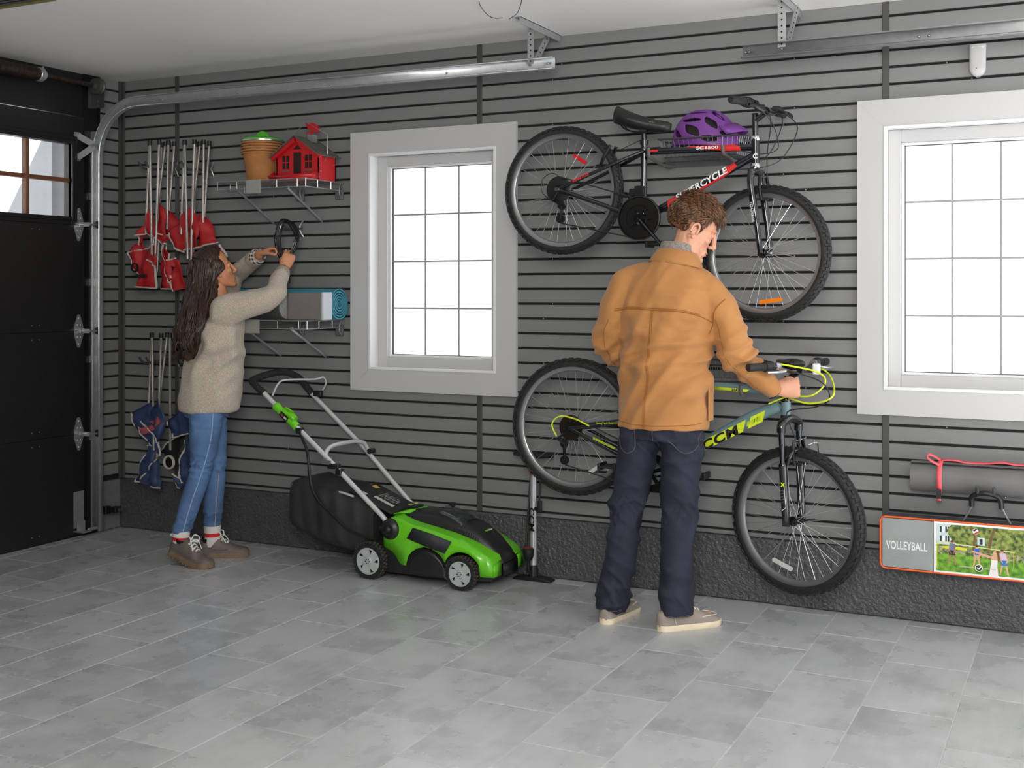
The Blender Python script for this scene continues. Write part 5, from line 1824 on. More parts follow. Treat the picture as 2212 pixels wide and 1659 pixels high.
# cables: two lime, one black
eL, eR = ends[1][0], ends[-1][0]
hx_ = ht_t + Vector((.015, -.03, .015))
Lb('lime_cable', MB().tube(catmull([ends[1][1] + Vector((0, 0, .012)), CB + fw * .10 + lt * .03, CB + fw * .125 + Vector((0, 0, -.045)), CB + fw * .07 + Vector((0, -.03, -.10)), hx_, dt_f.lerp(dt_m, .3) + Vector((0, -.03, .03))], 8), .0038, 8), M_LIME)
Lb('lime_cable', MB().tube(catmull([ends[-1][1], ends[-1][1] + fw * .08 + Vector((0, 0, -.05)), CB + fw * .16 + Vector((0, 0, -.10)), CB + fw * .06 + Vector((0, -.02, -.135)), hx_ + Vector((0, 0, -.005))], 8), .0038, 8), M_LIME)
Lb('black_cable', MB().tube(catmull([eL, CB + fw * .11 + Vector((0, -.03, -.04)), CB + fw * .145 + Vector((0, 0, -.11)), CB + fw * .08 + Vector((0, 0, -.15)), ht_b + Vector((.02, -.03, .03)), ht_b + Vector((.02, -.03, -.02)), cr.lerp(fh, .24) + fwv * .04], 8), .0028, 8), M_BLACKP)
Lb('lime_cable', MB().tube(catmull([cl(520, 540, -.07), cl(440, 500, -.075), cl(350, 483, -.08), cl(303, 530, -.08), cl(330, 600, -.075)], 8), .0038, 8), M_LIME)
# decals on the down tube
pA, pB = cl(1160, 662), cl(1640, 430)
d = (pB - pA).normalized(); up = Vector((-d.z, 0, d.x)); ln = (pB - pA).length


def dquad(x0, x1, z0, z1, sk, m, name='decal', y=-.0215):
    poly = [(x0, z0), (x1, z0), (x1 + sk, z1), (x0 + sk, z1)]
    MB().add([pA + d * a + up * b + Vector((0, y, 0)) - Lb.loc for a, b in poly] + [pA + d * a + up * b + Vector((0, y + .006, 0)) - Lb.loc for a, b in poly],
             [(0, 1, 2, 3), (4, 7, 6, 5), (0, 4, 5, 1), (1, 5, 6, 2), (2, 6, 7, 3), (3, 7, 4, 0)]).build(name, m, Lb.root)


dquad(-.03, .215, -.0235, .0165, .035, M_LIME)
dquad(.240, .312, -.0215, .0175, .035, M_LIME)
for k in range(5):
    dquad(.24 + .012 * k, .25 + .014 * k, -.012 + .004 * (k % 2), .006, .012, M_LIMED, y=-.0218)
text('CCM', .052, M_BLACKP, Lb.root, pA + d * .015 - up * .0225 + Vector((0, -.0232, 0)) - Lb.loc, d, up, width=.185, bold=.0022, shear=.2, spacing=1.12)
d2 = (tt_m - cl(1200, 302)).normalized()
q = cl(1245, 318)
MB().add([q + d2 * a + Vector((0, -.0172, b)) - Lb.loc for a, b in ((0, -.006), (.15, -.006), (.165, .008), (0, .008))], [(0, 1, 2, 3)]).build('decal', M_LIME, Lb.root, solid=.0008)
text('STATIC', .016, M_BLACKP, Lb.root, q + d2 * .085 + Vector((0, -.0182, -.005)) - Lb.loc, d2, (0, 0, 1), width=.05, bold=.0006)
tz2 = lambda x: cl(1300, 310).z
hxa, hxb = cl(960, 300).x, cl(1415, 325).x
bike_rack('lower wall rack with wire basket behind the man', 3.50, 3.93, 1.015, 1.10, (hxa, hxb), tz2)
# ------------------------------------------------------------------ green cordless lawn mower
M_GREEN = mat('lime_green_plastic', (104, 200, 30), .3, coat=.25)
M_MBLACK = mat('satin_black_plastic', (30, 31, 32), .38, bump=.05, bscale=300)
M_MGREY = mat('mower_hub_grey', (176, 184, 184), .4)
M_BAR = mat('silver_painted_tube', (206, 208, 210), .3, .3)
M_FOAMG = mat('black_foam_grip', (28, 27, 28), .85, bump=.2, bscale=300)
M_BAGF = mat('black_bag_fabric', (38, 38, 39), .75, bump=.35, bscale=14, var=.25, vscale=7)
M_LBL = mat('label_white', (206, 206, 200), .5)
mw = thing('lawn_mower', 'lime green lawn mower with black grass bag parked by the wall', 'lawn mower', (2.062, -.247, 0))


def interp(x, tab):
    for (a, b), (c, d) in zip(tab, tab[1:]):
        if x <= c:
            return b + (d - b) * max(0, (x - a)) / (c - a)
    return tab[-1][1]


def shell(xs, fn, name, m, n, smooth=45, solid=0.0, caps=True):
    mb = MB()
    for x in xs:
        mb.v += [tuple(p) for p in fn(x)]
    for i in range(len(xs) - 1):
        for k in range(n - 1):
            mb.f.append((i * n + k, i * n + k + 1, (i + 1) * n + k + 1, (i + 1) * n + k))
    if caps:
        mb.f.append(tuple(range(n))); mb.f.append(tuple((len(xs) - 1) * n + k for k in range(n)))
    return mb.build(name, m, mw, smooth=smooth, solid=solid)


# black cutting deck under the shell
def deck_sec(x):
    w = interp(x, [(-.06, .13), (.0, .155), (.1, .172), (.45, .172), (.55, .15), (.64, .12)])
    zt = interp(x, [(-.06, .20), (.1, .22), (.4, .19), (.64, .12)])
    return [(x, -w, .04), (x, -w, .10), (x, -w * .93, zt * .85), (x, -w * .6, zt), (x, w * .6, zt), (x, w * .93, zt * .85), (x, w, .10), (x, w, .04)]


shell([-.06, -.02, .03, .1, .2, .3, .4, .47, .53, .59, .64], deck_sec, 'cutting_deck', M_MBLACK, 8)
# bulging black side arch panels between the wheels
for s_ in (-1, 1):
    def arch(u, v, s_=s_):
        x = .215 + .215 * u
        z = .045 + (.125 * math.sin(PI * min(1, max(0, u))) ** .5 + .0) * v
        return (x, s_ * (.176 + .018 * math.sin(PI * u) ** .6 * (1 - .35 * v)), z)
    MB().grid(arch, 18, 6).build('side_skirt', M_MBLACK, mw, smooth=70, solid=.006)


# green upper shell
def g_top(x): return interp(x, [(.06, .275), (.10, .305), (.14, .312), (.22, .288), (.34, .268), (.45, .246), (.55, .212), (.62, .178), (.655, .158), (.672, .13)])
def g_bot(x):
    if x < .205: return interp(x, [(.06, .16), (.13, .14), (.17, .09), (.205, .082)])
    if x < .432: return .085 + .10 * max(0, math.sin(PI * (x - .205) / .227)) ** .45
    if x < .612: return max(.085, .078 + math.sqrt(max(0, .102 ** 2 - (x - .515) ** 2)))
    return .072


def green_sec(x):
    w = interp(x, [(.06, .155), (.12, .170), (.2, .182), (.45, .186), (.58, .184), (.655, .172), (.672, .16)])
    t, b = g_top(x), g_bot(x)
    b = min(b, t - .02)
    e = min(.02, (t - b) * .35)
    half = [(-w * 1.0, b), (-w * .995, b + (t - b) * .45), (-w * .965, t - e), (-w * .90, t - .004), (-w * .74, t), (-w * .60, t + .002), (-.10, t + .003)]
    return [(x, y, z) for y, z in half] + [(x, -y, z) for y, z in reversed(half)]


xs = [.06, .08, .10, .12, .14, .17, .19, .205, .22, .24, .27, .31, .35, .39, .41, .425, .432, .44, .455, .475, .495, .515, .535, .555, .575, .592, .605, .612, .625, .64, .655, .665, .672]
shell(xs, green_sec, 'green_shell', M_GREEN, 14, smooth=40, solid=.004, caps=False)
# front bumper faces
for s_ in (-1, 1):
    MB().add([(.672, s_ * .16, .072), (.672, s_ * .16, .128), (.675, s_ * .085, .132), (.675, s_ * .085, .070), (.64, s_ * .16, .072), (.64, s_ * .085, .07)], [(0, 1, 2, 3), (0, 3, 5, 4)]).build('front_bumper', M_GREEN, mw, solid=.006)
# dark inlay on each flank of the shell
for s_ in (-1, 1):
    poly = [(.212, .218), (.245, .272), (.350, .252), (.462, .224), (.425, .166), (.33, .186)]
    mb = MB()
    bm_v = []
    for x, z in poly:
        w = interp(x, [(.06, .155), (.12, .170), (.2, .182), (.45, .186), (.58, .184)])
        t = g_top(x)
        yy = w * (1.0 if z < t - .03 else .985)
        bm_v.append((x, s_ * (yy + .003), z))
    MB().add(bm_v, [tuple(range(6))]).build('flank_inlay', mat('dark_inlay', (44, 46, 50), .6, bump=.2, bscale=500), mw, solid=.004)


# black motor hood along the middle
def hood_sec(x):
    w = interp(x, [(.10, .105), (.3, .112), (.45, .108), (.60, .088), (.675, .078)])
    t = interp(x, [(.10, .306), (.16, .322), (.30, .316), (.42, .300), (.52, .272), (.60, .222), (.655, .168), (.682, .13)])
    b = g_top(min(x, .67)) - .012
    return [(x, -w, b), (x, -w * .96, b + (t - b) * .6), (x, -w * .78, t), (x, 0, t + .006), (x, w * .78, t), (x, w * .96, b + (t - b) * .6), (x, w, b)]


shell([.10, .13, .16, .22, .30, .36, .42, .47, .52, .56, .60, .63, .655, .67, .682], hood_sec, 'motor_hood', M_MBLACK, 7, smooth=50)
MB().add([(.682, -.078, .118), (.682, .078, .118), (.684, .078, .062), (.684, -.078, .062), (.66, -.078, .062), (.66, .078, .062)], [(0, 1, 2, 3), (3, 2, 5, 4)]).build('nose', M_MBLACK, mw, solid=.004)
mb = MB()
for k in range(9):
    x = .46 + .012 * k
    zz = interp(x, [(.42, .294), (.52, .266), (.60, .216)]) - .014
    mb.beam((x, -.104 + .0018 * k, zz), (x - .004, -.1055 + .0018 * k, zz - .02), .003, .006, up=(0, 1, 0))
tag(mb.build('cooling_slots', M_BLACKP, mw), kind='stuff')
# green rear bridge with model plate, clear battery flap, knob, badge
MB().add([(.085, -.105, .312), (.085, .105, .312), (.15, .105, .326), (.15, -.105, .326), (.17, -.09, .322), (.17, .09, .322)], [(0, 1, 2, 3), (3, 2, 5, 4)]).build('rear_bridge', M_GREEN, mw, solid=.006)
MB().cbox((.135, .03, .334), (.05, .075, .012)).build('model_plate', M_MBLACK, mw, bevel=.004)
text('6T 1P', .03, mat('pale_lime_print', (196, 226, 130), .4), mw, (.118, .0, .341), (.2, 1, 0), (-1, .2, .1), bold=.0006)
fl = MB().grid(lambda u, v: (.33 + .14 * u, -.085 + .17 * v, .335 - .055 * u + .022 * math.sin(PI * v) + .008 * math.sin(PI * u)), 8, 8)
fl.build('battery_flap', glass_mat('smoky_clear_plastic', (.72, .76, .78), .16, .1), mw, smooth=70, solid=.002)
MB().lathe([(0, 0), (.006, 0), (.006, .03), (.016, .036), (.018, .046), (.012, .052), (0, .053)], (.33, .06, .312), 'Z', 16).build('safety_key', M_BLACKP, mw)
MB().cbox((.395, -.02, .302), (.05, .05, .01)).build('battery_tab', M_GREEN, mw, bevel=.003)
d_ = Vector((.05, 0, -.033)).normalized()
MB().beam((.565, -.03, .258), (.565, -.01, .258), .012, .004).build('badge_green', M_GREEN, mw)
MB().beam((.565, -.008, .258), (.565, .025, .258), .012, .004).build('badge_white', M_LBL, mw)


def mower_wheel(x, y, r, side):
    """toothed plastic wheel; side -1 faces the camera"""
    w = thing('wheel', parent=mw, loc=(x, y, r))
    wt = .042
    prof = [(r * .72, -wt / 2), (r * .95, -wt / 2), (r, -wt * .32), (r, wt * .32), (r * .95, wt / 2), (r * .72, wt / 2)]
    MB().lathe(prof, (0, 0, 0), 'Y', 40).build('tyre', M_TYRE, w)
    mb = MB()
    for k in range(30):
        a = 2 * PI * k / 30
        for yy, off in ((-.011, 0), (.011, .5)):
            aa = a + off * 2 * PI / 30
            c = Vector((math.cos(aa) * (r + .0005), yy, math.sin(aa) * (r + .0005)))
            mb.beam(c - Vector((0, .008, 0)), c + Vector((0, .008, 0)), .008, .005, up=(math.cos(aa), 0, math.sin(aa)))
    tag(mb.build('tread_blocks', mat('dusty_rubber', (74, 66, 58), .9, var=.4, vscale=60), w, smooth=None), kind='stuff')
    f = side * wt / 2
    ri = r * .74
    mb = MB().lathe([(ri, f * .7), (ri, f * 1.05), (ri * .90, f * 1.1), (ri * .86, f * .6)], (0, 0, 0), 'Y', 40)
    mb.lathe([(0, f * 1.25), (ri * .30, f * 1.25), (ri * .36, f * 1.0), (ri * .36, f * .3)], (0, 0, 0), 'Y', 24)
    for k in range(5):
        a = 2 * PI * k / 5 + .3
        p0 = Vector((math.cos(a) * ri * .3, f * 1.0, math.sin(a) * ri * .3))
        p1 = Vector((math.cos(a + .42) * ri * .90, f * .95, math.sin(a + .42) * ri * .90))
        d = (p1 - p0).normalized(); n = Vector((-d.z, 0, d.x))
        w0, w1 = ri * .24, ri * .40
        mb.add([p0 - n * w0, p0 + n * w0, p1 + n * w1, p1 - n * w1] + [q - Vector((0, f * .35, 0)) for q in (p0 - n * w0, p0 + n * w0, p1 + n * w1, p1 - n * w1)],
               [(0, 1, 2, 3), (7, 6, 5, 4), (0, 4, 5, 1), (1, 5, 6, 2), (2, 6, 7, 3), (3, 7, 4, 0)])
    mb.build('hub', M_MGREY, w, smooth=35)
    mb = MB().lathe([(ri * .88, 0), (0, 0)], (0, 0, 0), 'Y', 30)
    mb.build('hub_back', M_BLACKP, w)
    mb = MB()
    for k in range(6):
        a = 2 * PI * k / 6
        mb.cyl((math.cos(a) * ri * .17, f * 1.2, math.sin(a) * ri * .17), (math.cos(a) * ri * .17, f * 1.28, math.sin(a) * ri * .17), ri * .055, n=8)
    tag(mb.build('hub_bolts', M_BLACKP, w), kind='stuff')
    return w


for x, r in ((0, .089), (.515, .080)):
    mower_wheel(x, -.183, r, -1)
    mower_wheel(x, .183, r, 1)
MB().cyl((0, -.17, .089), (0, .17, .089), .008).build('rear_axle', M_BLACKM, mw)
MB().cyl((.515, -.17, .08), (.515, .17, .08), .008).build('front_axle', M_BLACKM, mw)
# pivot discs
for s_ in (-1, 1):
    MB().lathe([(0, s_ * .028), (.03, s_ * .028), (.036, s_ * .02), (.05, s_ * .014), (.052, 0), (.04, 0)], (.11, s_ * .168, .252), 'Y', 28).build('pivot_disc', M_MBLACK, mw)
    MB().cbox((.085, s_ * .196, .256), (.05, .014, .022)).ell((.11, s_ * .197, .252), (.02, .014, .02), 14, 8).build('pivot_knob', M_BLACKP, mw, bevel=.004)
# handle: lower bars, upper bars, cross bar, foam grip
nb = [(.078, -.155, .275), (.055, -.155, .305), (-.30, -.155, .592), (-.672, -.158, .887)]
fb = [(.062, .155, .283), (.035, .155, .315), (-.262, .155, .590), (-.598, .158, .862)]
MB().tube(catmull([nb[0], nb[1], (-.02, -.155, .365), nb[2], (-.5, -.157, .75), nb[3]], 5), .0125, 12).build('handle_bar', M_BAR, mw)
MB().tube(catmull([fb[0], fb[1], (-.04, .155, .385), fb[2], (-.44, .157, .734), fb[3]], 5), .0125, 12).build('handle_bar', M_BAR, mw)
MB().tube(catmull([(-.285, -.155, .578), (-.29, -.14, .605), (-.285, -.09, .628), (-.26, .06, .634), (-.245, .13, .618), (-.235, .155, .578)], 6), .0115, 12).build('cross_bar', M_BAR, mw)
MB().tube(catmull([nb[3], (-.735, -.155, .928), (-.760, -.13, .955), (-.70, .02, .985), (-.66, .11, .955), (-.635, .15, .905), fb[3]], 6), .0185, 14).build('foam_grip', M_FOAMG, mw)
MB().tube(catmull([(-.625, -.150, .875), (-.60, -.135, .935), (-.575, -.10, .955), (-.525, .08, .948), (-.505, .13, .955), (-.50, .15, .925), (-.525, .155, .885)], 6), .005, 8).build('bail_lever', M_BAR, mw)
MB().cbox((-.555, .155, .865), (.05, .03, .03)).build('lever_pivot', M_BLACKP, mw, bevel=.004)
# green switch box on the near bar
ax = (Vector(nb[3]) - Vector(nb[2])).normalized()
upv = Vector((ax.z, 0, -ax.x)) * -1
if upv.z < 0: upv = -upv
c0 = Vector((-.53, -.157, .772))
sw = MB()
prof = [(-.085, .019), (-.078, .023), (-.06, .021), (.06, .021), (.07, .024), (.082, .024), (.088, .020)]
sw.tube([c0 + ax * a for a, b in prof], [b for a, b in prof], 16)
sw.sections([(c0 + ax * a + upv * h, Vector((0, 1, 0)) * .022, upv * k) for a, h, k in ((-.055, .014, .016), (-.05, .024, .018), (-.02, .026, .019), (.0, .018, .014), (.04, .014, .012))], 14)
sb = sw.build('switch_box', M_GREEN, mw, smooth=45)
MB().tube([c0 - ax * .02 + upv * .045 + Vector((0, 0, 0)), c0 + ax * .03 + upv * .034], .006, 8).build('trigger_guard', M_GREEN, sb)
lo = c0 - Vector((0, .024, 0)) + upv * .002
MB().beam(lo - ax * .028, lo + ax * .028, .003, .026, up=upv).build('label', M_BLACKP, sb)
MB().beam(lo + Vector((0, -.002, 0)) - ax * -.004 - ax * .0, lo + Vector((0, -.002, 0)) + ax * .02, .001, .012, up=upv).build('label_mark', mat('label_red', (150, 60, 66), .5), sb)
MB().beam(lo + Vector((0, -.002, 0)) - ax * .022, lo + Vector((0, -.002, 0)) - ax * .002, .001, .010, up=upv).build('label_mark', M_LBL, sb)
# power cable along the bar into the deck
MB().tube(catmull([c0 - ax * .08 + upv * .01, (-.42, -.165, .66), (-.385, -.175, .60), (-.365, -.185, .50), (-.345, -.19, .42), (-.30, -.195, .36), (-.20, -.20, .29), (-.10, -.205, .23), (.03, -.2, .20)], 6), .0075, 8).build('power_cable', M_BLACKP, mw)
for p in ((-.445, -.155, .703), (-.20, -.155, .508)):
    MB().cbox(p, (.035, .034, .03)).build('cable_clip', M_BLACKP, mw, bevel=.004)
MB().lathe([(0, -.03), (.012, -.03), (.012, .03), (0, .03)], (-.275, -.155, .565), 'Y', 12).cbox((-.262, -.185, .556), (.05, .01, .02)).build('fold_knob', M_SCREW, mw)
MB().cbox((-.235, -.155, .535), (.07, .028, .028)).build('fold_clamp', M_BLACKP, mw, bevel=.006)
MB().lathe([(0, -.02), (.014, -.02), (.014, .02), (0, .02)], (-.215, .155, .575), 'Y', 12).build('fold_knob', M_BLACKP, mw)
# discharge flap with labels
FA, FB = Vector((-.165, 0, .412)), Vector((.085, 0, .315))
dn = (FB - FA).normalized(); up_ = Vector((-dn.z, 0, dn.x))
MB().beam(FA, FB, .25, .012, up=up_).build('discharge_flap', M_MBLACK, mw, bevel=.006)
MB().beam(FA + dn * .045 + up_ * .007 + Vector((0, -.085, 0)), FA + dn * .075 + up_ * .007 + Vector((0, -.085, 0)), .05, .001, up=up_).build('label', M_LBL, mw)
MB().beam(FA + dn * .02 + up_ * .007 + Vector((0, .07, 0)), FA + dn * .05 + up_ * .007 + Vector((0, .07, 0)), .035, .001, up=up_).build('label', mat('label_gold', (206, 178, 90), .5), mw)
MB().beam(FA + dn * .11 + up_ * .007 + Vector((0, -.045, 0)), FA + dn * .225 + up_ * .007 + Vector((0, -.045, 0)), .026, .001, up=up_).build('label', M_LBL, mw)
mb = MB()
for k in range(9):
    mb.beam(FA + dn * (.11 + .012 * k) + up_ * .007 + Vector((0, .025, 0)), FA + dn * (.115 + .012 * k) + up_ * .007 + Vector((0, .025, 0)), .085 - .02 * (k % 3), .001, up=up_)
tag(mb.build('label_print', mat('label_grey', (150, 150, 148), .5), mw), kind='stuff')
MB().tube(catmull([(-.245, -.13, .39), (-.20, -.15, .405), (-.12, -.15, .39)], 5), .006, 8).build('bag_hook', M_BAR, mw)


# grass bag
def bagpt(u, v):
    """u along from chute (0) to tail (1), v round"""
    a = 2 * PI * v
    cy, cz = math.cos(a), math.sin(a)
    t = u
    top = interp(t, [(0, .34), (.25, .40), (.6, .425), (.9, .455), (1, .44)])
    bot = interp(t, [(0, .10), (.2, .105), (.5, .125), (.8, .165), (1, .215)])
    w = interp(t, [(0, .15), (.3, .185), (.7, .19), (.93, .18), (1, .14)])
    x = .0 - .50 * t + (-.03 * (1 - cz) / 2 if t > .9 else 0)
    yy = w * math.copysign(abs(cy) ** .38, cy)
    zz = (top + bot) / 2 + (top - bot) / 2 * math.copysign(abs(cz) ** .42, cz)
    wv = .006 * math.sin(13 * u + 4 * v) + .005 * math.sin(23 * u * (1 + v) + 1)
    return (x, yy + wv * (1 if cy > 0 else -1), zz + wv * .6)


mb = MB().grid(lambda v, u: bagpt(u, v), 44, 26, True)
n0 = 44
mb.f.append(tuple(26 * n0 + k for k in range(n0)))
mb.f.append(tuple(k for k in range(n0)))
mb.build('grass_bag', M_BAGF, mw, smooth=55)
MB().tube([bagpt(1.0, k / 24) for k in range(24)], .006, 6, closed=True).build('bag_seam', M_BLACKP, mw)
# ------------------------------------------------------------------ people: helpers
from mathutils.bvhtree import BVHTree


def skin_mat(name, col):
    m = mat(name, col, .48, bump=.05, bscale=350, var=.06, vscale=25)
    b = m.node_tree.nodes['Principled BSDF']
    b.inputs['Subsurface Weight'].default_value = .12
    b.inputs['Subsurface Radius'].default_value = (.012, .005, .003)
    b.inputs['Subsurface Scale'].default_value = 1.0
    return m


def limb(mb, pts, rad, n=16, flat=None, up=None, sub=5):
    """smooth tapered tube through joints"""
    P = catmull(pts, sub)
    rr = []
    for i in range(len(rad) - 1):
        for k in range(sub):
            t = k / sub
            t = t * t * (3 - 2 * t)
            rr.append(rad[i] + (rad[i + 1] - rad[i]) * t)
    rr.append(rad[-1])
    mb.tube(P, rr, n, flat=flat, up=up)
    # rounded ends
    mb.ell(P[0], (rr[0] * .98,) * 3, 12, 8)
    mb.ell(P[-1], (rr[-1] * .98,) * 3, 12, 8)
    return mb


def hand(mb, wrist, d, n, s, k=1.0, curl=(60, 80, 50), spread=.0, thumb=(.6, .8, .35), tcurl=40, fr=.0086, curls=None):
    """palm and five fingers: d towards the fingers, n palm normal, s thumb side"""
    d, n = Vector(d).normalized(), Vector(n)
    n = (n - d * n.dot(d)).normalized()
    s = Vector(s)
    s = (s - d * s.dot(d) - n * s.dot(n)).normalized()
    w = Vector(wrist)
    secs = [(w - d * .012 * k, s * .026 * k, n * .019 * k), (w + d * .01 * k, s * .029 * k, n * .019 * k), (w + d * .04 * k, s * .038 * k, n * .0175 * k), (w + d * .072 * k, s * .041 * k, n * .015 * k), (w + d * .09 * k, s * .039 * k, n * .0125 * k), (w + d * .097 * k, s * .033 * k, n * .008 * k)]
    mb.sections(secs, 18)
    L = (.074, .082, .075, .059)
    for i in range(4):
        off = (.0295 - .0197 * i) * k
        base = w + d * (.086 - (.006 if i == 3 else 0.0) - (.003 if i == 0 else 0)) * k + s * off
        ang = 0
        dd = (d + s * spread * (1.5 - i)).normalized()
        pts, rad = [base - dd * .012 * k, base], [fr * k * 1.05, fr * k * 1.1]
        cu_ = curls[i] if curls else curl
        for seg, (fr_, c) in enumerate(zip((.46, .30, .24), cu_)):
            ang += R(c)
            v = dd * math.cos(ang) + n * math.sin(ang)
            base = base + v * L[i] * fr_ * k
            pts.append(base.copy())
            rad.append(fr * k * (1.0 - .1 * (seg + 1)) * (.93 if i == 3 else 1))
        mb.tube(pts, rad, 10)
        for p, r_ in zip(pts, rad):
            mb.ell(p, (r_ * .99,) * 3, 8, 6)
    tb = w + d * .022 * k + s * .024 * k + n * .006 * k
    v = (d * thumb[0] + s * thumb[1] + n * thumb[2]).normalized()
    p1 = tb + v * .044 * k
    v2 = (v * math.cos(R(tcurl)) + (d * .55 + n * .75 - s * .3).normalized() * math.sin(R(tcurl))).normalized()
    p2 = p1 + v2 * .032 * k
    p3 = p2 + v2 * .024 * k
    mb.tube([tb - v * .01, tb, p1, p2, p3], [.016 * k, .0155 * k, .0112 * k, .0102 * k, .0085 * k], 12)
    for p, r_ in ((tb, .0152), (p1, .0111), (p2, .0101), (p3, .0085)):
        mb.ell(p, (r_ * k,) * 3, 10, 7)
    return mb


def basis(F, U):
    F = Vector(F).normalized()
    X = F.cross(Vector(U)).normalized()
    Z = X.cross(F)
    return Matrix(((X.x, F.x, Z.x), (X.y, F.y, Z.y), (X.z, F.z, Z.z)))


def head_shapes(k=1.0, fem=False):
    """head about its eye-level centre, face towards +y"""
    h = MB()
    h.ell((0, -.012, .036), (.0755, .098, .086), 28, 18)
    h.ell((0, .018, -.03), (.066, .072, .083), 24, 16)
    h.ell((0, .048, -.062), (.047, .042, .058), 20, 14)
    jw = .050 if not fem else .045
    for s_ in (-1, 1):
        h.tube([(s_ * .058, -.008, -.035), (s_ * jw, .008, -.082), (s_ * .026, .07, -.112), (0, .083, -.115)], [.018, .019, .016, .015], 12)
        h.ell((s_ * .041, .062, -.028), (.020, .020, .018), 12, 8)
        h.ell((s_ * .0305, .076, -.002), (.017, .012, .011), 12, 8)
        h.ell((s_ * .012, .101, -.045), (.0085, .010, .008), 10, 7)
        # ear: rim, concha, lobe
        ec = Vector((s_ * .077, -.006, -.012))
        rim = []
        for a in np.linspace(R(-30), R(215), 12):
            rim.append(ec + Vector((s_ * .007, -.015 * math.cos(a) - .003, .027 * math.sin(a))))
        h.tube(rim, .0052, 8)
        h.ell(ec + Vector((-s_ * .003, 0, -.003)), (.006, .014, .025), 12, 8)
        h.ell(ec + Vector((s_ * .002, .004, -.028)), (.006, .008, .010), 10, 7)
    h.ell((0, .089, -.112), (.019, .013, .015), 14, 10)
    h.tube([(0, .086, .022), (0, .094, .004), (0, .107, -.022), (0, .116, -.038), (0, .110, -.047)], [.009, .0085, .010, .0115, .0105], 12)
    h.tube([(-.048, .066, .020), (-.024, .084, .021), (0, .087, .019), (.024, .084, .021), (.048, .066, .020)], [.008, .0095, .009, .0095, .008] if not fem else [.006, .007, .007, .007, .006], 10)
    h.ell((0, .094, -.073), (.021, .0085, .0062), 14, 8)
    h.ell((0, .0925, -.0835), (.0185, .009, .0068), 14, 8)
    h.ell((0, .078, -.078), (.034, .018, .03), 16, 10)
    h.v = [(x * k, y * k, z * k) for x, y, z in h.v]
    return h


def wrinkle(me, amp, freq, seed, mask=None, n=5, power=3.0, direction=None):
    """cloth folds: soft ridges along warped directions, pushed along the normals"""
    a, nn = mesh_np(me)
    rs = np.random.RandomState(seed)
    h = np.zeros(len(a))
    for i in range(n):
        d = rs.normal(size=3)
        if direction is not None:
            d = np.array(direction) + d * .45
        d /= np.linalg.norm(d)
        w = np.zeros(len(a))
        for j in range(3):
            e = rs.normal(size=3) * freq * .35
            w += np.sin(a @ e + rs.rand() * 6.28) * 1.3
        ph = (a @ d) * freq * (.6 + .8 * rs.rand()) + w + rs.rand() * 6.28
        gate = .5 + .5 * np.sin(a @ (rs.normal(size=3) * freq * .25) + rs.rand() * 6.28)
        h += (.5 + .5 * np.cos(2 * ph)) ** power * gate
    h = h / n * 2.0
    h = h - h.mean()
    if mask is not None:
        h = h * mask(a)
    mesh_set(me, a + nn * (h * amp)[:, None])


def tree_of(me):
    return BVHTree.FromPolygons([v.co.copy() for v in me.vertices], [tuple(p.vertices) for p in me.polygons])


def seam(tree, pts, src, m, parent, name='seam', r=.0022, lift=.001, dashes=False):
    """stitch line thrown from src direction onto a garment"""
    out = []
    dv = Vector(src).normalized()
    for p in catmull(pts, 8):
        hit = tree.ray_cast(Vector(p) - dv * 1.2, dv)
        if hit[0] is not None:
            out.append(hit[0] - dv * lift)
    if len(out) < 2: return None
    return MB().tube(out, r, 6).build(name, m, parent)


def finish(me, name, m, parent, off):
    me.name = name
    me.materials.clear()
    me.materials.append(m)
    me.transform(Matrix.Translation(-Vector(off)))
    return place(name, me, parent)


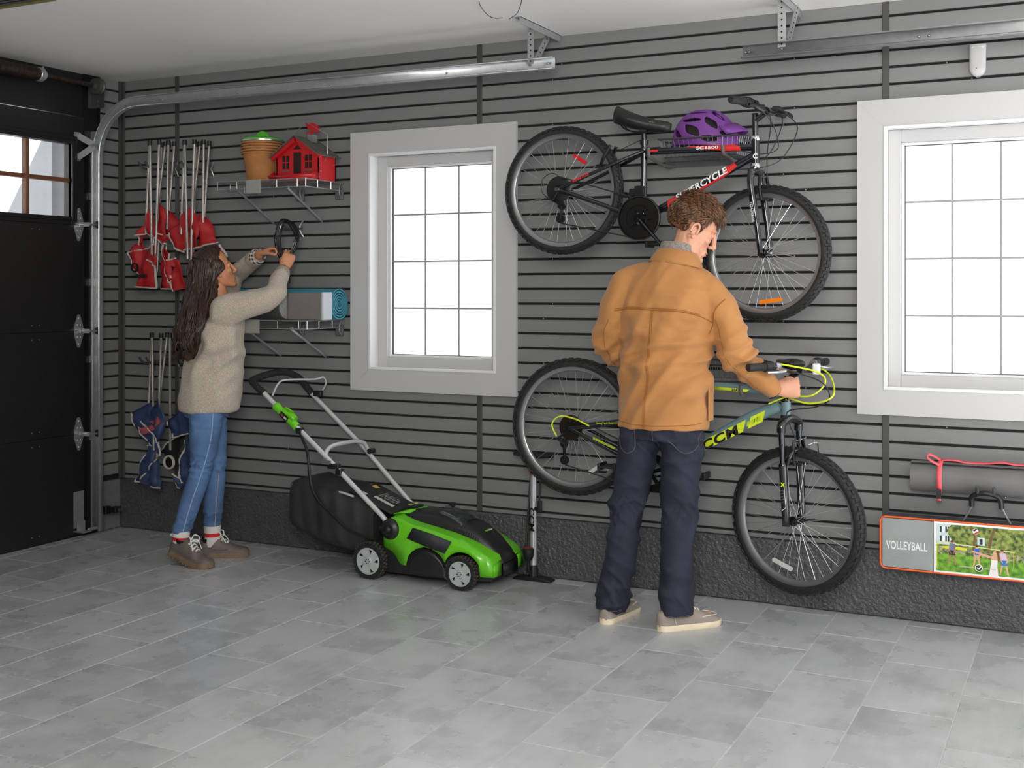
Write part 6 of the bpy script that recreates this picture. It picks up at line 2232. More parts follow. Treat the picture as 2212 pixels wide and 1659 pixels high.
def shoe(parent, heel, toe, m_up, m_sole, m_lace, boot=False, pitch=0.0, L=None, side=1, k=1.0, treads=False):
    """shoe from heel to toe on the floor; pitch lifts the heel about the ball"""
    heel, toe = Vector(heel), Vector(toe)
    d = (toe - heel); d.z = 0
    Ln = L or d.length
    d.normalize()
    lat = Vector((d.y, -d.x, 0))
    up = Vector((0, 0, 1))
    T = Matrix(((d.x, lat.x, 0, heel.x), (d.y, lat.y, 0, heel.y), (0, 0, 1, 0), (0, 0, 0, 1)))
    piv = Matrix.Translation((Ln * .70, 0, 0)) @ Matrix.Rotation(pitch, 4, 'Y') @ Matrix.Translation((-Ln * .70, 0, 0))
    # bend: front of the sole stays flat, the rest rises
    def bend(mb):
        vs = []
        for p in mb.v:
            p = Vector(p)
            if pitch and p.x < Ln * .70:
                p = piv @ p
            vs.append(tuple(T @ p))
        mb.v = vs
        return mb
    def half(t, w0=.042 if boot else .034, w1=.049 if boot else .047):
        # outline half width from heel (0) to toe (1)
        if t < .12: return w0 * math.sqrt(max(0, 1 - ((.12 - t) / .12) ** 2)) * .98 + .002
        if t > .80: return w1 * math.sqrt(max(0, 1 - ((t - .80) / .20) ** 2)) * .98 + .002
        return w0 + (w1 - w0) * (.5 - .5 * math.cos(PI * min(1, (t - .12) / .55)))
    ts = [0, .015, .04, .08, .12, .2, .3, .4, .5, .6, .7, .8, .86, .91, .95, .98, 1.0]
    st_ = .024 * k if not boot else .028 * k
    sh = thing('shoe', parent=parent)
    sh.location = (0, 0, 0)
    mb = MB()
    n = 16
    # sole as stacked outlines
    lv = [(0, .96), (.004, 1.0), (st_ * .6, 1.03), (st_, 1.0)]
    N = len(ts)
    def ring(z, sc):
        r_ = [(Ln * t, half(t) * k * sc, z + (.006 * max(0, (t - .85) / .15) ** 2 if z < .01 else .004 * max(0, (t - .85) / .15))) for t in ts]
        return r_ + [(x, -y, zz) for x, y, zz in reversed(r_)]
    rings = [ring(z, sc) for z, sc in lv]
    for r_ in rings: mb.v += r_
    m2 = 2 * N
    for i in range(len(rings) - 1):
        for j in range(m2):
            mb.f.append((i * m2 + j, i * m2 + (j + 1) % m2, (i + 1) * m2 + (j + 1) % m2, (i + 1) * m2 + j))
    mb.f.append(tuple(range(m2))); mb.f.append(tuple((len(rings) - 1) * m2 + j for j in range(m2)))
    if treads:
        for j in range(12):
            x = Ln * (.04 + .08 * j)
            hw_ = half(x / Ln) * k
            for s_ in (-1, 1):
                mb.cbox((x, s_ * hw_ * .8, -.002), (.013, hw_ * .45, .009))
    bend(mb).build('sole', m_sole, sh, smooth=50)
    # upper
    top = (lambda t: (.072 + .02 * math.sin(PI * min(1, t / .5)) if t < .5 else .085 - .045 * ((t - .5) / .42) if t < .92 else .04 - .014 * (t - .92) / .08)) if not boot else \
          (lambda t: (.088 + .026 * min(1, t / .32) if t < .36 else .114 - .052 * ((t - .36) / .34) if t < .70 else .062 - .010 * (t - .70) / .2 if t < .90 else .052 - .022 * ((t - .90) / .1) ** 2))
    mb = MB()
    tu = [.005, .02, .05, .10, .18, .26, .34, .42, .50, .58, .66, .74, .82, .88, .93, .97, .99]
    nn_ = 20
    for t in tu:
        w = half(t) * k * .97
        tp = top(t) * k
        for j in range(nn_):
            a = PI * j / (nn_ - 1)
            c_, s_ = math.cos(a), math.sin(a)
            wz = s_ ** .62
            mb.v.append((Ln * (t if t > .02 else t + .0), w * math.copysign(abs(c_) ** .75, c_) * (1 - (.10 if boot and t < .36 else .30) * s_ ** 3 * (1 if t < .55 else .4)), st_ * .8 + (tp - st_ * .8) * wz))
    for i in range(len(tu) - 1):
        for j in range(nn_ - 1):
            mb.f.append((i * nn_ + j, i * nn_ + j + 1, (i + 1) * nn_ + j + 1, (i + 1) * nn_ + j))
    mb.f.append(tuple(range(nn_))); mb.f.append(tuple((len(tu) - 1) * nn_ + j for j in range(nn_)))
    bend(mb).build('upper', m_up, sh, smooth=60)
    # welt line and laces
    mb = MB()
    for q in range(4):
        t = (.40 + .055 * q) if boot else (.46 + .05 * q)
        z = top(t) * k
        mb.tube(catmull([(Ln * t, -.024 * k, z - .010), (Ln * (t + .012), 0, z + .003), (Ln * (t + .024), .024 * k, z - .012)], 4), .0026, 6)
        mb.tube(catmull([(Ln * t, .024 * k, z - .010), (Ln * (t + .012), 0, z + .004), (Ln * (t + .024), -.024 * k, z - .012)], 4), .0026, 6)
    t = .38 if boot else .44
    z = top(t) * k
    if boot:
        for sg in (-1, 1):
            mb.tube(catmull([(Ln * t, 0, z + .004), (Ln * t - .004, sg * .02, z + .026), (Ln * t + .02, sg * .034, z + .022), (Ln * t + .022, sg * .03, z - .004), (Ln * t + .006, sg * .01, z + .002)], 5), .0028, 6)
            mb.tube(catmull([(Ln * t, 0, z + .004), (Ln * t + .024, sg * .026, z + .004), (Ln * t + .05, sg * .036, z - .03)], 5), .0026, 6)
    else:
        mb.tube(catmull([(Ln * t, 0, z), (Ln * t - .006, .012, z + .014), (Ln * t + .012, .018, z + .008), (Ln * t, 0, z)], 5), .0022, 6)
    bend(mb).build('laces', m_lace, sh)
    # moccasin seam / overlay lines
    mb = MB()
    if not boot:
        mb.tube(catmull([(Ln * .60, -.040 * k, .045 * k), (Ln * .72, -.040 * k, .050 * k), (Ln * .86, -.030 * k, .048 * k), (Ln * .93, 0, .046 * k), (Ln * .86, .030 * k, .048 * k), (Ln * .72, .040 * k, .050 * k), (Ln * .60, .040 * k, .045 * k)], 5), .003, 6)
        for s_ in (-1, 1):
            mb.tube([(Ln * .22, s_ * .0385 * k, .03), (Ln * .20, s_ * .034 * k, .055)], .0018, 5)
    else:
        for s_ in (-1, 1):
            mb.tube(catmull([(Ln * .06, s_ * .036 * k, .05), (Ln * .25, s_ * .041 * k, .055), (Ln * .42, s_ * .044 * k, .040), (Ln * .60, s_ * .048 * k, .048)], 5), .0022, 6)
            mb.tube(catmull([(Ln * .20, s_ * .037 * k, .085), (Ln * .33, s_ * .034 * k, .09), (Ln * .36, s_ * .036 * k, .07), (Ln * .20, s_ * .040 * k, .066), (Ln * .20, s_ * .037 * k, .085)], 4), .0016, 5)
    tag(bend(mb).build('overlay_seam', m_up if boot else mat('pale_welt', (206, 198, 186), .7), sh), kind='stuff')
    if boot:
        bend(MB().tube(catmull([(.004, 0, .088 * k), (-.022, 0, .094 * k), (-.024, 0, .086 * k)], 4), .005, 8)).build('heel_loop', m_lace, sh)
        bend(MB().lathe([(.036 * k, -.012), (.0405 * k, .0), (.040 * k, .010), (.036 * k, .008)], (Ln * .20, 0, .092 * k), 'Z', 24)).build('ankle_lining', M_BLACKP, sh)
    return sh


def strands(mb, roots, fn, n_seg, r0, r1, sides=4):
    for i, rt in enumerate(roots):
        P = fn(i, rt)
        k = len(P)
        mb.tube(P, [r0 + (r1 - r0) * (j / (k - 1)) ** 1.5 for j in range(k)], sides, cap=False)


def hair_mat(name, col, light):
    if name in MATS: return MATS[name]
    m = mat(name, col, .38, spec=.5)
    nt = m.node_tree
    tc = nt.nodes.new('ShaderNodeTexCoord')
    mp = nt.nodes.new('ShaderNodeMapping'); mp.inputs['Scale'].default_value = (1, 1, .12)
    n = nt.nodes.new('ShaderNodeTexNoise'); n.inputs['Scale'].default_value = 130; n.inputs['Detail'].default_value = 3
    nt.links.new(tc.outputs['Object'], mp.inputs[0]); nt.links.new(mp.outputs[0], n.inputs['Vector'])
    r_ = nt.nodes.new('ShaderNodeValToRGB')
    r_.color_ramp.elements[0].position = .40; r_.color_ramp.elements[1].position = .68
    r_.color_ramp.elements[0].color = rgb(*col); r_.color_ramp.elements[1].color = rgb(*light)
    nt.links.new(n.outputs['Fac'], r_.inputs[0])
    nt.links.new(r_.outputs[0], nt.nodes['Principled BSDF'].inputs['Base Color'])
    return m


def face_bits(parent, Mh, c, k, hair, off, skin, gaze_down=False):
    """eyes, brows and lips as small parts of the head"""
    c = Vector(c) - Vector(off)
    for s_ in (-1, 1):
        e = c + Mh @ Vector((s_ * .031, .0735, -.003)) * k
        ey = MB().ell((0, 0, 0), (.0115 * k, .0115 * k, .0115 * k), 14, 10)
        ey.v = [tuple(Vector(p) + e) for p in ey.v]
        eo = ey.build('eye', mat('eye_white', (226, 220, 214), .2), parent) if not gaze_down else None
        ir = MB().ell((0, 0, 0), (.006 * k, .003 * k, .006 * k), 12, 8)
        pd_ = c + Mh @ Vector((s_ * .031, .0835, -.004 if not gaze_down else -.008)) * k
        ld_ = MB().ell((0, 0, 0), (.0150 * k, .0135 * k, .0085 * k), 14, 8)
        lc = c + Mh @ Vector((s_ * .031, .0735, .0065 if not gaze_down else .001)) * k
        ld_.v = [tuple(Mh @ Vector(p) + lc) for p in ld_.v]
        ld_.build('eyelid', skin, parent)
        ir.v = [tuple(Mh @ Vector(p) + pd_) for p in ir.v]
        if not gaze_down: ir.build('iris', mat('brown_iris', (58, 36, 24), .15), eo)
        lid = MB().tube(catmull([c + Mh @ Vector((s_ * x, y, z)) * k for x, y, z in ((.018, .082, -.003), (.028, .0865, .0015 if not gaze_down else -.006), (.038, .084, .0005), (.045, .075, -.004))], 4), .0022 * k, 6)
        if not gaze_down: lid.build('lashes', mat('dark_lash', (34, 24, 20), .6), eo)
        MB().tube(catmull([c + Mh @ Vector((s_ * x, y, z)) * k for x, y, z in ((.014, .094, .021), (.028, .0925, .026), (.042, .080, .025), (.050, .070, .020))], 4), [.0035 * k] * 4 + [.0038 * k] * 5 + [.0015 * k] * 4, 6, flat=(1, .6)).build('eyebrow', hair, parent)
    lp = mat('lip_skin', (168, 92, 84), .4)
    MB().tube(catmull([c + Mh @ Vector(p) * k for p in ((-.022, .089, -.0765), (-.010, .1005, -.0735), (0, .1015, -.0745), (.010, .1005, -.0735), (.022, .089, -.0765))], 4), .0032 * k, 6).tube(catmull([c + Mh @ Vector(p) * k for p in ((-.019, .090, -.080), (0, .1005, -.0845), (.019, .090, -.080))], 4), .0036 * k, 6).build('lips', lp, parent)


# ================================================================== the man
M_SKIN1 = skin_mat('fair_skin', (214, 158, 130))
M_JACKET = mat('ochre_canvas', (180, 124, 68), .72, bump=.25, bscale=420, var=.10, vscale=7, sheen=.15)
M_STITCH = mat('dark_ochre_stitch', (150, 92, 34), .8)
M_JEANS1 = mat('dark_denim', (33, 38, 55), .8, bump=.3, bscale=600, var=.32, vscale=11, stretch=(1, 1, .6))
M_JST1 = mat('denim_stitch', (92, 82, 84), .8)
M_KNIT = mat('marled_grey_knit', (150, 142, 138), .9, bump=.8, bscale=190, var=.45, vscale=210)
M_SHOE1 = mat('taupe_canvas', (150, 140, 131), .75, bump=.15, bscale=300)
M_SOLE1 = mat('cream_rubber', (232, 216, 188), .6, var=.06, vscale=20)
M_HAIR1 = hair_mat('brown_hair', (56, 36, 25), (150, 104, 70))

MB0 = Vector((3.57, -.58, 0))
man = thing('person', 'man in ochre canvas jacket and dark jeans gripping the lower bicycle', 'person', MB0)
fi = R(8)
mf, mr = Vector((math.sin(fi), math.cos(fi), 0)), Vector((math.cos(fi), -math.sin(fi), 0))
UP = Vector((0, 0, 1))


def tors(cx, cy, z, a, b):
    return (Vector((cx, cy, z)), mr * a, mf * b)


SHL, ELL, WRL = Vector((3.448, -.60, 1.432)), Vector((3.385, -.545, 1.175)), Vector((3.50, -.40, 1.055))
SHR, ELR, WRR = Vector((3.850, -.575, 1.418)), Vector((3.940, -.555, 1.155)), Vector((4.052, -.415, 1.008))
HIPL, KNL, ANL = Vector((3.532, -.575, .87)), Vector((3.462, -.565, .47)), Vector((3.408, -.605, .085))
HIPR, KNR, ANR = Vector((3.714, -.575, .87)), Vector((3.697, -.565, .47)), Vector((3.690, -.590, .085))
HC = Vector((3.748, -.525, 1.692))
HF = Vector((.74, .50, -.46))
MH = basis(HF, UP + Vector((.42, .1, 0)))
KH = 1.04
# body: one continuous skin
b = MB()
b.sections([tors(3.622, -.575, .84, .16, .105), tors(3.63, -.575, 1.0, .155, .10), tors(3.645, -.58, 1.25, .17, .10), tors(3.65, -.58, 1.40, .165, .090), tors(3.665, -.575, 1.47, .10, .075), tors(3.69, -.565, 1.53, .064, .066)], 24)
limb(b, [(3.685, -.57, 1.50), (3.715, -.55, 1.58), (3.735, -.535, 1.66)], [.066, .060, .058])
for a_, e_, w_ in ((SHL, ELL, WRL), (SHR, ELR, WRR)):
    limb(b, [a_ + Vector((.02 if a_.x < 3.6 else -.02, 0, -.03)), a_.lerp(e_, .5), e_, e_.lerp(w_, .4), w_], [.042, .040, .034, .036, .028])
for h_, k_, a_ in ((HIPL, KNL, ANL), (HIPR, KNR, ANR)):
    limb(b, [h_, h_.lerp(k_, .5), k_, k_.lerp(a_, .35), a_], [.075, .068, .052, .054, .036])
for a_, hd in ((ANL, Vector((.12, 1, 0))), (ANR, Vector((.66, .75, 0)))):
    hd.normalize()
    limb(b, [a_ - hd * .03 - UP * .045, a_ + hd * .08 - UP * .045, a_ + hd * .16 - UP * .05], [.028, .03, .022])
hand(b, WRR + Vector((.016, .004, .0)), (.97, .22, .06), (-.16, .98, -.1), (0, .05, 1), 1.02, curl=(78, 88, 60), thumb=(.75, .45, .75), tcurl=50, fr=.0084)
hand(b, WRL + Vector((.012, .012, -.006)), (.55, .70, -.42), (.6, -.1, -.8), (.5, -.6, .6), 1.0, curl=(70, 80, 50), thumb=(.5, .6, .6), tcurl=50, fr=.0092)
hs = head_shapes(KH)
hs.v = [tuple(MH @ Vector(p) + HC) for p in hs.v]
b.add(hs.v, hs.f)
me = remesh(b, .0026, 4, .5)
body1 = finish(me, 'body', M_SKIN1, man, MB0)
face_bits(man, MH, HC, KH, M_HAIR1, MB0, M_SKIN1, True)

# jeans
b = MB()
b.sections([tors(3.622, -.575, .79, .165, .118), tors(3.624, -.575, .86, .178, .122), tors(3.628, -.575, .95, .172, .118), tors(3.63, -.575, 1.0, .165, .11)], 28)
LEGL = [(3.532, -.575, .86), (3.506, -.572, .69), (3.462, -.565, .46), (3.436, -.585, .24), (3.412, -.600, .12), (3.404, -.60, .052)]
LEGR = [(3.712, -.575, .86), (3.708, -.572, .69), (3.695, -.565, .47), (3.690, -.585, .24), (3.694, -.588, .13), (3.700, -.590, .062)]
for L_, rr in ((LEGL, [.092, .083, .070, .068, .070, .066]), (LEGR, [.094, .086, .072, .068, .071, .070])):
    P = catmull(L_, 6)
    r2 = [np.interp(i / 6, range(6), rr) for i in range(len(P))]
    b.tube(P, r2, 22, flat=(1.0, 1.06), up=(0, 1, 0))
me = remesh(b, .006, 5, .5)
wrinkle(me, .024, 26, 4, lambda a: np.clip(np.exp(-((a[:, 2] - .47) / .13) ** 2) + 1.3 * np.exp(-((a[:, 2] - .13) / .09) ** 2) + .7 * np.exp(-((a[:, 2] - .78) / .08) ** 2) + .18, 0, 1.4), direction=(.5, 0, 1))
wrinkle(me, .008, 70, 46, lambda a: np.clip(np.exp(-((a[:, 2] - .47) / .10) ** 2) + np.exp(-((a[:, 2] - .80) / .06) ** 2) + .6 * np.exp(-((a[:, 2] - .12) / .05) ** 2), 0, 1.3), direction=(.4, 0, 1), power=4)
tj = tree_of(me)
jeans1 = finish(me, 'jeans', M_JEANS1, man, MB0)


def man_seam(tree, pts, m, par, src=(0, 1, 0), r=.0016):
    o = seam(tree, [Vector(p) for p in pts], src, m, par, r=r)
    if o: o.data.transform(Matrix.Translation(-MB0))


man_seam(tj, [(3.455, -.6, .80), (3.462, -.6, .755), (3.50, -.6, .735), (3.535, -.6, .762), (3.535, -.6, .84)], M_JST1, jeans1)
man_seam(tj, [(3.69, -.6, .80), (3.74, -.6, .752), (3.785, -.6, .762), (3.80, -.6, .83)], M_JST1, jeans1)
man_seam(tj, [(3.622, -.6, .86), (3.622, -.6, .76)], M_JST1, jeans1)
for c_, z, w in (((3.404, -.60), .058, .058), ((3.70, -.59), .068, .062)):
    man_seam(tj, [(c_[0] - w, -.6, z + .004), (c_[0] - w * .4, -.6, z - .0), (c_[0] + w * .4, -.6, z), (c_[0] + w, -.6, z + .006)], M_JST1, jeans1)

# jacket
b = MB()
b.sections([tors(3.620, -.572, .838, .203, .150), tors(3.624, -.572, .90, .204, .150), tors(3.634, -.575, 1.0, .200, .145), tors(3.640, -.578, 1.12, .200, .140), tors(3.645, -.580, 1.25, .208, .138), tors(3.648, -.580, 1.35, .214, .133), (Vector((3.648, -.580, 1.432)), mr * .208 + UP * -.012, mf * .122), (Vector((3.650, -.578, 1.482)), mr * .178 + UP * -.014, mf * .108), (Vector((3.662, -.574, 1.525)), mr * .128 + UP * -.012, mf * .096), (Vector((3.678, -.570, 1.555)), mr * .085, mf * .085)], 80)
limb(b, [(3.60, -.576, 1.492), (3.52, -.582, 1.478), SHL + Vector((.012, 0, .018))], [.060, .058, .056])
limb(b, [(3.73, -.572, 1.485), (3.79, -.575, 1.462), SHR + Vector((-.012, 0, .012))], [.060, .058, .056])
limb(b, [SHL + Vector((.02, 0, .0)), SHL.lerp(ELL, .45) + Vector((-.004, 0, 0)), ELL + Vector((-.006, -.004, 0)), ELL.lerp(WRL, .55), WRL - (WRL - ELL) * .02], [.070, .075, .070, .062, .054])
limb(b, [SHR + Vector((-.02, 0, .0)), SHR.lerp(ELR, .5) + Vector((.004, 0, 0)), ELR + Vector((.004, -.006, 0)), ELR.lerp(WRR, .55), WRR - (WRR - ELR) * .02], [.070, .075, .069, .060, .051])
me = remesh(b, .0062, 9, .5)
ejr, ejl = np.array(ELR), np.array(ELL)
wrinkle(me, .030, 16, 29, lambda a: .35 + .6 * np.exp(-((a[:, 2] - 1.1) / .15) ** 2), n=4, power=2.0, direction=(-1, 0, .35))
wrinkle(me, .034, 15, 37, lambda a: .35 + .3 * np.exp(-(((a - ejr) ** 2).sum(1)) / .016) + .3 * np.exp(-(((a - ejl) ** 2).sum(1)) / .016) + .5 * np.exp(-((a[:, 2] - 1.05) / .12) ** 2), n=4, power=2.0, direction=(1, .2, .5))
wrinkle(me, .017, 30, 5, lambda a: .12 + .9 * np.exp(-(((a - ejr) ** 2).sum(1)) / .02) + .7 * np.exp(-(((a - ejl) ** 2).sum(1)) / .02) + .6 * np.exp(-(((a - np.array([3.82, -.7, 1.28])) ** 2).sum(1)) / .012), n=5, direction=(.6, 0, .8))
tk = tree_of(me)
jacket = finish(me, 'jacket', M_JACKET, man, MB0)
man_seam(tk, [(3.44, -.6, 1.335), (3.52, -.6, 1.345), (3.63, -.6, 1.34), (3.74, -.6, 1.335), (3.82, -.6, 1.315), (3.862, -.6, 1.285)], M_STITCH, jacket, r=.0022)
man_seam(tk, [(3.44, -.6, 1.342), (3.52, -.6, 1.352), (3.63, -.6, 1.347), (3.74, -.6, 1.342), (3.82, -.6, 1.322)], M_STITCH, jacket, r=.0014)
man_seam(tk, [(3.625, -.6, 1.34), (3.612, -.6, 1.15), (3.598, -.6, .98), (3.59, -.6, .85)], M_STITCH, jacket, r=.0022)
man_seam(tk, [(3.632, -.6, 1.34), (3.619, -.6, 1.15), (3.605, -.6, .98), (3.597, -.6, .85)], M_STITCH, jacket, r=.0014)
man_seam(tk, [(3.862, -.6, 1.285), (3.875, -.6, 1.34), (3.91, -.6, 1.385)], M_STITCH, jacket, r=.0022)
man_seam(tk, [(3.84, -.6, 1.24), (3.865, -.6, 1.29), (3.872, -.6, 1.33)], M_STITCH, jacket, r=.0022)
man_seam(tk, [(3.875, -.6, 1.30), (3.91, -.6, 1.16), (3.97, -.6, 1.06), (4.03, -.6, .995)], M_STITCH, jacket, r=.0018)
man_seam(tk, [(3.43, -.6, .872), (3.52, -.6, .864), (3.65, -.6, .862), (3.78, -.6, .868), (3.815, -.6, .875)], M_STITCH, jacket, r=.0014)
man_seam(tk, [(3.415, -.6, 1.30), (3.385, -.6, 1.22), (3.40, -.6, 1.10)], M_STITCH, jacket, r=.0018)
MB().box((3.835 - MB0.x, -.61 - MB0.y, .88), (3.842 - MB0.x, -.55 - MB0.y, 1.03)).build('pocket_edge', M_JACKET, jacket, bevel=.003)
cb_ = WRR - (WRR - ELR).normalized() * .05 + Vector((0, -.05, -.006))
MB().lathe([(0, -.003), (.008, -.003), (.009, 0), (0, 0)], cb_ - MB0, 'Y', 14).build('cuff_button', mat('brass_button', (150, 104, 50), .3, .8), jacket)
# collar: folded canvas over a knit collar
nb_ = Vector((3.682, -.565, 1.535))
NT = (Vector((.12, .14, 1))).normalized()
nx = mr - NT * mr.dot(NT); nx.normalize(); ny = NT.cross(nx)


def cring(h, a, bb_, c=nb_, n=40, a0=0, a1=2 * PI):
    return [c + NT * h + nx * a * math.cos(t) + ny * bb_ * math.sin(t) for t in np.linspace(a0, a1, n)]


A0, A1 = R(115 - 360 + 10), R(65)
prof = [(-.012, .118, .100), (.012, .108, .092), (.040, .090, .082), (.048, .086, .078), (.046, .081, .073), (.0, .090, .080)]
mb = MB()
rows_ = [cring(h, a, c, a0=A0, a1=A1) for h, a, c in prof]
for r_ in rows_: mb.v += [tuple(p - MB0) for p in r_]
for i in range(len(rows_) - 1):
    for j in range(39):
        mb.f.append((i * 40 + j, i * 40 + j + 1, (i + 1) * 40 + j + 1, (i + 1) * 40 + j))
mb.build('collar', M_JACKET, man, smooth=60, solid=.005)
MB().tube([p - MB0 for p in cring(.0, .1135, .0965, a0=A0, a1=A1)], .0016, 6).build('collar_stitch', M_STITCH, man)
prof = [(.0, .088, .078), (.050, .079, .072), (.078, .077, .072), (.084, .073, .068), (.06, .068, .063)]
mb = MB()
rows_ = [cring(h, a, c, a0=0, a1=2 * PI * 39 / 40) for h, a, c in prof]
for r_ in rows_: mb.v += [tuple(p - MB0) for p in r_]
for i in range(len(rows_) - 1):
    for j in range(40):
        mb.f.append((i * 40 + j, i * 40 + (j + 1) % 40, (i + 1) * 40 + (j + 1) % 40, (i + 1) * 40 + j))
mb.build('knit_collar', M_KNIT, man, smooth=60)
# sleeve end: knit cuff and dark band at the right wrist
wd = (WRR - ELR).normalized()
MB().tube([WRR - wd * .012 - MB0, WRR + wd * .008 - MB0], [.041, .0415], 20).build('knit_cuff', M_KNIT, man)
MB().tube([WRR + wd * .004 - MB0, WRR + wd * .020 - MB0], [.0405, .0385], 20).build('wrist_band', mat('navy_band', (26, 30, 48), .7), man)
# hair: cap with combed tufts
rs = random.Random(4)


def hairline(p):
    """is this direction (unit, head frame) under hair?"""
    x, y, z = p
    if y > .62: return z > .47
    if y > .38: return z > -.10 + (y - .38) * 2.4
    if y > .20: return z > -.45
    if y > -.20: return z > -.16
    return z > -.74


CR = (.0755 * KH, .098 * KH, .086 * KH)
cc = Vector((0, -.012, .036)) * KH
cap = MB()
N1, N2 = 48, 30
okv = {}
for j in range(N2 + 1):
    t = PI * j / N2
    for i in range(N1):
        a = 2 * PI * i / N1
        u = Vector((math.sin(t) * math.cos(a), math.sin(t) * math.sin(a), math.cos(t)))
        th_ = 1.045 if hairline(u) else .88
        p = cc + Vector((u.x * CR[0] * th_, u.y * CR[1] * th_, u.z * CR[2] * th_))
        if u.z < -.1: p.z -= .012 * min(1, (-u.z - .1) * 2) * (1 if hairline(u) else 0)
        cap.v.append(tuple(MH @ p + HC - MB0))
for j in range(N2):
    for i in range(N1):
        cap.f.append((j * N1 + i, j * N1 + (i + 1) % N1, (j + 1) * N1 + (i + 1) % N1, (j + 1) * N1 + i))
hair1 = cap.build('hair', M_HAIR1, man, smooth=180)
st_ = MB()
roots = []
while len(roots) < 2300:
    u = Vector((rs.gauss(0, 1), rs.gauss(0, 1), rs.gauss(0, 1))).normalized()
    if hairline(u) and u.z > -.75: roots.append(u)


def tuft(i, u):
    # swept from the crown towards brow, temples and nape
    g = Vector((0, .55, 0)) if u.z > .35 else (Vector((0, -.80, -.62)) if u.y < .30 else Vector((0, -.25, -.95)))
    if u.z > .35: g += Vector((.25 * math.copysign(1, u.x + .2), .35, -.25))
    tn = g - u * g.dot(u)
    tn = tn.normalized() if tn.length > 1e-3 else Vector((0, 1, 0))
    tn = (tn + Vector((rs.gauss(0, .16), rs.gauss(0, .16), rs.gauss(0, .16)))).normalized()
    ln = .045 if u.z > .3 else .034
    if u.y > .35 and u.z > .4: ln = .055
    out = []
    for k in range(5):
        t = k / 4
        lift = .003 + .010 * t * (1 - .45 * t) + (.009 * t if u.z > .5 else 0) + .003 * math.sin(i * 1.7)
        base = Vector((u.x * CR[0], u.y * CR[1], u.z * CR[2])) * 1.04
        p = cc + base + tn * ln * t + u * (lift - ln * ln * t * t * 5.0)
        out.append(MH @ p + HC - MB0)
    return out


strands(st_, roots, tuft, 5, .0029, .0007)
tag(st_.build('hair_tufts', M_HAIR1, man, smooth=180), kind='stuff')
# shoes
shoe(man, (3.395, -.668, 0), (3.430, -.375, 0), M_SHOE1, M_SOLE1, M_KNIT, L=.295, k=1.0).location = -MB0
shoe(man, (3.632, -.655, 0), (3.835, -.418, 0), M_SHOE1, M_SOLE1, mat('cream_lace', (222, 212, 196), .8), L=.305, k=1.02).location = -MB0

# ================================================================== the woman
M_SKIN2 = skin_mat('tan_skin', (202, 140, 102))
M_SWEAT = mat('oatmeal_boucle', (206, 192, 176), .95, bump=1.0, bscale=210, var=.30, vscale=240, bdist=.010, sheen=.3)
M_RIB = mat('oatmeal_rib', (180, 166, 150), .95, bump=.8, bscale=160, var=.25, vscale=150)
M_JEANS2 = mat('blue_denim', (84, 116, 160), .8, bump=.3, bscale=500, var=.30, vscale=7)
M_JST2 = mat('pale_denim_seam', (150, 176, 204), .8)
M_HAIR2 = hair_mat('dark_brown_hair', (28, 18, 16), (84, 57, 46))
M_BOOT = mat('taupe_leather', (104, 94, 90), .5, bump=.15, bscale=200, var=.1, vscale=20)
M_BSOLE = mat('dusty_boot_sole', (124, 106, 86), .85, var=.2, vscale=40)
M_LACE2 = mat('white_lace', (232, 232, 228), .7)
M_SOCK = mat('white_ribbed_sock', (226, 222, 216), .9, bump=.6, bscale=220)
M_SOCKR = mat('red_sock_stripe', (222, 40, 44), .9, bump=.6, bscale=220)
M_PLAID = None

WB0 = Vector((1.08, -.50, 0))
wom = thing('person', 'woman with long dark hair in oatmeal sweater reaching up on tiptoe', 'person', WB0)
ps = R(42)
wf, wr = Vector((math.cos(ps), math.sin(ps), 0)), Vector((math.sin(ps), -math.cos(ps), 0))


def wt(c, z, a, b_): return (Vector((c[0], c[1], z)), wr * a, wf * b_)


WSR, WER, WWR = Vector((1.248, -.555, 1.318)), Vector((1.435, -.385, 1.400)), Vector((1.384, -.235, 1.530))
WSL, WEL, WWL = Vector((1.03, -.315, 1.335)), Vector((.945, -.105, 1.50)), Vector((1.205, -.205, 1.618))
WHR, WKR, WAR = Vector((1.122, -.53, .85)), Vector((1.110, -.565, .50)), Vector((1.015, -.615, .155))
WHL, WKL, WAL = Vector((1.015, -.405, .85)), Vector((1.085, -.43, .49)), Vector((1.045, -.405, .115))
WHC = Vector((1.100, -.452, 1.532))
WHF = Vector((.50, .80, .30))
WMH = basis(WHF, UP + Vector((-.15, -.18, 0)))
KW = .93
b = MB()
b.sections([wt((1.07, -.47), .82, .145, .10), wt((1.075, -.468), .95, .12, .085), wt((1.09, -.462), 1.08, .115, .085), wt((1.12, -.45), 1.22, .125, .09), wt((1.135, -.44), 1.31, .125, .08), wt((1.13, -.44), 1.37, .07, .055)], 22)
limb(b, [(1.132, -.44, 1.35), (1.118, -.445, 1.42), (1.10, -.455, 1.50)], [.052, .047, .048])
for a_, e_, w_ in ((WSR, WER, WWR), (WSL, WEL, WWL)):
    limb(b, [a_ + (Vector((1.14, -.44, 1.29)) - a_) * .15, a_.lerp(e_, .5), e_, e_.lerp(w_, .4), w_], [.038, .036, .033, .032, .0235])
for h_, k_, a_ in ((WHR, WKR, WAR), (WHL, WKL, WAL)):
    limb(b, [h_, h_.lerp(k_, .5), k_, k_.lerp(a_, .35), a_], [.072, .062, .044, .046, .031])
limb(b, [WAR, Vector((1.01, -.617, .11)), Vector((1.09, -.617, .05)), Vector((1.15, -.617, .030))], [.03, .030, .022, .016])
limb(b, [WAL, Vector((1.04, -.402, .06)), Vector((1.09, -.375, .04)), Vector((1.13, -.352, .032))], [.03, .030, .022, .016])
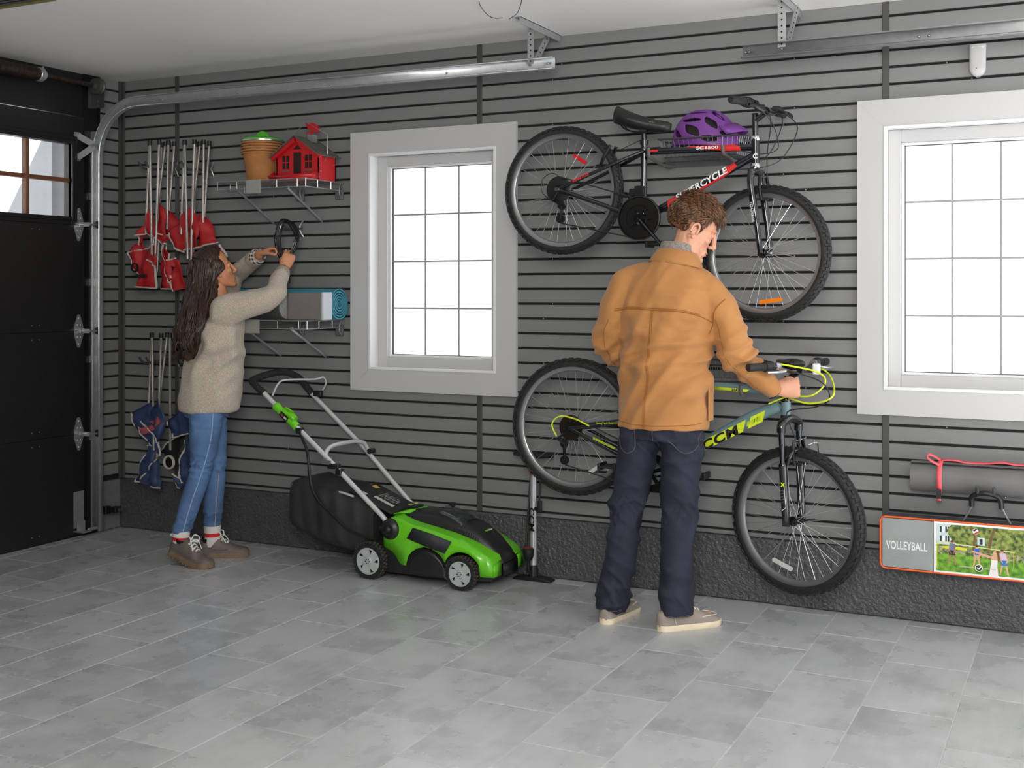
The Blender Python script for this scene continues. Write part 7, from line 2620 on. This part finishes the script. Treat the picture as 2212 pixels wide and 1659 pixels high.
hand(b, WWR + Vector((.004, .006, .008)), (.18, .30, .94), (-.62, .72, -.12), (-.7, -.55, .25), .88, curls=[(30, 62, 40), (40, 66, 42), (48, 68, 44), (55, 70, 45)], thumb=(.75, .35, .75), tcurl=35, fr=.0078)
hand(b, WWL + Vector((.010, .0, .004)), (.90, .10, .34), (.35, .10, -.9), (.2, -.9, .25), .90, curls=[(24, 62, 44), (34, 64, 46), (44, 66, 46), (52, 66, 46)], thumb=(.88, .36, .30), tcurl=30, fr=.0078)
hs = head_shapes(KW, True)
hs.v = [tuple(WMH @ Vector(p) + WHC) for p in hs.v]
b.add(hs.v, hs.f)
me = remesh(b, .0026, 4, .5)
finish(me, 'body', M_SKIN2, wom, WB0)
face_bits(wom, WMH, WHC, KW, M_HAIR2, WB0, M_SKIN2)

# jeans
b = MB()
b.sections([wt((1.065, -.47), .76, .15, .115), wt((1.065, -.47), .84, .155, .118), wt((1.072, -.468), .92, .140, .105), wt((1.075, -.468), .98, .125, .095)], 26)
for L_, rr in (([WHR, (1.122, -.552, .68), WKR, (1.06, -.592, .32), (1.022, -.612, .18), (1.018, -.614, .165)], [.092, .080, .058, .053, .044, .043]), ([WHL, (1.058, -.42, .68), WKL, (1.064, -.418, .30), (1.046, -.405, .18), (1.046, -.405, .155)], [.092, .078, .057, .053, .044, .043])):
    P = catmull(L_, 6)
    r2 = [np.interp(i / 6, range(6), rr) for i in range(len(P))]
    b.tube(P, r2, 22)
me = remesh(b, .0055, 5, .5)
wrinkle(me, .018, 36, 14, lambda a: np.clip(1.2 * np.exp(-((a[:, 2] - .50) / .06) ** 2) + .8 * np.exp(-((a[:, 2] - .21) / .05) ** 2) + .6 * np.exp(-((a[:, 2] - .74) / .05) ** 2) + .08, 0, 1.3), direction=(.2, .2, 1))
wrinkle(me, .007, 75, 44, lambda a: np.clip(1.2 * np.exp(-((a[:, 2] - .52) / .05) ** 2) + np.exp(-((a[:, 2] - .22) / .05) ** 2), 0, 1.3), direction=(.1, .1, 1), power=4)
tj = tree_of(me)
jw_ = finish(me, 'jeans', M_JEANS2, wom, WB0)
vd = Vector((1.1, -.5, 0)) - Vector((CAM.x, CAM.y, 0)); vd.normalize()


def wom_seam(tree, pts, m, par, r=.0025):
    o = seam(tree, [Vector(p) for p in pts], vd, m, par, r=r)
    if o: o.data.transform(Matrix.Translation(-WB0))


wom_seam(tj, [(1.165, -.535, .82), (1.160, -.55, .66), (1.125, -.57, .50), (1.07, -.595, .33), (1.03, -.612, .18)], M_JST2, jw_)
wom_seam(tj, [(1.10, -.418, .46), (1.085, -.418, .32), (1.062, -.405, .17)], mat('tan_denim_seam', (176, 158, 140), .8), jw_, r=.002)
# sweater
b = MB()
b.sections([wt((1.078, -.472), .785, .168, .150), wt((1.080, -.470), .80, .178, .160), wt((1.085, -.468), .86, .184, .166), wt((1.098, -.462), .98, .176, .158), wt((1.118, -.455), 1.10, .168, .148), wt((1.135, -.450), 1.21, .165, .126), wt((1.142, -.443), 1.29, .158, .112), wt((1.138, -.44), 1.345, .115, .085), wt((1.132, -.44), 1.385, .065, .06)], 32)
limb(b, [WSR + Vector((-.018, .018, -.006)), WSR.lerp(WER, .5) + Vector((0, 0, -.006)), WER + Vector((.006, -.002, -.004)), WER.lerp(WWR, .55), WWR - (WWR - WER) * .10], [.080, .070, .056, .048, .041])
limb(b, [WSL + Vector((.03, -.03, -.01)), WSL.lerp(WEL, .5), WEL, WEL.lerp(WWL, .5), WEL.lerp(WWL, .80)], [.075, .064, .054, .050, .047])
me = remesh(b, .007, 6, .5)
wrinkle(me, .055, 19, 21, lambda a: .10 + 1.1 * np.exp(-(((a - np.array([1.19, -.56, 1.12])) ** 2).sum(1)) / .020) + .4 * np.exp(-(((a - np.array(WER)) ** 2).sum(1)) / .01), n=4, power=2.0, direction=(.35, .1, -.75))
finish(me, 'sweater', M_SWEAT, wom, WB0)
d_ = (WWR - WER).normalized()
MB().tube([WWR - d_ * .055 - WB0, WWR - d_ * .045 - WB0, WWR - d_ * .005 - WB0, WWR - WB0], [.041, .043, .038, .034], 20).build('ribbed_cuff', M_RIB, wom)
MB().tube(catmull([WWR + d_ * .008 + (frame_of(d_)[0] * math.cos(a) + frame_of(d_)[1] * math.sin(a)) * .0275 - WB0 for a in np.linspace(0, 2 * PI, 12)[:-1]], 3, True), .0032, 6, closed=True).build('bracelet', mat('dark_beads', (44, 48, 58), .3), wom)
d_ = (WWL - WEL).normalized()


def plaid_mat():
    m = mat('plaid_flannel', (150, 142, 136), .85)
    nt = m.node_tree
    tc = nt.nodes.new('ShaderNodeTexCoord')
    cols = []
    for ax_ in (0, 2):
        w = nt.nodes.new('ShaderNodeTexWave')
        w.bands_direction = 'X' if ax_ == 0 else 'Z'
        w.inputs['Scale'].default_value = 16
        nt.links.new(tc.outputs['Object'], w.inputs[0])
        r_ = nt.nodes.new('ShaderNodeValToRGB')
        r_.color_ramp.elements[0].position = .42; r_.color_ramp.elements[1].position = .55
        r_.color_ramp.elements[0].color = rgb(46, 42, 44); r_.color_ramp.elements[1].color = rgb(226, 216, 214)
        nt.links.new(w.outputs[0], r_.inputs[0])
        cols.append(r_)
    mx = nt.nodes.new('ShaderNodeMix'); mx.data_type = 'RGBA'; mx.inputs[0].default_value = .5
    nt.links.new(cols[0].outputs[0], mx.inputs[6]); nt.links.new(cols[1].outputs[0], mx.inputs[7])
    nt.links.new(mx.outputs[2], nt.nodes['Principled BSDF'].inputs['Base Color'])
    return m


MB().tube([WEL.lerp(WWL, .72) - WB0, WEL.lerp(WWL, .84) - WB0], [.050, .047], 20).build('ribbed_cuff', M_RIB, wom)
MB().tube([WEL.lerp(WWL, .80) - WB0, WEL.lerp(WWL, .86) - WB0, WEL.lerp(WWL, .955) - WB0], [.040, .045, .041], 18, cap=False).build('plaid_cuff', plaid_mat(), wom, solid=.003)
# socks and boots
MB().tube([(1.004, -.618, .085), (1.012, -.617, .105), (1.016, -.616, .128)], [.036, .038, .0405], 18).build('sock', M_SOCK, wom).location = -WB0
MB().tube([(1.016, -.616, .126), (1.018, -.615, .146)], [.0415, .043], 18).build('sock_stripe', M_SOCKR, wom).location = -WB0
MB().tube([(1.018, -.615, .144), (1.019, -.614, .164), (1.019, -.614, .174)], [.043, .0455, .046], 18).build('sock', M_SOCK, wom).location = -WB0
MB().tube([(1.034, -.405, .05), (1.040, -.403, .075), (1.045, -.404, .115)], [.036, .038, .0405], 18).build('sock', M_SOCK, wom).location = -WB0
MB().tube([(1.045, -.404, .113), (1.046, -.405, .133)], [.0415, .043], 18).build('sock_stripe', M_SOCKR, wom).location = -WB0
MB().tube([(1.046, -.405, .131), (1.046, -.405, .156), (1.046, -.405, .168)], [.043, .0455, .046], 18).build('sock', M_SOCK, wom).location = -WB0
shoe(wom, (.945, -.622, 0), (1.222, -.614, 0), M_BOOT, M_BSOLE, M_LACE2, boot=True, pitch=R(17), L=.282, k=.98, treads=True).location = -WB0
shoe(wom, (.975, -.432, 0), (1.215, -.305, 0), M_BOOT, M_BSOLE, M_LACE2, boot=True, L=.272, k=.98, treads=True).location = -WB0

# scalp covering
cap = MB()
cc = Vector((0, -.012, .036)) * KW


def whairline(u):
    if u.y > .62: return u.z > .60
    if u.y > .30: return u.z > .05 + (u.y - .30) * 1.75
    return u.z > -.8


for j in range(N2 + 1):
    t = PI * j / N2
    for i in range(N1):
        a = 2 * PI * i / N1
        u = Vector((math.sin(t) * math.cos(a), math.sin(t) * math.sin(a), math.cos(t)))
        th_ = 1.06 if whairline(u) else .88
        p = cc + Vector((u.x * .0755 * KW, u.y * .098 * KW, u.z * .086 * KW)) * th_
        cap.v.append(tuple(WMH @ p + WHC - WB0))
for j in range(N2):
    for i in range(N1):
        cap.f.append((j * N1 + i, j * N1 + (i + 1) % N1, (j + 1) * N1 + (i + 1) % N1, (j + 1) * N1 + i))
cap.build('scalp_hair', M_HAIR2, wom, smooth=180)
# long hair: mass plus wavy locks
rs = random.Random(11)
bk = -wf
side = wr
hc = WHC + Vector((0, 0, .02))
ctr = [(1.60, WHC + WMH @ Vector((0, -.012, .07)), .060, .060), (1.575, WHC + WMH @ Vector((0, -.02, .05)), .082, .088), (1.53, WHC + WMH @ Vector((0, -.03, .01)), .090, .098), (1.47, Vector((1.07, -.478, 1.47)), .092, .092), (1.40, Vector((1.07, -.50, 1.40)), .118, .095),
       (1.31, Vector((1.08, -.545, 1.31)), .142, .090), (1.22, Vector((1.07, -.575, 1.22)), .152, .085), (1.14, Vector((1.05, -.585, 1.14)), .146, .075), (1.07, Vector((1.03, -.585, 1.065)), .105, .052)]
mb = MB()
secs = []
for i, (z, c, a, b_) in enumerate(ctr):
    secs.append((c, side * a * .86, bk * b_ * .80))
mb.sections(secs, 30)
me = remesh(mb, .008, 6, .5)
wrinkle(me, .014, 60, 31, None, n=5, power=1.5, direction=(1, .6, .05))
finish(me, 'hair', M_HAIR2, wom, WB0)


def hpath(i, rt):
    ang, u = rt[0], rt[1]
    out = []
    ph, fq, amp, tmax = CL[rt[2]]
    ph += rs.gauss(0, .22)
    tmax += .05 * rs.random()
    n = 20
    for k in range(n):
        t = k / (n - 1) * min(1.0, tmax) * (len(ctr) - 1)
        j = min(int(t), len(ctr) - 2)
        f = t - j
        c = ctr[j][1].lerp(ctr[j + 1][1], f)
        a = ctr[j][2] + (ctr[j + 1][2] - ctr[j][2]) * f
        b_ = ctr[j][3] + (ctr[j + 1][3] - ctr[j][3]) * f
        q = t / (len(ctr) - 1)
        a_s = ang if ang > R(-8) else ang + (R(-8) - ang) * min(1, max(0, (q - .22) / .22))
        aa = a_s + .22 * math.sin(fq * q * 3 + ph) * q
        w = u * (1 + .06 * math.sin(fq * q * 6 + ph))
        p = c + side * (a * w * math.cos(aa)) + bk * (b_ * w * math.sin(aa))
        wv = max(0, q - .28) * 1.7
        p += side * amp * math.sin(fq * q * 7 + ph) * wv + bk * amp * .8 * math.sin(fq * q * 7 + ph + 1.3) * wv
        out.append(p - WB0)
    return out


roots = []
CL = [(rs.random() * 6.28, 2.6 + rs.random() * 2.2, .016 + rs.random() * .016, .80 + .20 * rs.random()) for _ in range(54)]
CA = [(R(-52) + R(262) * (k + .8 * rs.random()) / 54, .88 + .16 * rs.random()) for k in range(54)]
for k in range(864):
    c_ = k % 54
    roots.append((CA[c_][0] + rs.gauss(0, .055), CA[c_][1] + rs.gauss(0, .025), c_))
st_ = MB()
for i, rt in enumerate(roots):
    P = hpath(i, rt)
    r_ = .0032 + .003 * rs.random()
    st_.tube(P, [r_ * (.6 + .5 * math.sin(PI * min(1, j / 14))) if j < 15 else r_ * 1.1 * (1 - (j - 14) / 5.4) for j in range(len(P))], 5, cap=False)
tag(st_.build('hair_locks', M_HAIR2, wom, smooth=180), kind='stuff')
# hair laid over the top and temples of the head
st_ = MB()
CR = (.0755 * KW * 1.07, .098 * KW * 1.05, .086 * KW * 1.08)
cc = Vector((0, -.012, .036)) * KW
for k in range(560):
    y0 = .74 - 1.5 * rs.random()
    sgn = 1 if rs.random() < .5 else -1
    P = []
    for j in range(9):
        t = j / 8
        el = R(88 - 118 * t)
        yy = y0 * (1 - .75 * t) - .35 * t
        q = math.sqrt(max(0, 1 - min(.98, yy * yy)))
        u = Vector((sgn * math.cos(el) * q, yy, math.sin(el) * q))
        lift = 1.03 + .06 * rs.random()
        P.append(WMH @ (cc + Vector((u.x * CR[0], u.y * CR[1], u.z * CR[2])) * lift) + WHC - WB0)
    st_.tube(P, [.0035] * 8 + [.002], 5, cap=False)
tag(st_.build('hair_parting', M_HAIR2, wom, smooth=180), kind='stuff')

# ================================================================== cable lock in her hands
ck = thing('cable_lock', 'black coiled cable lock held by the woman at the hook', 'cable lock', (1.37, -.19, 1.70))
M_CAB = mat('black_vinyl_cable', (16, 16, 17), .25, coat=.4)
for k in range(5):
    ph = k * .55
    pts = []
    for a in np.linspace(0, 2 * PI, 16)[:-1]:
        pts.append((.050 * math.cos(a) * (1 + .22 * math.sin(ph)) + .010 * math.sin(2 * a + ph), -.007 * k + .014 + .022 * math.sin(a + ph), .100 * math.sin(a) + .010 * math.cos(3 * a + ph) - .006))
    MB().tube(catmull(pts, 3, True), .0043, 8, closed=True).build('cable_loop', M_CAB, ck)
MB().tube([(.012, -.012, -.075), (.018, -.014, -.12), (.020, -.014, -.235), (.020, -.014, -.24)], [.007, .0135, .0135, .011], 14).build('lock_barrel', M_BLACKP, ck)
